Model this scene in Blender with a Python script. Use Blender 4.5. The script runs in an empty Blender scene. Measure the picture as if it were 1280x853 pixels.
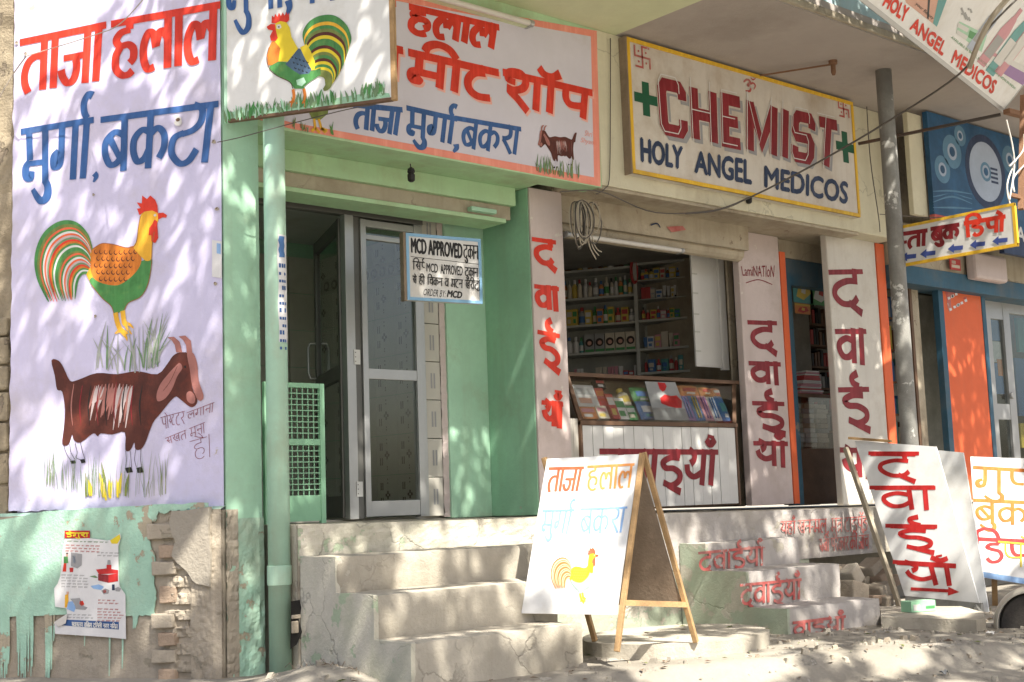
import bpy, math, random
from mathutils import Vector, noise
from mathutils.geometry import tessellate_polygon
R = random.Random(7)
sc = bpy.context.scene
col = sc.collection
# ------------------------------------------------------------------ camera
FPX, CX, CY = 1650.0, 640.0, 426.5
AX = Vector((0.75733449, 0.05347108, 0.65083432))     # world X (along the shop front) in camera space (x right, y down, z forward)
AY = Vector((-0.65210335, 0.11491816, 0.74936976))
AZ = Vector((-0.03472307, -0.99193481, 0.12190015))
cd = bpy.data.cameras.new('camera'); cam = bpy.data.objects.new('camera', cd); col.objects.link(cam)
from mathutils import Matrix
cam.matrix_world = Matrix(((AX.x, -AX.y, -AX.z, 0), (AY.x, -AY.y, -AY.z, 0), (AZ.x, -AZ.y, -AZ.z, 0), (0, 0, 0, 1)))
cd.sensor_width = 36; cd.lens = FPX / 1280 * 36; cd.clip_start = 0.05; cd.clip_end = 2000
sc.camera = cam
# ------------------------------------------------------------------ world, sun, exposure
SUN = Vector((-0.14, -0.57, 0.81)).normalized()        # from the scene towards the sun
w = bpy.data.worlds.new('World'); sc.world = w; w.use_nodes = True
nt = w.node_tree; bg = nt.nodes['Background']
sky = nt.nodes.new('ShaderNodeTexSky'); sky.sky_type = 'NISHITA'; sky.sun_disc = False
sky.sun_elevation = math.asin(SUN.z); sky.sun_rotation = math.atan2(SUN.x, SUN.y)
sky.air_density = 1.0; sky.dust_density = 6.0; sky.ozone_density = 0.6; sky.altitude = 200
nt.links.new(sky.outputs[0], bg.inputs[0]); bg.inputs[1].default_value = 0.10
sd = bpy.data.lights.new('sun', 'SUN'); so = bpy.data.objects.new('sun', sd); col.objects.link(so)
sd.energy = 5.0; sd.angle = math.radians(0.53); sd.color = (1.0, 0.93, 0.82)
so.rotation_euler = SUN.to_track_quat('Z', 'Y').to_euler(); so.location = (0, 0, 30)
sc.view_settings.view_transform = 'Standard'; sc.view_settings.look = 'None'
sc.view_settings.exposure = 1.22; sc.view_settings.gamma = 1.0
sc.cycles.max_bounces = 8; sc.cycles.transparent_max_bounces = 12

# ------------------------------------------------------------------ measuring planes
def ray(px, py):
    v = Vector((px - CX, py - CY, FPX)); return Vector((AX.dot(v), AY.dot(v), AZ.dot(v)))
def onY(px, py, Y): r = ray(px, py); return r * (Y / r.y)
def onZ(px, py, Z): r = ray(px, py); return r * (Z / r.z)
def proj(P):
    v = AX * P[0] + AY * P[1] + AZ * P[2]
    return (v.x / v.z * FPX + CX, v.y / v.z * FPX + CY)
class Pl:
    def __init__(s, o, u, v, n=None):
        s.o = Vector(o); s.u = Vector(u).normalized(); s.v = Vector(v).normalized()
        s.n = Vector(n) if n else s.u.cross(s.v).normalized()
    def uv(s, px, py, d=0):
        r = ray(px, py); t = (s.n.dot(s.o) + d) / s.n.dot(r); q = r * t - s.o; return (q.dot(s.u), q.dot(s.v))
    def p(s, u, v, d=0): return s.o + s.u * u + s.v * v + s.n * d
    def off(s, d): return Pl(s.o + s.n * d, s.u, s.v, s.n)
def PY(Y): return Pl((0, Y, 0), (1, 0, 0), (0, 0, 1))
def crop(x0, y0, s): return lambda pts: [(x0 + p[0] / s, y0 + p[1] / s) + tuple(p[2:]) for p in pts]

# ------------------------------------------------------------------ materials
MT = {}
BRUSH = set('red redorange blue navy maroon leafgreen gold olive wingorange salmon yellow slateblue paleblue palered paleorange'.split())
CRACK = set('concrete plinthpaint plinthlilac stairgreen creamdirty plaster cream'.split())
def M(name, c, var=.10, dirt=(.22, .18, .13), da=0., streak=0., chip=None, ca=0., rough=.75, bump=.25, s=3., metal=0., fine=55., spec=.35):
    m = bpy.data.materials.new(name); m.use_nodes = True; t = m.node_tree; N = t.nodes; L = t.links
    b = N['Principled BSDF']; b.inputs['Roughness'].default_value = rough; b.inputs['Metallic'].default_value = metal
    b.inputs['Specular IOR Level'].default_value = spec
    g = N.new('ShaderNodeNewGeometry')
    def noi(scale, det=6, ro=.6, sx=None, off=0):
        n = N.new('ShaderNodeTexNoise'); n.inputs['Scale'].default_value = scale; n.inputs['Detail'].default_value = det; n.inputs['Roughness'].default_value = ro
        mp = N.new('ShaderNodeMapping'); mp.inputs['Location'].default_value = (off, off * .7, off * 1.3)
        if sx: mp.inputs['Scale'].default_value = sx
        L.new(g.outputs['Position'], mp.inputs[0]); L.new(mp.outputs[0], n.inputs['Vector']); return n.outputs['Fac']
    def ramp(src, a, bb):
        r = N.new('ShaderNodeMapRange'); r.inputs[1].default_value = a; r.inputs[2].default_value = bb; L.new(src, r.inputs[0]); return r.outputs[0]
    def mix(f, a, bb, mul=1.):
        x = N.new('ShaderNodeMix'); x.data_type = 'RGBA'
        if mul != 1.:
            q = N.new('ShaderNodeMath'); q.operation = 'MULTIPLY'; q.inputs[1].default_value = mul; L.new(f, q.inputs[0]); f = q.outputs[0]
        L.new(f, x.inputs[0])
        for k, v in ((6, a), (7, bb)):
            if isinstance(v, tuple): x.inputs[k].default_value = (*v[:3], 1)
            else: L.new(v, x.inputs[k])
        return x.outputs[2]
    lo = tuple(x * (1 - var) for x in c); hi = tuple(min(1, x * (1 + var)) for x in c)
    k = (len(MT) * 3.7) % 50
    out = mix(ramp(noi(s, 5, .6, off=k), .3, .7), lo, hi)
    out = mix(ramp(noi(s * 9, 4, .6, off=k + 3), .35, .7), out, tuple(x * (1 - var * .8) for x in c), .5)
    if da: out = mix(ramp(noi(s * .55, 9, .68, off=k + 9), .66 - .3 * da, .78 - .12 * da), out, dirt, min(1, .35 + da * .5))
    if name in BRUSH:
        br = tuple(min(.9, x * 1.5 + .03) for x in c); out = mix(ramp(noi(1., 4, .6, sx=(26, 26, 2.2), off=k + 15), .48, .72), out, br, .5); out = mix(ramp(noi(5., 6, .7, off=k + 31), .55, .75), out, br, .35)
    if streak: out = mix(ramp(noi(1., 5, .6, sx=(9, 9, .7), off=k + 5), .5, .75), out, dirt, streak)
    cmask = None
    if name in CRACK:
        vo = N.new('ShaderNodeTexVoronoi'); vo.feature = 'DISTANCE_TO_EDGE'; vo.inputs['Scale'].default_value = 1.7
        wn = N.new('ShaderNodeTexNoise'); wn.inputs['Scale'].default_value = 3.5; wn.inputs['Detail'].default_value = 6; L.new(g.outputs['Position'], wn.inputs['Vector'])
        va = N.new('ShaderNodeVectorMath'); va.operation = 'MULTIPLY_ADD'; va.inputs[1].default_value = (.5, .5, .5); L.new(wn.outputs['Color'], va.inputs[0]); L.new(g.outputs['Position'], va.inputs[2]); L.new(va.outputs[0], vo.inputs['Vector'])
        c1 = ramp(vo.outputs['Distance'], .014, .004); c2 = ramp(noi(1.1, 3, .5, off=k + 44), .50, .56)
        q = N.new('ShaderNodeMath'); q.operation = 'MULTIPLY'; L.new(c1, q.inputs[0]); L.new(c2, q.inputs[1]); cmask = q.outputs[0]
        out = mix(cmask, out, tuple(x * .4 for x in c), .4)
    bm = N.new('ShaderNodeBump'); bm.inputs['Strength'].default_value = bump; bm.inputs['Distance'].default_value = .012
    h = noi(fine, 5, .65)
    if chip:
        cm = ramp(noi(s * 1.3, 10, .66, off=k + 21), .70 - .32 * ca, .715 - .32 * ca)
        out = mix(cm, out, chip)
        q = N.new('ShaderNodeMath'); q.operation = 'SUBTRACT'; L.new(h, q.inputs[0]); L.new(cm, q.inputs[1]); h = q.outputs[0]
    if cmask:
        q = N.new('ShaderNodeMath'); q.operation = 'SUBTRACT'; L.new(h, q.inputs[0]); L.new(cmask, q.inputs[1]); h = q.outputs[0]
    L.new(h, bm.inputs['Height']); L.new(bm.outputs[0], b.inputs['Normal']); L.new(out, b.inputs['Base Color'])
    MT[name] = m; return m
def glass(name, tint=(.80, .86, .84), glos=.14, rough=.03):
    m = bpy.data.materials.new(name); m.use_nodes = True; t = m.node_tree; N = t.nodes; L = t.links
    N.remove(N['Principled BSDF']); o = N['Material Output']
    tr = N.new('ShaderNodeBsdfTransparent'); tr.inputs[0].default_value = (*tint, 1)
    gl = N.new('ShaderNodeBsdfGlossy'); gl.inputs['Roughness'].default_value = rough
    fr = N.new('ShaderNodeLayerWeight'); fr.inputs[0].default_value = .35
    ad = N.new('ShaderNodeMath'); ad.operation = 'MULTIPLY_ADD'; ad.inputs[1].default_value = .35; ad.inputs[2].default_value = glos * .4; L.new(fr.outputs['Fresnel'], ad.inputs[0])
    mx = N.new('ShaderNodeMixShader'); L.new(ad.outputs[0], mx.inputs[0]); L.new(tr.outputs[0], mx.inputs[1]); L.new(gl.outputs[0], mx.inputs[2]); L.new(mx.outputs[0], o.inputs[0])
    MT[name] = m; return m
BR = (.27, .19, .12); CON = (.40, .345, .265); PLA = (.36, .29, .21)
M('mint', (.38, .62, .46), .10, (.30, .33, .22), .4, .22, chip=(.50, .52, .42), ca=.07, rough=.6, bump=.2)
M('mint_worn', (.36, .58, .46), .14, (.42, .44, .33), .6, .3, chip=(.40, .35, .26), ca=.40, rough=.8, bump=.5)
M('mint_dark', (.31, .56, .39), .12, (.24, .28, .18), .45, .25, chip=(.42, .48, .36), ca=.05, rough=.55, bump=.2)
M('mint_beam', (.42, .62, .38), .10, (.30, .27, .14), .55, .25, rough=.6, bump=.2)
M('lavender', (.58, .555, .76), .07, (.45, .41, .44), .6, .22, chip=(.48, .42, .38), ca=.045, rough=.75, bump=.15)
M('lilac', (.60, .58, .66), .05, (.42, .38, .36), .25, .08, rough=.6, bump=.06)
M('signwhite', (.64, .64, .63), .06, (.42, .37, .29), .4, .14, rough=.55, bump=.05)
M('chemwhite', (.60, .56, .50), .08, (.34, .25, .16), .6, .3, rough=.5, bump=.05)
M('boardwhite', (.74, .75, .75), .05, (.46, .42, .34), .45, .16, rough=.5, bump=.08)
M('cream', (.60, .57, .43), .07, (.34, .28, .19), .4, .2, chip=(.35, .29, .22), ca=.06, rough=.8, bump=.25)
M('creamdirty', (.42, .37, .28), .14, (.20, .15, .10), .6, .4, chip=(.25, .2, .15), ca=.15, rough=.85, bump=.3)
M('limepale', (.60, .64, .42), .06, (.4, .38, .25), .3, .1, rough=.85, bump=.15)
M('soffit', (.40, .36, .33), .08, (.24, .21, .18), .5, .05, rough=.9, bump=.2, s=1.2)
M('pinkgrey', (.56, .48, .46), .07, (.36, .29, .24), .4, .25, chip=(.62, .58, .52), ca=.1, rough=.8, bump=.2)
M('pillarwhite', (.60, .58, .53), .06, (.38, .32, .25), .4, .25, chip=(.42, .37, .30), ca=.12, rough=.8, bump=.25)
M('concrete', (.46, .425, .355), .16, (.24, .215, .165), .65, .35, chip=(.48, .45, .38), ca=.2, rough=.92, bump=.5)
M('plinthpaint', (.56, .53, .45), .12, (.33, .36, .24), .6, .25, chip=(.38, .45, .32), ca=.3, rough=.9, bump=.5)
M('plinthlilac', (.42, .395, .375), .1, (.34, .31, .26), .6, .3, chip=(.37, .345, .29), ca=.3, rough=.9, bump=.4)
M('stairgreen', (.38, .44, .34), .15, (.38, .36, .28), .75, .4, chip=(.46, .44, .37), ca=.55, rough=.9, bump=.5)
M('plaster', (.38, .335, .27), .16, (.26, .22, .16), .6, .3, chip=(.30, .27, .21), ca=.3, rough=.95, bump=.6)
M('oldwall', (.33, .28, .20), .2, (.16, .13, .09), .6, .3, chip=(.24, .2, .15), ca=.35, rough=.95, bump=1.)
M('brick', (.36, .275, .205), .18, (.36, .29, .2), .5, rough=.95, bump=.8, s=7)
M('brickgrey', (.38, .33, .26), .16, (.28, .23, .17), .5, rough=.95, bump=.8, s=6)
M('earth', (.31, .287, .243), .14, (.20, .18, .148), .65, .0, chip=(.38, .355, .31), ca=.3, rough=1, bump=.7, s=2., fine=30)
M('dust', (.34, .31, .26), .12, (.24, .21, .17), .4, rough=1, bump=.7, s=3., fine=40)
M('red', (.46, .02, .02), .24, (.45, .2, .15), .15, rough=.5, bump=.05)
M('redorange', (.58, .035, .015), .24, (.5, .3, .25), .1, rough=.55, bump=.05)
M('maroon', (.21, .014, .02), .24, (.40, .22, .2), .2, rough=.5, bump=.05)
M('fadedred', (.46, .10, .09), .2, (.46, .32, .28), .7, .3, chip=(.44, .40, .37), ca=.28, rough=.85, bump=.2, s=7)
M('palered', (.70, .12, .05), .10, rough=.6, bump=.05)
M('paleorange', (.74, .30, .09), .10, rough=.6, bump=.05)
M('paleblue', (.24, .40, .68), .08, rough=.6, bump=.05)
M('salmon', (.78, .27, .20), .08, (.5, .3, .2), .2, rough=.6, bump=.05)
M('salmonlight', (.80, .42, .36), .06, rough=.6, bump=.05)
M('blue', (.035, .10, .28), .24, (.2, .25, .35), .15, rough=.5, bump=.05)
M('navy', (.02, .035, .08), .24, (.2, .2, .22), .15, rough=.5, bump=.05)
M('arrowblue', (.05, .08, .28), .12, rough=.5, bump=.05)
M('orange', (.68, .13, .045), .07, (.45, .2, .12), .3, .1, chip=(.55, .33, .25), ca=.03, rough=.6, bump=.12)
M('shopblue', (.035, .105, .165), .18, (.14, .14, .13), .55, .3, chip=(.2, .19, .17), ca=.05, rough=.6, bump=.15)
M('greypaint', (.30, .30, .31), .08, rough=.6, bump=.05)
M('black', (.015, .014, .014), .2, rough=.5, bump=.05)
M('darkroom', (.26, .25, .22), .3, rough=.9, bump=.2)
M('yellow', (.70, .42, .03), .10, (.35, .22, .06), .4, .1, rough=.6, bump=.05)
M('brightyellow', (.72, .56, .03), .10, rough=.6, bump=.05)
M('gold', (.72, .38, .03), .14, rough=.6, bump=.05, s=12)
M('rust', (.30, .13, .05), .2, (.45, .12, .03), .5, rough=.7, bump=.1, s=14)
M('wingorange', (.55, .17, .02), .2, (.30, .06, .01), .6, rough=.6, bump=.05, s=16)
M('leafgreen', (.06, .22, .06), .25, (.25, .35, .08), .4, rough=.6, bump=.05, s=14)
M('olive', (.16, .20, .05), .25, (.4, .38, .05), .4, rough=.6, bump=.05, s=14)
M('grasspaint', (.16, .26, .14), .25, rough=.7, bump=.05, s=14)
M('greypaintgrass', (.34, .36, .34), .15, rough=.7, bump=.05, s=14)
M('slateblue', (.06, .11, .18), .2, rough=.6, bump=.05, s=14)
M('goatbrown', (.085, .022, .015), .3, (.22, .04, .02), .55, rough=.6, bump=.05, s=9)
M('goatpink', (.36, .15, .13), .15, rough=.6, bump=.05, s=9)
M('goatlight', (.48, .40, .40), .15, rough=.6, bump=.05, s=9)
M('skyblueframe', (.22, .42, .62), .08, rough=.5, bump=.05)
M('greencross', (.012, .095, .045), .1, rough=.5, bump=.05)
M('wood', (.42, .27, .13), .22, (.2, .13, .07), .6, .3, rough=.75, bump=.3, s=8)
M('darkwood', (.13, .075, .045), .2, (.08, .05, .03), .4, rough=.6, bump=.2, s=8)
M('ply', (.27, .21, .155), .2, (.15, .11, .075), .6, .3, rough=.9, bump=.4, s=5)
M('alu', (.42, .43, .43), .06, (.25, .23, .2), .3, .1, rough=.38, bump=.04, metal=.55)
M('aludark', (.14, .14, .13), .1, rough=.45, bump=.04, metal=.4)
M('iron', (.06, .05, .045), .2, (.16, .07, .03), .5, rough=.75, bump=.3)
M('rustiron', (.22, .12, .07), .2, (.12, .06, .03), .5, rough=.8, bump=.4)
M('polegrey', (.28, .28, .26), .16, (.13, .12, .11), .7, .4, chip=(.55, .55, .52), ca=.35, rough=.65, bump=.4, s=4)  # pale chips are weathering plus sunlit white put into the pole's colour
M('gategreen', (.29, .55, .36), .08, (.2, .25, .12), .2, rough=.45, bump=.08)
M('pipegreen', (.38, .60, .47), .10, (.36, .34, .24), .5, .3, chip=(.45, .45, .36), ca=.04, rough=.5, bump=.12)
M('tile', (.62, .61, .54), .06, (.4, .38, .3), .25, rough=.3, bump=.02)
M('tilelight', (.50, .48, .43), .06, (.36, .3, .24), .3, .15, rough=.35, bump=.03)
M('motif', (.10, .085, .06), .1, rough=.4, bump=.02)
M('whitepanel', (.62, .62, .60), .05, (.40, .37, .32), .3, .1, rough=.4, bump=.03)
M('tube', (.62, .60, .56), .06, (.4, .35, .28), .4, rough=.35, bump=.03)
M('shelf', (.46, .47, .43), .1, (.2, .19, .16), .3, rough=.5, bump=.05)
M('cabinetback', (.34, .35, .31), .2, rough=.7, bump=.1)
M('paper', (.66, .66, .67), .06, (.5, .47, .42), .3, rough=.7, bump=.15)
M('paperback', (.60, .58, .55), .08, rough=.8, bump=.2)
M('wire', (.10, .09, .08), .2, rough=.6, bump=.05)
M('cream_wire', (.38, .34, .27), .2, rough=.6, bump=.05)
M('hoardblue', (.02, .085, .18), .5, (.16, .30, .42), .5, rough=.4, bump=.02, s=1.8)
M('cdwhite', (.34, .40, .50), .12, rough=.35, bump=.02)
M('cdlight', (.09, .20, .30), .25, rough=.35, bump=.02)
M('rubber', (.03, .03, .03), .2, (.12, .1, .08), .5, rough=.85, bump=.3)
M('scootergrey', (.50, .47, .40), .06, (.3, .26, .2), .4, rough=.35, bump=.03)
M('bark', (.16, .12, .085), .25, rough=1, bump=1., s=6)
M('leaf', (.06, .11, .025), .35, rough=.6, bump=.05)
M('parapet', (.42, .58, .62), .06, (.35, .36, .33), .4, .3, rough=.85, bump=.15)
M('skin', (.60, .36, .28), .08, rough=.6, bump=.02); M('hair', (.035, .022, .018), .3, rough=.5, bump=.05)
glass('glass', (.90, .93, .92), .12); glass('showglass', (.95, .96, .96), .03)
def flat(name, c, rough=.45):
    if name not in MT: M(name, c, .07, rough=rough, bump=.03, s=9)
    return name
PAL = dict(white=(.62, .62, .60), cream=(.58, .52, .40), red=(.50, .04, .035), green=(.06, .30, .09), blue=(.05, .17, .42), yellow=(.62, .46, .05),
           orange=(.62, .22, .04), pink=(.60, .25, .30), brown=(.16, .075, .035), purple=(.28, .14, .38), teal=(.08, .34, .34), amber=(.30, .12, .02), grey=(.32, .33, .33), black=(.03, .03, .03))
for k, v in PAL.items(): flat('p_' + k, tuple(x * .82 + sum(v) / 3 * .14 for x in v))

# ------------------------------------------------------------------ mesh builder
class MB:
    def __init__(s): s.v = []; s.f = []; s.m = []; s.ms = []
    def mi(s, n):
        if n not in s.ms: s.ms.append(n)
        return s.ms.index(n)
    def add(s, vs, fs, m):
        b = len(s.v); s.v += [tuple(x) for x in vs]; i = s.mi(m)
        for f in fs: s.f.append(tuple(b + k for k in f)); s.m.append(i)
        return s
    def hexa(s, P, m):      # 8 points: bottom 4 ccw, top 4
        return s.add(P, [(0, 3, 2, 1), (4, 5, 6, 7), (0, 1, 5, 4), (1, 2, 6, 5), (2, 3, 7, 6), (3, 0, 4, 7)], m)
    def box(s, a, b, m):
        (x0, y0, z0), (x1, y1, z1) = a, b
        return s.hexa([(x0, y0, z0), (x1, y0, z0), (x1, y1, z0), (x0, y1, z0), (x0, y0, z1), (x1, y0, z1), (x1, y1, z1), (x0, y1, z1)], m)
    def pbox(s, pl, u0, u1, v0, v1, d0, d1, m):
        return s.hexa([pl.p(u0, v0, d1), pl.p(u1, v0, d1), pl.p(u1, v0, d0), pl.p(u0, v0, d0), pl.p(u0, v1, d1), pl.p(u1, v1, d1), pl.p(u1, v1, d0), pl.p(u0, v1, d0)], m)
    def poly(s, pl, pts, d, m, th=0):
        P = [pl.p(q[0], q[1], d) for q in pts]
        tr = tessellate_polygon([[Vector((q[0], q[1], 0)) for q in pts]])
        ar = sum(pts[i][0] * pts[(i + 1) % len(pts)][1] - pts[(i + 1) % len(pts)][0] * pts[i][1] for i in range(len(pts)))
        T = []
        for a, b, c in tr:
            A, B, Cc = pts[a], pts[b], pts[c]
            k = (B[0] - A[0]) * (Cc[1] - A[1]) - (B[1] - A[1]) * (Cc[0] - A[0])
            if abs(k) > 1e-12: T.append((a, b, c) if k > 0 else (a, c, b))
        s.add(P, T, m)
        if th:
            n = len(pts); Q = [pl.p(q[0], q[1], d - th) for q in pts]
            fs = [(i, i + n, (i + 1) % n + n, (i + 1) % n) if ar > 0 else ((i + 1) % n, (i + 1) % n + n, i + n, i) for i in range(n)]
            s.add(P + Q, fs + [tuple(x + n for x in t[::-1]) for t in T], m)
        return s
    def ribbon(s, pl, pts, W, d, m, smooth=True, nib=0., th=0):
        if smooth and len(pts) > 2: pts = cr(pts)
        pts = [p if len(p) > 2 else (p[0], p[1], 1.) for p in pts]
        n = len(pts); Lp = []; Rp = []
        for i in range(n):
            a = pts[max(0, i - 1)]; c = pts[i]; b = pts[min(n - 1, i + 1)]
            t1 = Vector((c[0] - a[0], c[1] - a[1])); t2 = Vector((b[0] - c[0], b[1] - c[1]))
            if t1.length < 1e-9: t1 = t2
            if t2.length < 1e-9: t2 = t1
            if t1.length < 1e-9: continue
            t1.normalize(); t2.normalize(); t = t1 + t2
            if t.length < 1e-6: t = t1.copy()
            t.normalize(); k = 1 / max(.6, t.dot(t1))
            h = W * c[2] * .5 * k * ((1 - nib) + nib * abs(t.y))
            Lp.append((c[0] - t.y * h, c[1] + t.x * h)); Rp.append((c[0] + t.y * h, c[1] - t.x * h))
        n = len(Lp)
        P = [pl.p(q[0], q[1], d) for q in Lp] + [pl.p(q[0], q[1], d) for q in Rp]
        return s.add(P, [(n + i, n + i + 1, i + 1, i) for i in range(n - 1)], m)
    def tube(s, pts, r, m, n=7, smooth=False, cap=True):
        pts = [Vector(p) for p in pts]
        if smooth: pts = [Vector(p) for p in cr3(pts)]
        rs = r if isinstance(r, (list, tuple)) else [r] * len(pts); P = []; up = Vector((.13, .21, 1)).normalized()
        for i, p in enumerate(pts):
            t = (pts[min(i + 1, len(pts) - 1)] - pts[max(i - 1, 0)]).normalized()
            a = t.cross(up)
            if a.length < .05: a = t.cross(Vector((1, 0, 0)))
            a.normalize(); b = a.cross(t)
            for k in range(n):
                q = 2 * math.pi * k / n; P.append(p + (a * math.cos(q) + b * math.sin(q)) * rs[i])
        F = [(i * n + k, i * n + (k + 1) % n, (i + 1) * n + (k + 1) % n, (i + 1) * n + k) for i in range(len(pts) - 1) for k in range(n)]
        if cap: F += [tuple(range(n))[::-1], tuple((len(pts) - 1) * n + k for k in range(n))]
        return s.add(P, F, m)
    def bar(s, a, b, w, t, m, up=(0, 0, 1)):
        a = Vector(a); b = Vector(b); d = (b - a).normalized(); u = Vector(up); sx = d.cross(u)
        if sx.length < .05: sx = d.cross(Vector((1, 0, 0)))
        sx.normalize(); uy = sx.cross(d).normalized(); sx *= w / 2; uy *= t / 2
        return s.hexa([a - sx - uy, a + sx - uy, a + sx + uy, a - sx + uy, b - sx - uy, b + sx - uy, b + sx + uy, b - sx + uy], m)
    def lathe(s, c, prof, m, n=14, ax=(0, 0, 1), ang=(0, 2 * math.pi)):
        ax = Vector(ax).normalized(); a = ax.cross(Vector((1, 0, 0)) if abs(ax.x) < .9 else Vector((0, 1, 0))).normalized(); b = ax.cross(a); c = Vector(c); P = []
        for r, h in prof:
            for k in range(n):
                q = 2 * math.pi * k / n; P.append(c + ax * h + (a * math.cos(q) + b * math.sin(q)) * max(r, 1e-4))
        F = [(i * n + k, i * n + (k + 1) % n, (i + 1) * n + (k + 1) % n, (i + 1) * n + k) for i in range(len(prof) - 1) for k in range(n)]
        F += [tuple(range(n))[::-1], tuple((len(prof) - 1) * n + k for k in range(n))]
        return s.add(P, F, m)
    def rbox(s, a, b, m, r=.014, amp=.006, st=.035, f=9, seed=0, top=None):
        a = Vector(a); b = Vector(b); ia = a + Vector((r, r, r)); ib = b - Vector((r, r, r))
        def fix(p):
            rr = r * (1 + .9 * max(0, noise.noise(p * 6 + Vector((seed, 0, 0)))) * 1.6)
            q = Vector((min(max(p.x, a.x + rr), b.x - rr), min(max(p.y, a.y + rr), b.y - rr), min(max(p.z, a.z + rr), b.z - rr))); d = p - q
            if d.length > 1e-6: p = q + d.normalized() * rr
            n1 = noise.noise(p * f + Vector((seed, 3, 0))) + .5 * noise.noise(p * f * 2.6 + Vector((0, seed, 5)))
            o = (p - (a + b) / 2); k = Vector((o.x / (b.x - a.x), o.y / (b.y - a.y), o.z / (b.z - a.z))); mx = max(abs(k.x), abs(k.y), abs(k.z)); nv = Vector((k.x if abs(k.x) > mx * .93 else 0, k.y if abs(k.y) > mx * .93 else 0, k.z if abs(k.z) > mx * .93 else 0)).normalized()
            return p + nv * n1 * amp
        D = b - a
        for ax in range(3):
            i, j = (ax + 1) % 3, (ax + 2) % 3; ni, nj = max(3, int(D[i] / st)), max(3, int(D[j] / st))
            for sgn in (0, 1):
                def fn(u, v):
                    p = Vector((0, 0, 0)); p[ax] = b[ax] if sgn else a[ax]; p[i] = a[i] + D[i] * (u if sgn else 1 - u); p[j] = a[j] + D[j] * v; return fix(p)
                s.grid(fn, ni, nj, m)
        return s
    def grid(s, fn, nu, nv, m):
        P = [fn(i / nu, j / nv) for j in range(nv + 1) for i in range(nu + 1)]; k = nu + 1
        return s.add(P, [(j * k + i, j * k + i + 1, (j + 1) * k + i + 1, (j + 1) * k + i) for j in range(nv) for i in range(nu)], m)
    def build(s, name, parent=None, bevel=0, smooth=False, **kw):
        me = bpy.data.meshes.new(name); me.from_pydata(s.v, [], s.f); me.update()
        for n in s.ms: me.materials.append(MT[n])
        for i, p in enumerate(me.polygons): p.material_index = s.m[i]; p.use_smooth = smooth
        o = bpy.data.objects.new(name, me); col.objects.link(o)
        if parent:
            o.parent = parent
            pm = parent
            loc = Vector((0, 0, 0))
            while pm: loc += pm.location; pm = pm.parent
            o.location = -loc if parent else (0, 0, 0)
            # parents below the first level carry their own opposite shift
        if bevel:
            b = o.modifiers.new('bevel', 'BEVEL'); b.width = bevel; b.segments = 2; b.limit_method = 'ANGLE'
        tag(o, **kw); return o
def cr(pts, k=7):
    pts = [p if len(p) > 2 else (p[0], p[1], 1.) for p in pts]; out = []; n = len(pts)
    for i in range(n - 1):
        p0, p1, p2, p3 = pts[max(0, i - 1)], pts[i], pts[i + 1], pts[min(n - 1, i + 2)]
        for j in range(k):
            t = j / k; out.append(tuple(.5 * (2 * p1[a] + (p2[a] - p0[a]) * t + (2 * p0[a] - 5 * p1[a] + 4 * p2[a] - p3[a]) * t * t + (3 * p1[a] - p0[a] - 3 * p2[a] + p3[a]) * t ** 3) for a in range(3)))
    return out + [tuple(pts[-1])]
def cr3(pts): return cr([tuple(p) for p in pts], 6)
def tag(o, label=None, cat=None, group=None, kind=None):
    if label: o['label'] = label
    if cat: o['category'] = cat
    if group: o['group'] = group
    if kind: o['kind'] = kind
    return o
def thing(name, loc, label, cat, group=None):
    o = bpy.data.objects.new(name, None); col.objects.link(o); o.location = loc; o.empty_display_size = .1
    return tag(o, label, cat, group)
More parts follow.
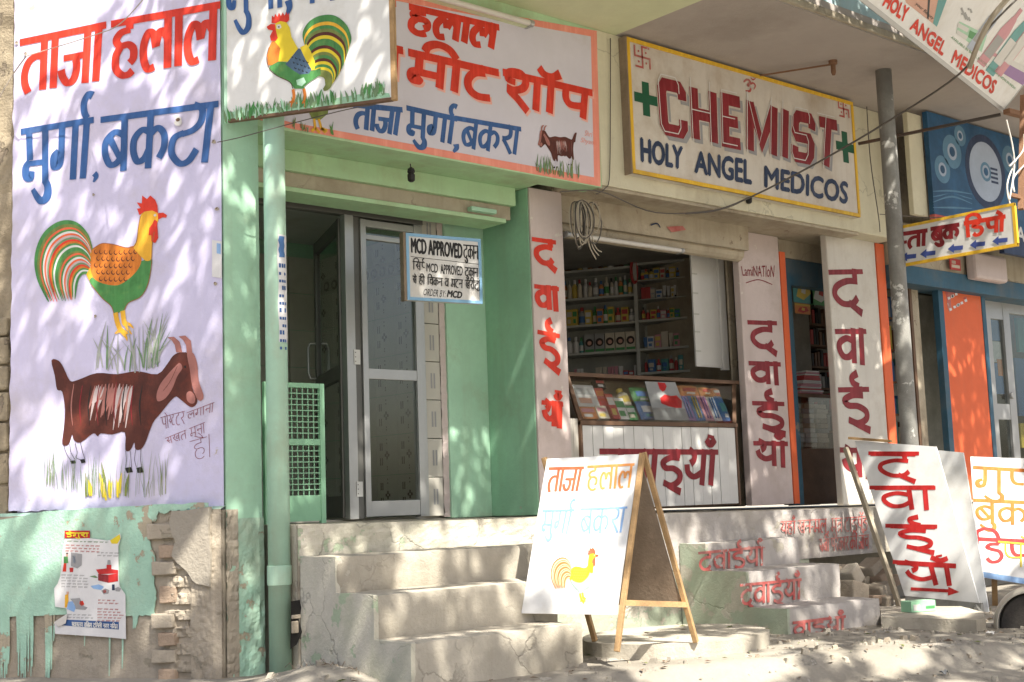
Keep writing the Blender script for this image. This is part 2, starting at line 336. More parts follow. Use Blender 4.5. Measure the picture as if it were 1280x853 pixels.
# ------------------------------------------------------------------ hand painted lettering
G = {  # advance ; strokes (x,y[,w] ...) ; '!' = straight corners, marks use negative x
 'aa': '.30;.15,1 .15,0',
 't': '.80;.66,1 .66,0;.66,.60 .45,.63 .25,.55 .15,.36 .16,.16 .26,-.02',
 'j': '.86;.72,1 .72,0;.10,.50 .72,.50;.42,.50 .47,.30 .40,.10 .24,.05 .10,.17 .05,.30',
 'h': '.78;.50,1 .50,.80;.52,.79 .26,.76 .13,.64 .24,.53 .46,.53 .60,.44 .60,.28 .50,.20;.24,.50 .12,.36 .12,.14 .28,.01 .46,.0 .58,.06',
 'l': '.90;.76,1 .76,0;.40,.06 .22,.04 .11,.22 .11,.48 .24,.68 .38,.62 .44,.40;.44,.44 .52,.64 .64,.66 .76,.52',
 'm': '.84;.22,1 .22,.42;.68,1 .68,0;.12,.36 .68,.36;.22,.40,1 .09,.30,1.1 .10,.14,1.2 .22,.10,1.1 .28,.22,.8',
 'u': '0;-.18,.04 -.08,-.08,1.1 -.10,-.24,1.3 -.26,-.32,1.2 -.40,-.26 -.56,-.10,.7',
 'uu': '0;-.14,.02 -.06,-.10 -.08,-.24 -.22,-.30 -.40,-.20 -.54,-.08,.7',
 'g': '.86;.32,1 .32,.48;.32,.52 .28,.30,1.1 .14,.26,1.3 .11,.42,1.2 .24,.52,.9;.70,1 .70,0',
 'reph': '0;-.15,1 -.24,1.12 -.26,1.28 -.16,1.40 -.04,1.36,1.3',
 'b': '.76;.62,1 .62,0;.62,.62 .38,.70 .14,.56 .11,.34 .24,.14 .44,.16 .62,.34;.24,.60 .52,.22,.8',
 'v': '.76;.62,1 .62,0;.62,.62 .38,.70 .14,.56 .11,.34 .24,.14 .44,.16 .62,.34',
 'k': '1.06;.54,1 .54,0;.54,.62 .34,.68 .14,.54 .12,.32 .24,.14 .42,.18 .54,.34;.54,.58 .74,.68 .92,.56 .94,.34 .82,.16',
 'r': '.62;.30,1 .46,.86 .46,.64 .30,.54,1.1 .10,.53,1.2;.14,.50 .34,.30 .58,.0',
 'rbig': '.86;.58,1 .80,.90 .80,.70 .62,.57 .34,.52;.38,.54 .13,.46 .10,.22 .34,.03 .58,.06 .76,.24',
 'ii': '.34;.16,1 .16,0;-.52,1.02 -.46,1.22 -.26,1.34 -.02,1.26 .16,1.0',
 'T': '.72;.44,1 .44,.80;.46,.78 .22,.72 .10,.48 .14,.20 .34,.04 .62,.06',
 'sh': '.90;.74,1 .74,0;.26,.70,.9 .10,.76,.9 .12,.96,.9 .34,1.0 .48,.82 .44,.60 .26,.48 .08,.50,1.2;.12,.46 .32,.26 .56,-.06',
 'o_': '.30;.15,1 .15,0;-.14,1.30 -.02,1.14 .18,1.12 .34,1.26,1.3',
 'oo': '.30;.15,1 .15,0;.15,1.0 .02,1.16 -.14,1.30',
 'e': '0;-.16,1.0 -.28,1.16 -.42,1.30',
 'ai': '0;-.16,1.0 -.24,1.16 -.36,1.32;-.16,1.0 -.38,1.10 -.54,1.20',
 'p': '.78;.20,1 .20,.60 .30,.40 .50,.38 .64,.42;.64,1 .64,0',
 'd': '.82;.64,1 .64,.68;.70,.66 .42,.67 .15,.52 .10,.28 .28,.07 .54,.08 .68,.24;.44,.10 .58,-.02 .78,-.17,1.2',
 'i': '.82;.60,1 .60,.76;.67,.75 .36,.76 .14,.63 .24,.48 .50,.46 .72,.32 .70,.12 .46,.0 .20,.08;.34,.02 .54,-.08 .80,-.18,1.2',
 'I': '.82;.60,1 .60,.76;.67,.75 .36,.76 .14,.63 .24,.48 .50,.46 .72,.32 .70,.12 .46,.0 .20,.08;.34,.02 .54,-.08 .80,-.18,1.2;.58,1 .42,1.10 .40,1.26 .56,1.36,1.2',
 'y': '.84;.16,1 .34,.86 .34,.70 .24,.60,1.2;.12,.58 .18,.36 .40,.24 .68,.38;.68,1 .68,0',
 'cb': '0;-.42,1.28 -.26,1.14,1.2 -.10,1.28;-.26,1.30,1.3 -.26,1.40,1.3',
 'anus': '0;-.20,1.16,1.3 -.20,1.26,1.3',
 'D': '.74;.50,1 .50,.80;.52,.78 .26,.76 .14,.64 .30,.56 .52,.50 .60,.30 .48,.10 .26,.06 .12,.20',
 'iL': '.34;.16,1 .16,0;.16,1.0 .18,1.24 .44,1.38 .74,1.28 .86,1.0',
 'ph': '.50;.20,1 .20,.60 .30,.42 .52,.40',
 's': '.80;.24,1 .38,.86 .34,.66 .12,.60,1.2;.14,.56 .30,.36 .46,.10;.24,.48 .66,.48;.66,1 .66,0',
 'F': '1.02;.20,1 .20,.60 .30,.40 .54,.38;.54,1 .54,0;.54,.56 .72,.64 .88,.52 .88,.32 .74,.24',
 'c': '.84;.70,1 .70,0;.10,.72 .34,.72 .70,.72;.34,.70 .20,.52 .24,.28 .46,.22 .70,.34',
 'n': '.76;.62,1 .62,0;.62,.54 .24,.54;.24,.58,1.2 .14,.48,1.4 .24,.40,1.2',
 'K': '1.0;.20,1 .36,.86 .32,.66 .12,.60,1.1;.14,.56 .30,.34 .50,.10 .66,.10;.84,1 .84,0;.84,.62 .64,.68 .50,.52 .62,.36 .84,.42',
 'tr': '.76;.62,1 .62,0;.62,.62 .36,.66 .14,.50;.62,.34 .40,.26 .12,.06',
 'lig_st': '1.02;.20,1 .32,.86 .28,.66 .10,.60,1.1;.12,.56 .34,.30;.20,.48 .56,.48;.72,1 .72,.82;.74,.78 .54,.70 .46,.46 .60,.14 .84,.18',
 'dd': '.28;.12,1.1 .12,-.1',
 ',': '.34;.14,.10,1.5 .18,-.02,1.2 .06,-.16,.6',
 '-': '.40;.06,.45 .34,.45',
}
GG = {}
for k_, v_ in G.items():
    a_, *st_ = v_.split(';')
    GG[k_] = (float(a_), [[tuple(float(q) for q in p.split(',')) for p in s_.split()] for s_ in st_])
def bil(q, s, t):   # q = TL,TR,BR,BL uv ; s along, t up (0 baseline, 1 headline)
    tl, tr, br, bl = q
    a = (bl[0] + (br[0] - bl[0]) * s, bl[1] + (br[1] - bl[1]) * s); b = (tl[0] + (tr[0] - tl[0]) * s, tl[1] + (tr[1] - tl[1]) * s)
    return (a[0] + (b[0] - a[0]) * t, a[1] + (b[1] - a[1]) * t)
def write(mb, pl, text, quad, th, m, d=.003, shift=(0, 0), hl=True, nib=.25, gap=.45, hlw=1.0):
    """text: glyph tokens, ' | ' between words; quad: TL TR BR BL pixels of headline and baseline"""
    q = [pl.uv(*p) for p in quad]; q = [(a + shift[0], b + shift[1]) for a, b in q]
    words = [[t for t in w_.split()] for w_ in text.split('|')]
    X = []; x = 0
    for w_ in words:
        ps = []; x0 = x
        for t in w_: ps.append((t, x)); x += GG[t][0]
        X.append((x0, x, ps)); x += gap
    tot = x - gap; k = 0
    H = abs(q[0][1] - q[3][1])
    for x0, x1, ps in X:
        inword = hl and not (len(ps) == 1 and ps[0][0] in (',', 'dd', '-'))
        if inword:
            xe = x1
            for t_, xx in reversed(ps):
                if t_ in (',', 'dd', '-'): xe = xx - .02
                else: break
            a = bil(q, (x0 - .02) / tot, 1 - th * .35 / H); b = bil(q, (xe + .04) / tot, 1 - th * .35 / H)
            mb.ribbon(pl, [a, b], th * hlw, d + k * 4e-5, m); k += 1
        for t_, xx in ps:
            for st in GG[t_][1]:
                P = [(*bil(q, (xx + p[0]) / tot, p[1]), p[2] if len(p) > 2 else 1.) for p in st]
                mb.ribbon(pl, P, th, d + k * 4e-5, m, nib=nib); k += 1
    return k
BL = {'C': '0.9,.72 .9,.88 .78,1 .22,1 .1,.88 .1,.12 .22,0 .78,0 .9,.12 .9,.28', 'H': '.14,1.08 .14,-.08;.86,1.08 .86,-.08;.14,.5 .86,.5', 'E': '.92,.99 .14,.99 .14,.01 .92,.01;.14,.5 .8,.5',
      'M': '.10,-.08 .10,1.08;.90,1.08 .90,-.08;.10,1.04 .5,.14 .90,1.04', 'I': '.5,1.08 .5,-.08', 'S': '.9,.74 .9,.88 .78,1 .22,1 .1,.88 .1,.62 .22,.5 .78,.5 .9,.38 .9,.12 .78,0 .22,0 .1,.12 .1,.26', 'T': '.02,.99 .98,.99;.5,1 .5,-.08'}
def block(mb, pl, text, quad, th, m, d=.003, shift=(0, 0), wid=None):
    q = [pl.uv(*p) for p in quad]; q = [(a + shift[0], b + shift[1]) for a, b in q]; W = wid or {}
    tot = sum(W.get(c, 1.) + .22 for c in text) - .22; x = 0; k = 0
    for c in text:
        w_ = W.get(c, 1.)
        for st in BL[c].split(';'):
            P = [tuple(float(z) for z in p.split(',')) for p in st.split()]
            ins = th / max(abs(q[0][1] - q[3][1]), .01) * .5
            P = [bil(q, (x + (.5 if c == 'I' else p[0]) * w_) / tot, ins + p[1] * (1 - 2 * ins)) for p in P]
            mb.ribbon(pl, P, th, d + k * 4e-5, m, smooth=False); k += 1
        x += w_ + .22
    return k
def ftext(mb, pl, s, quad, m, d=.003, bold=0., step=None, italic=0):
    c = bpy.data.curves.new('writing', 'FONT'); c.body = s; c.resolution_u = 3; c.shear = italic
    o = bpy.data.objects.new('writing', c); me = bpy.data.meshes.new_from_object(o)
    q = [pl.uv(*p) for p in quad]
    xs = [v.co.x for v in me.vertices]; ys = [v.co.y for v in me.vertices]
    if not xs: return
    x0, x1 = min(xs), max(xs); y0, y1 = min(ys), max(ys)
    F = []
    for p in me.polygons:
        F.append(tuple(p.vertices) if p.normal.z > 0 else tuple(p.vertices)[::-1])
    sh = [(0, 0)] + ([(bold, 0), (-bold, 0), (0, bold), (0, -bold)] if bold else [])
    for k, (sx, sy) in enumerate(sh):
        V = [pl.p(*(a + b for a, b in zip(bil(q, (v.co.x - x0) / (x1 - x0), (v.co.y - y0) / (y1 - y0)), (sx, sy))), d + k * 5e-5) for v in me.vertices]
        mb.add(V, F, m)
    bpy.data.objects.remove(o); bpy.data.curves.remove(c); bpy.data.meshes.remove(me)
def PXQ(x0, y0, x1, y1, x2, y2, x3, y3): return [(x0, y0), (x1, y1), (x2, y2), (x3, y3)]
def U(pl, pts): return [(*pl.uv(p[0], p[1]), *p[2:]) for p in pts]
def outline(mb, pl, pts, W, d, m): mb.ribbon(pl, list(pts) + [pts[0]], W, d, m, smooth=False)

# ------------------------------------------------------------------ painted animals: pictures in their own pixel frame, T maps to uv
def sm(pts, k=4):
    n = len(pts); out = []
    for i in range(n):
        p0, p1, p2, p3 = pts[i - 1], pts[i], pts[(i + 1) % n], pts[(i + 2) % n]
        for j in range(k):
            t = j / k; out.append(tuple(.5 * (2 * p1[a] + (p2[a] - p0[a]) * t + (2 * p0[a] - 5 * p1[a] + 4 * p2[a] - p3[a]) * t * t + (3 * p1[a] - p0[a] - 3 * p2[a] + p3[a]) * t ** 3) for a in range(2)))
    return out
def rooster_a(mb, pl, T, d, C, S):
    """cock facing right; T maps picture coordinates to uv, S = uv size of 100 units, C = colours"""
    def U_(pts): return [(*T(p[0], p[1]), *p[2:]) for p in pts]
    A = [(468, 345), (440, 265), (380, 205), (300, 205), (225, 265), (188, 370), (196, 480), (243, 592)]
    B = [(462, 455), (440, 452), (420, 455), (405, 470), (395, 490), (388, 520), (385, 550), (383, 585)]
    n = 27; cols = C['tail']
    for k in range(n):
        f = k / (n - 1); P = [(a[0] + (b[0] - a[0]) * f, a[1] + (b[1] - a[1]) * f + (math.sin(k * 2.3) * 9 if j == 7 else 0), (.75 if j in (0, 6) else .25 if j == 7 else 1.15)) for j, (a, b) in enumerate(zip(A, B))]
        mb.ribbon(pl, U_(P), S * (.105 if k > 2 else .2), d, cols[k % len(cols)]); d += 4e-5
    mb.poly(pl, U_([(440, 462), (462, 420), (462, 350), (485, 330), (490, 500), (462, 508)]), d, C['neck']); d += 4e-5
    body = [(770, 378), (768, 440), (750, 520), (715, 575), (655, 605), (635, 640), (605, 655), (580, 658), (565, 620), (520, 580), (465, 512), (480, 470), (700, 400)]
    mb.poly(pl, U_(sm(body)), d, C['body']); d += 4e-5
    wing = [(465, 360), (475, 330), (520, 305), (580, 310), (640, 325), (690, 318), (720, 378), (705, 430), (660, 480), (600, 515), (530, 508), (480, 482), (462, 430)]
    mb.poly(pl, U_(sm(wing)), d, C['wing']); d += 4e-5
    if C.get('scale'):
        for r_ in range(5):
            for c_ in range(9):
                x = 490 + c_ * 25 + (r_ % 2) * 12; y = 338 + r_ * 34 + abs(c_ - 4) * -1
                if x < 705 - r_ * 12 and y < 500 and not (c_ < 1 and r_ > 3):
                    mb.ribbon(pl, U_([(x - 3, y, .5), (x - 9, y + 12, 1), (x, y + 22, 1), (x + 9, y + 14, .4)]), S * .045, d, C['scale'])
        d += 4e-5
    neck = [(715, 165), (738, 142), (775, 133), (805, 150), (806, 186), (785, 240), (775, 300), (770, 380), (745, 392), (728, 380), (700, 350), (680, 322), (697, 285), (704, 225)]
    mb.poly(pl, U_(sm(neck)), d, C['neck']); d += 4e-5
    mb.poly(pl, U_([(710, 160), (698, 127), (716, 124), (696, 95), (722, 100), (724, 60), (748, 78), (765, 60), (790, 82), (802, 112), (804, 150), (775, 136), (735, 142)]), d, C['red']); d += 4e-5
    mb.poly(pl, U_([(803, 150), (830, 147), (850, 160), (846, 173), (828, 171), (805, 182)]), d, C['red']); d += 4e-5
    mb.poly(pl, U_([(786, 182), (800, 190), (802, 230), (805, 275), (790, 302), (770, 292), (770, 262), (756, 262), (760, 225), (775, 205)]), d, C['red']); d += 4e-5
    mb.poly(pl, U_([(781, 160), (790, 152), (797, 160), (789, 168)]), d, C['eye']); d += 4e-5
    for P in ([(588, 655), (597, 700), (612, 742)], [(625, 645), (632, 700), (640, 712)]): mb.ribbon(pl, U_([(*p, 1) for p in P]), S * .24, d, C['leg']); d += 4e-5
    for P in ([(612, 740, 1), (600, 752, .8), (585, 760, .3)], [(612, 742, 1), (640, 775, .8), (648, 798, .2)], [(615, 738, 1), (640, 755, .8), (656, 762, .2)], [(636, 708, 1), (660, 715, .8), (681, 735, .2)], [(636, 706, 1), (655, 745, .8), (672, 764, .2)]):
        mb.ribbon(pl, U_(P), S * .17, d, C['leg']); d += 4e-5
    if C.get('line'):
        for P in ([(465, 512), (520, 580), (565, 620), (580, 658)], [(635, 640), (655, 605), (715, 575), (750, 520), (768, 440), (772, 378), (776, 300), (786, 245)], [(475, 330), (520, 304), (580, 309), (640, 324), (680, 320), (697, 285), (704, 225), (715, 165)]):
            mb.ribbon(pl, U_([(*p, 1) for p in P]), S * .035, d, C['line']); d += 4e-5
def goat_a(mb, pl, T, d, S):
    def U_(pts): return [(*T(p[0], p[1]), *p[2:]) for p in pts]
    body = [(230, 180), (262, 182), (285, 215), (312, 270), (345, 268), (430, 237), (520, 242), (610, 228), (700, 242), (745, 195), (770, 160), (800, 145), (838, 150), (848, 200), (855, 300), (878, 350), (870, 380), (845, 387), (800, 352), (775, 345),
            (715, 415), (680, 460), (650, 540), (628, 575), (603, 575), (598, 545), (580, 580), (558, 577), (556, 500), (500, 510), (450, 505), (435, 518), (415, 505), (360, 545), (330, 535), (322, 510), (307, 553), (278, 553), (285, 480), (290, 400), (278, 320), (255, 310), (245, 250)]
    mb.poly(pl, U_(sm(body, 3)), d, 'goatbrown'); d += 4e-5
    for k in range(22):
        f = k / 21; x = 408 + f * 165; l = 50 + 50 * math.sin(k * 1.9) + 40 * (f > .6); wt = (f < .25 or f > .65); P = [(x + 16, 292 + 9 * math.sin(k * 3), .2), (x + 6, 340, 1), (x - 14, 350 + l, .2)]
        mb.ribbon(pl, U_(P), S * (.13 if wt else .16), d, ('goatlight' if k % 4 else 'goatpink') if wt else 'goatpink'); d += 3e-5
    for k in range(9):
        x = 330 + k * 38; mb.ribbon(pl, U_([(x, 285 + 8 * math.sin(k), .4), (x - 12, 380, 1), (x - 6, 470, .2)]), S * .06, d, 'maroon' if k % 2 else 'goatpink' if k < 2 else 'black'); d += 4e-5
    mb.poly(pl, U_(sm([(833, 150), (860, 148), (878, 195), (885, 270), (906, 335), (898, 358), (878, 352), (855, 290), (845, 220)])), d, 'goatpink'); d += 4e-5
    mb.poly(pl, U_(sm([(800, 192), (812, 215), (790, 250), (765, 310), (735, 350), (703, 362), (698, 330), (715, 285), (750, 240), (780, 208)])), d, 'goatpink'); d += 4e-5
    mb.poly(pl, U_(sm([(832, 325), (850, 318), (868, 340), (866, 368), (848, 372), (832, 355)])), d, 'goatpink'); d += 4e-5
    mb.ribbon(pl, U_([(790, 205), (760, 270), (728, 315)]), S * .02, d, 'goatbrown'); d += 4e-5
    for P in ([(745, 78), (775, 76), (800, 98), (812, 145), (785, 145), (778, 112), (765, 92)], [(795, 74), (825, 70), (850, 93), (856, 146), (832, 148), (828, 112), (815, 90)]): mb.poly(pl, U_(P), d, 'goatpink'); d += 4e-5
    mb.poly(pl, U_([(820, 205), (828, 204), (829, 214), (821, 215)]), d, 'black'); d += 4e-5
    for P in ([(285, 555), (298, 595), (316, 625)], [(312, 552), (318, 590), (336, 622)], [(335, 545), (345, 590), (340, 612), (360, 622)], [(360, 545), (370, 590), (380, 620)], [(560, 580), (563, 620), (560, 655)], [(580, 582), (584, 620), (586, 655)], [(605, 575), (600, 620), (608, 655)], [(628, 575), (626, 620), (632, 655)]):
        mb.ribbon(pl, U_([(*p, 1) for p in P]), S * .02, d, 'black')
    d += 4e-5
    for P in ([(313, 627), (336, 624), (339, 638), (320, 640)], [(357, 621), (378, 618), (383, 634), (364, 638)], [(556, 658), (586, 654), (593, 677), (566, 681)], [(607, 658), (632, 653), (641, 678), (613, 681)]): mb.poly(pl, U_(P), d, 'black')
def grass_a(mb, pl, pts_px, cols, n, h, W, d, lean=8, seed=1):
    r_ = random.Random(seed)
    for k in range(n):
        f = r_.random(); i = f * (len(pts_px) - 1); a = pts_px[int(i)]; b = pts_px[min(int(i) + 1, len(pts_px) - 1)]; t = i - int(i)
        x = a[0] + (b[0] - a[0]) * t; y = a[1] + (b[1] - a[1]) * t + r_.uniform(-3, 3); hh = h * r_.uniform(.45, 1.1); l = r_.uniform(-1, 1) * lean
        mb.ribbon(pl, U(pl, [(x, y, .7), (x + l * .3, y - hh * .5, 1), (x + l, y - hh, .15)]), W * r_.uniform(.6, 1.3), d + k * 2e-5, r_.choice(cols))
# ================================================================== SETTING
QW = (3.5846, 6.58, 0)
WP = Pl(QW, (.5264, -.8502, 0), (0, 0, 1))                 # painted side wall, turns away to the left
PF = 6.30                                                   # plinth front
def PX(X): return Pl((X, 0, 0), (0, -1, 0), (0, 0, 1))
N3 = lambda x, y, z: noise.noise(Vector((x, y, z)))
# ground: one sheet to the horizon, broken apron edge in front of the steps
def gz(x, y):
    ye = 5.22 - (x - 4.3) * .34 if x > 4.3 else 5.22 + (4.3 - x) * .2
    ye += .07 * N3(x * 2.3, 1, 0) + .04 * N3(x * 7, 5, 0)
    t = max(0, min(1, (ye - y) / .30)); t = t * t * (3 - 2 * t)
    z = -.885 - .13 * t - .10 * max(0, min(1, (ye - .3 - y) / 1.6))
    z -= .05 * max(0, min(1, (x - 6.5) / 2))
    z += .012 * N3(x * 3, y * 3, 2) + .006 * N3(x * 9, y * 9, 4) + (.035 * N3(x * 6, y * 6, 7) + .02 * N3(x * 15, y * 15, 3)) * math.sin(math.pi * t)
    if x < 4.1: z += .09 * math.exp(-((x - 3.75) / .3) ** 2 - ((y - 5.9) / .35) ** 2)
    return z
mb = MB()
def dense(fs):
    out = []
    for a, b, n in fs: out += [a + (b - a) * i / n for i in range(n)]
    return out + [fs[-1][1]]
gx = dense([(-300, -20, 4), (-20, 2, 12), (2, 10.5, 190), (10.5, 25, 14), (25, 300, 5)]); gy = dense([(-300, -20, 4), (-20, 3, 20), (3, 6.9, 95), (6.9, 20, 6), (20, 400, 5)])
P = [(x, y, gz(x, y)) for y in gy for x in gx]; k = len(gx)
mb.add(P, [(j * k + i, j * k + i + 1, (j + 1) * k + i + 1, (j + 1) * k + i) for j in range(len(gy) - 1) for i in range(k - 1)], 'earth')
mb.build('ground', smooth=True, kind='structure')
# scattered stones and crumbs
mb = MB(); r_ = random.Random(3)
for i in range(900):
    x = r_.uniform(3.4, 9.5); y = r_.uniform(3.6, 6.2)
    if 3.85 < x < 5.05 and y > 5.27 or 6.9 < x < 8 and y > 5.35: continue
    s = r_.choice([.006, .009, .012, .02, .03]) * r_.uniform(.7, 1.3); z = gz(x, y); a = r_.uniform(0, 6)
    V = [(x + s * math.cos(a + q) * r_.uniform(.7, 1.2), y + s * math.sin(a + q) * r_.uniform(.6, 1.1), z - s * .3) for q in (0, 1.5, 3.1, 4.6)] + [(x + s * .6 * math.cos(a + q), y + s * .6 * math.sin(a + q), z + s * r_.uniform(.5, .9)) for q in (0.3, 1.8, 3.3, 4.9)]
    mb.hexa(V, r_.choice(['dust', 'earth', 'brickgrey', 'concrete']))
mb.build('rubble_crumbs', kind='stuff')
# rough sheet helper: relief on a plane, edges kept
def relief(mb, pl, u0, u1, v0, v1, d, m, step=.03, amp=.01, f=8, seed=0, edge=True, mask=None):
    nu = max(2, int((u1 - u0) / step)); nv = max(2, int((v1 - v0) / step))
    def fn(i, j):
        u = u0 + (u1 - u0) * i; v = v0 + (v1 - v0) * j
        a = amp * (N3(u * f, v * f, seed) + .5 * N3(u * f * 2.7, v * f * 2.7, seed + 5))
        return pl.p(u, v, d + a)
    return mb.grid(fn, nu, nv, m)
# ------------------------------------------------------------------ MEAT SHOP
meat = thing('meat_shop', (3.6, 6.6, -.9), 'mint green meat shop with lavender side wall painted with rooster and goat', 'shop')
# side wall body (bricks behind the paint)
mb = MB(); mb.pbox(WP, -1.385, -.012, .03, 3.44, -.25, -.03, 'lavender')
mb.grid(lambda i, j: WP.p(-1.42 + 1.41 * i + .012 * N3(j * 30, 0, 1) * (1 - i), .055 + 3.3 * j + (.02 * N3(i * 20, 3, 0) if j == 0 else 0) - .03 * i * (j == 0), .0 + .0008 * N3(i * 9, j * 18, 2)), 70, 150, 'lavender')
mb.pbox(WP, -1.415, -1.40, .06, 3.35, -.03, -.004, 'plaster')
wall = mb.build('painted_side_wall', meat, smooth=False)
# lower dado wall, proud of the wall above
mb = MB(); relief(mb, WP, -1.75, .0, -.98, .025, .05, 'plaster', .022, .008, 6, 3)
mb.pbox(WP, -1.75, -.0, -.98, .02, -.25, .03, 'plaster')
mb.grid(lambda i, j: WP.p(-1.75 + 1.75 * i, .025 + .018 * j, .05 - .055 * j + .006 * N3(i * 30, j, 0)), 60, 2, 'mint_worn')
low = mb.build('lower_wall', meat)
c4 = crop(0, 620, 3.2)
LP = WP.off(.05)
def jag(pts, a, n, seed):
    r_ = random.Random(seed); out = []
    for i in range(len(pts)):
        p = pts[i]; q = pts[(i + 1) % len(pts)]
        for k in range(n):
            t = k / n; out.append((p[0] + (q[0] - p[0]) * t + (r_.uniform(-a, a) if k else 0), p[1] + (q[1] - p[1]) * t + (r_.uniform(-a, a) if k else 0)))
    return out
mb = MB()
gp = [(-90, 110), (180, 62), (420, 48), (700, 32), (838, 28), (838, 38), (806, 74), (800, 44), (780, 70), (760, 48), (740, 66), (722, 54), (706, 84), (690, 56), (660, 72), (640, 60), (632, 92), (600, 120), (606, 180), (626, 250), (622, 330), (628, 400), (625, 440), (618, 480), (560, 476), (545, 530), (535, 478), (420, 476), (260, 474), (120, 478), (-90, 484)]
pts = [LP.uv(*p) for p in c4(jag(gp, 4, 4, 5))]
mb.poly(LP, pts, .014, 'mint_worn', .006)
rd = random.Random(31)
for i in range(62):   # paint runs below the dado line
    x = rd.choice([12, 30, 80, 95, 110, 125, 190, 205]) + rd.gauss(0, 7)
    L_ = (60 + 200 * abs(math.sin(i * 1.7))); mb.ribbon(LP, U(LP, c4([(x, 470, 1.2), (x + 2, 470 + L_ * .6, 1), (x + 1, 470 + L_, .6)])), .011 * rd.uniform(.4, 1.5), .0135 + i * 4e-5, 'mint_worn')
for x, L_ in ((222, 110), (310, 90), (345, 130), (444, 250), (496, 220), (540, 60)): mb.ribbon(LP, U(LP, c4([(x, 470, 1.2), (x, 470 + L_ * .6, 1), (x - 2, 470 + L_, .6)])), .01, .0133, 'mint_worn')
mb.build('mint_dado_paint', meat)
# torn strip of plaster with bare bricks
r_ = random.Random(11); rows = [(112, 175), (196, 250), (262, 318), (360, 430), (470, 530), (545, 600), (612, 668), (690, 745)]
for k, (a, b) in enumerate(rows):
    x0 = 598 + (k % 2) * 28 + (0 if k == 0 else 20); x1 = x0 + r_.uniform(80, 150)
    x1 = min(x1, 715 if k else 780); P = [LP.uv(*p) for p in c4([(x0, b), (x1, b - 4)])]; T_ = LP.uv(*c4([(x0, a)])[0])[1]
    m2 = MB(); u0, u1 = P[0][0], P[1][0]; v0 = P[0][1]; dd = r_.uniform(.0, .02)
    m2.hexa([LP.p(u0 + r_.uniform(0, .01), v0, .03 + dd), LP.p(u1, v0 + .006, .02 + dd), LP.p(u1, v0, -.02), LP.p(u0, v0, -.02), LP.p(u0, T_, .025 + dd), LP.p(u1 - .01, T_ - .006, .018 + dd), LP.p(u1, T_, -.02), LP.p(u0, T_, -.02)], 'brick' if k % 2 else 'plaster')
    m2.build('brick', meat, bevel=.006)
mb = MB()   # broken plaster edge and shallow hollows under each brick
def seg(i, j):
    u = -.36 + .36 * i; v = -.93 + .93 * j
    sm = 1 if i < .45 else .35; a = sm * (.022 * N3(u * 22, v * 16, 3) + .016 * N3(u * 50, v * 40, 8)) + .012
    edge = min(1, i * 5, (1 - i) * 8); return LP.p(u, v, a * edge + (.004 - .03 * (abs((v * 11) % 1 - .5) < .16) * (i < .5)) * edge)
mb.grid(seg, 40, 100, 'plaster'); mb.build('broken_plaster', meat)
mb = MB(); pts = [LP.uv(*p) for p in c4(jag([(700, 60), (850, 44), (850, 362), (800, 350), (760, 300), (700, 240), (715, 180), (690, 110)], 5, 3, 8))]
mb.poly(LP, pts, .036, 'dust', .03); mb.build('plaster_patch', meat)
# corner pillar
PP = PY(6.58)
u0 = 3.588; u1 = PP.uv(325, 400)[0]
mb = MB(); mb.box((u0, 6.585, -1.0), (u1, 6.95, 3.43), 'mint')
mb.grid(lambda i, j: (u0 + (u1 - u0) * i, 6.58 - .004 * N3(i * 3, j * 40, 0), -1 + 4.43 * j), 8, 120, 'mint')
pil = mb.build('corner_pillar', meat)
mb = MB()
def wp(i, j):
    z = -.98 + .95 * j; return (u0 - .004 + (u1 - u0 + .008) * i, 6.572 - .012 * abs(N3(i * 4, z * 12, 5)) - .01 * (z < -.5) * N3(i * 9, z * 20, 1), z)
mb.grid(wp, 14, 50, 'mint_worn'); mb.grid(lambda i, j: (u0 - .01 + .075 * i, 6.566 - .02 * abs(N3(i * 6, j * 18, 7)), -.98 + 1.0 * j), 6, 60, 'plaster')
mb.build('worn_foot', pil)
# fascia and its sign, lintels over the doorway
FA = PY(6.6); fx0 = u1; fx1 = FA.uv(751, 200)[0]; fz0 = 2.24; fz1 = 3.43
mb = MB(); mb.box((fx0, 6.6, fz0), (fx1, 6.78, fz1), 'mint_beam'); fas = mb.build('fascia', meat, bevel=.004)
mb = MB(); mb.box((u1, 6.78, 2.262), (6.24, 7.7, 3.43), 'mint_beam'); mb.build('lintel', meat)
mb = MB(); mb.box((u1, 7.02, 2.13), (6.18, 7.35, 2.262), 'mint_beam'); mb.box((u1, 7.06, 2.03), (6.16, 7.32, 2.13), 'creamdirty'); mb.box((u1, 7.04, 2.0), (6.10, 7.30, 2.03), 'mint_beam')
mb.box((5.75, 7.0, 2.045), (5.98, 7.05, 2.075), 'mint'); mb.build('shutter_box', meat, bevel=.004)
# green pier between the shops
PB = PY(7.47); x0 = PB.uv(558, 400)[0]
mb = MB(); mb.box((x0, 7.47, -.09), (6.24, 7.7, 2.262), 'mint'); mb.box((6.24, 6.962, -.09), (6.46, 7.7, 2.262), 'mint_dark'); mb.build('green_pier', meat, bevel=.006)
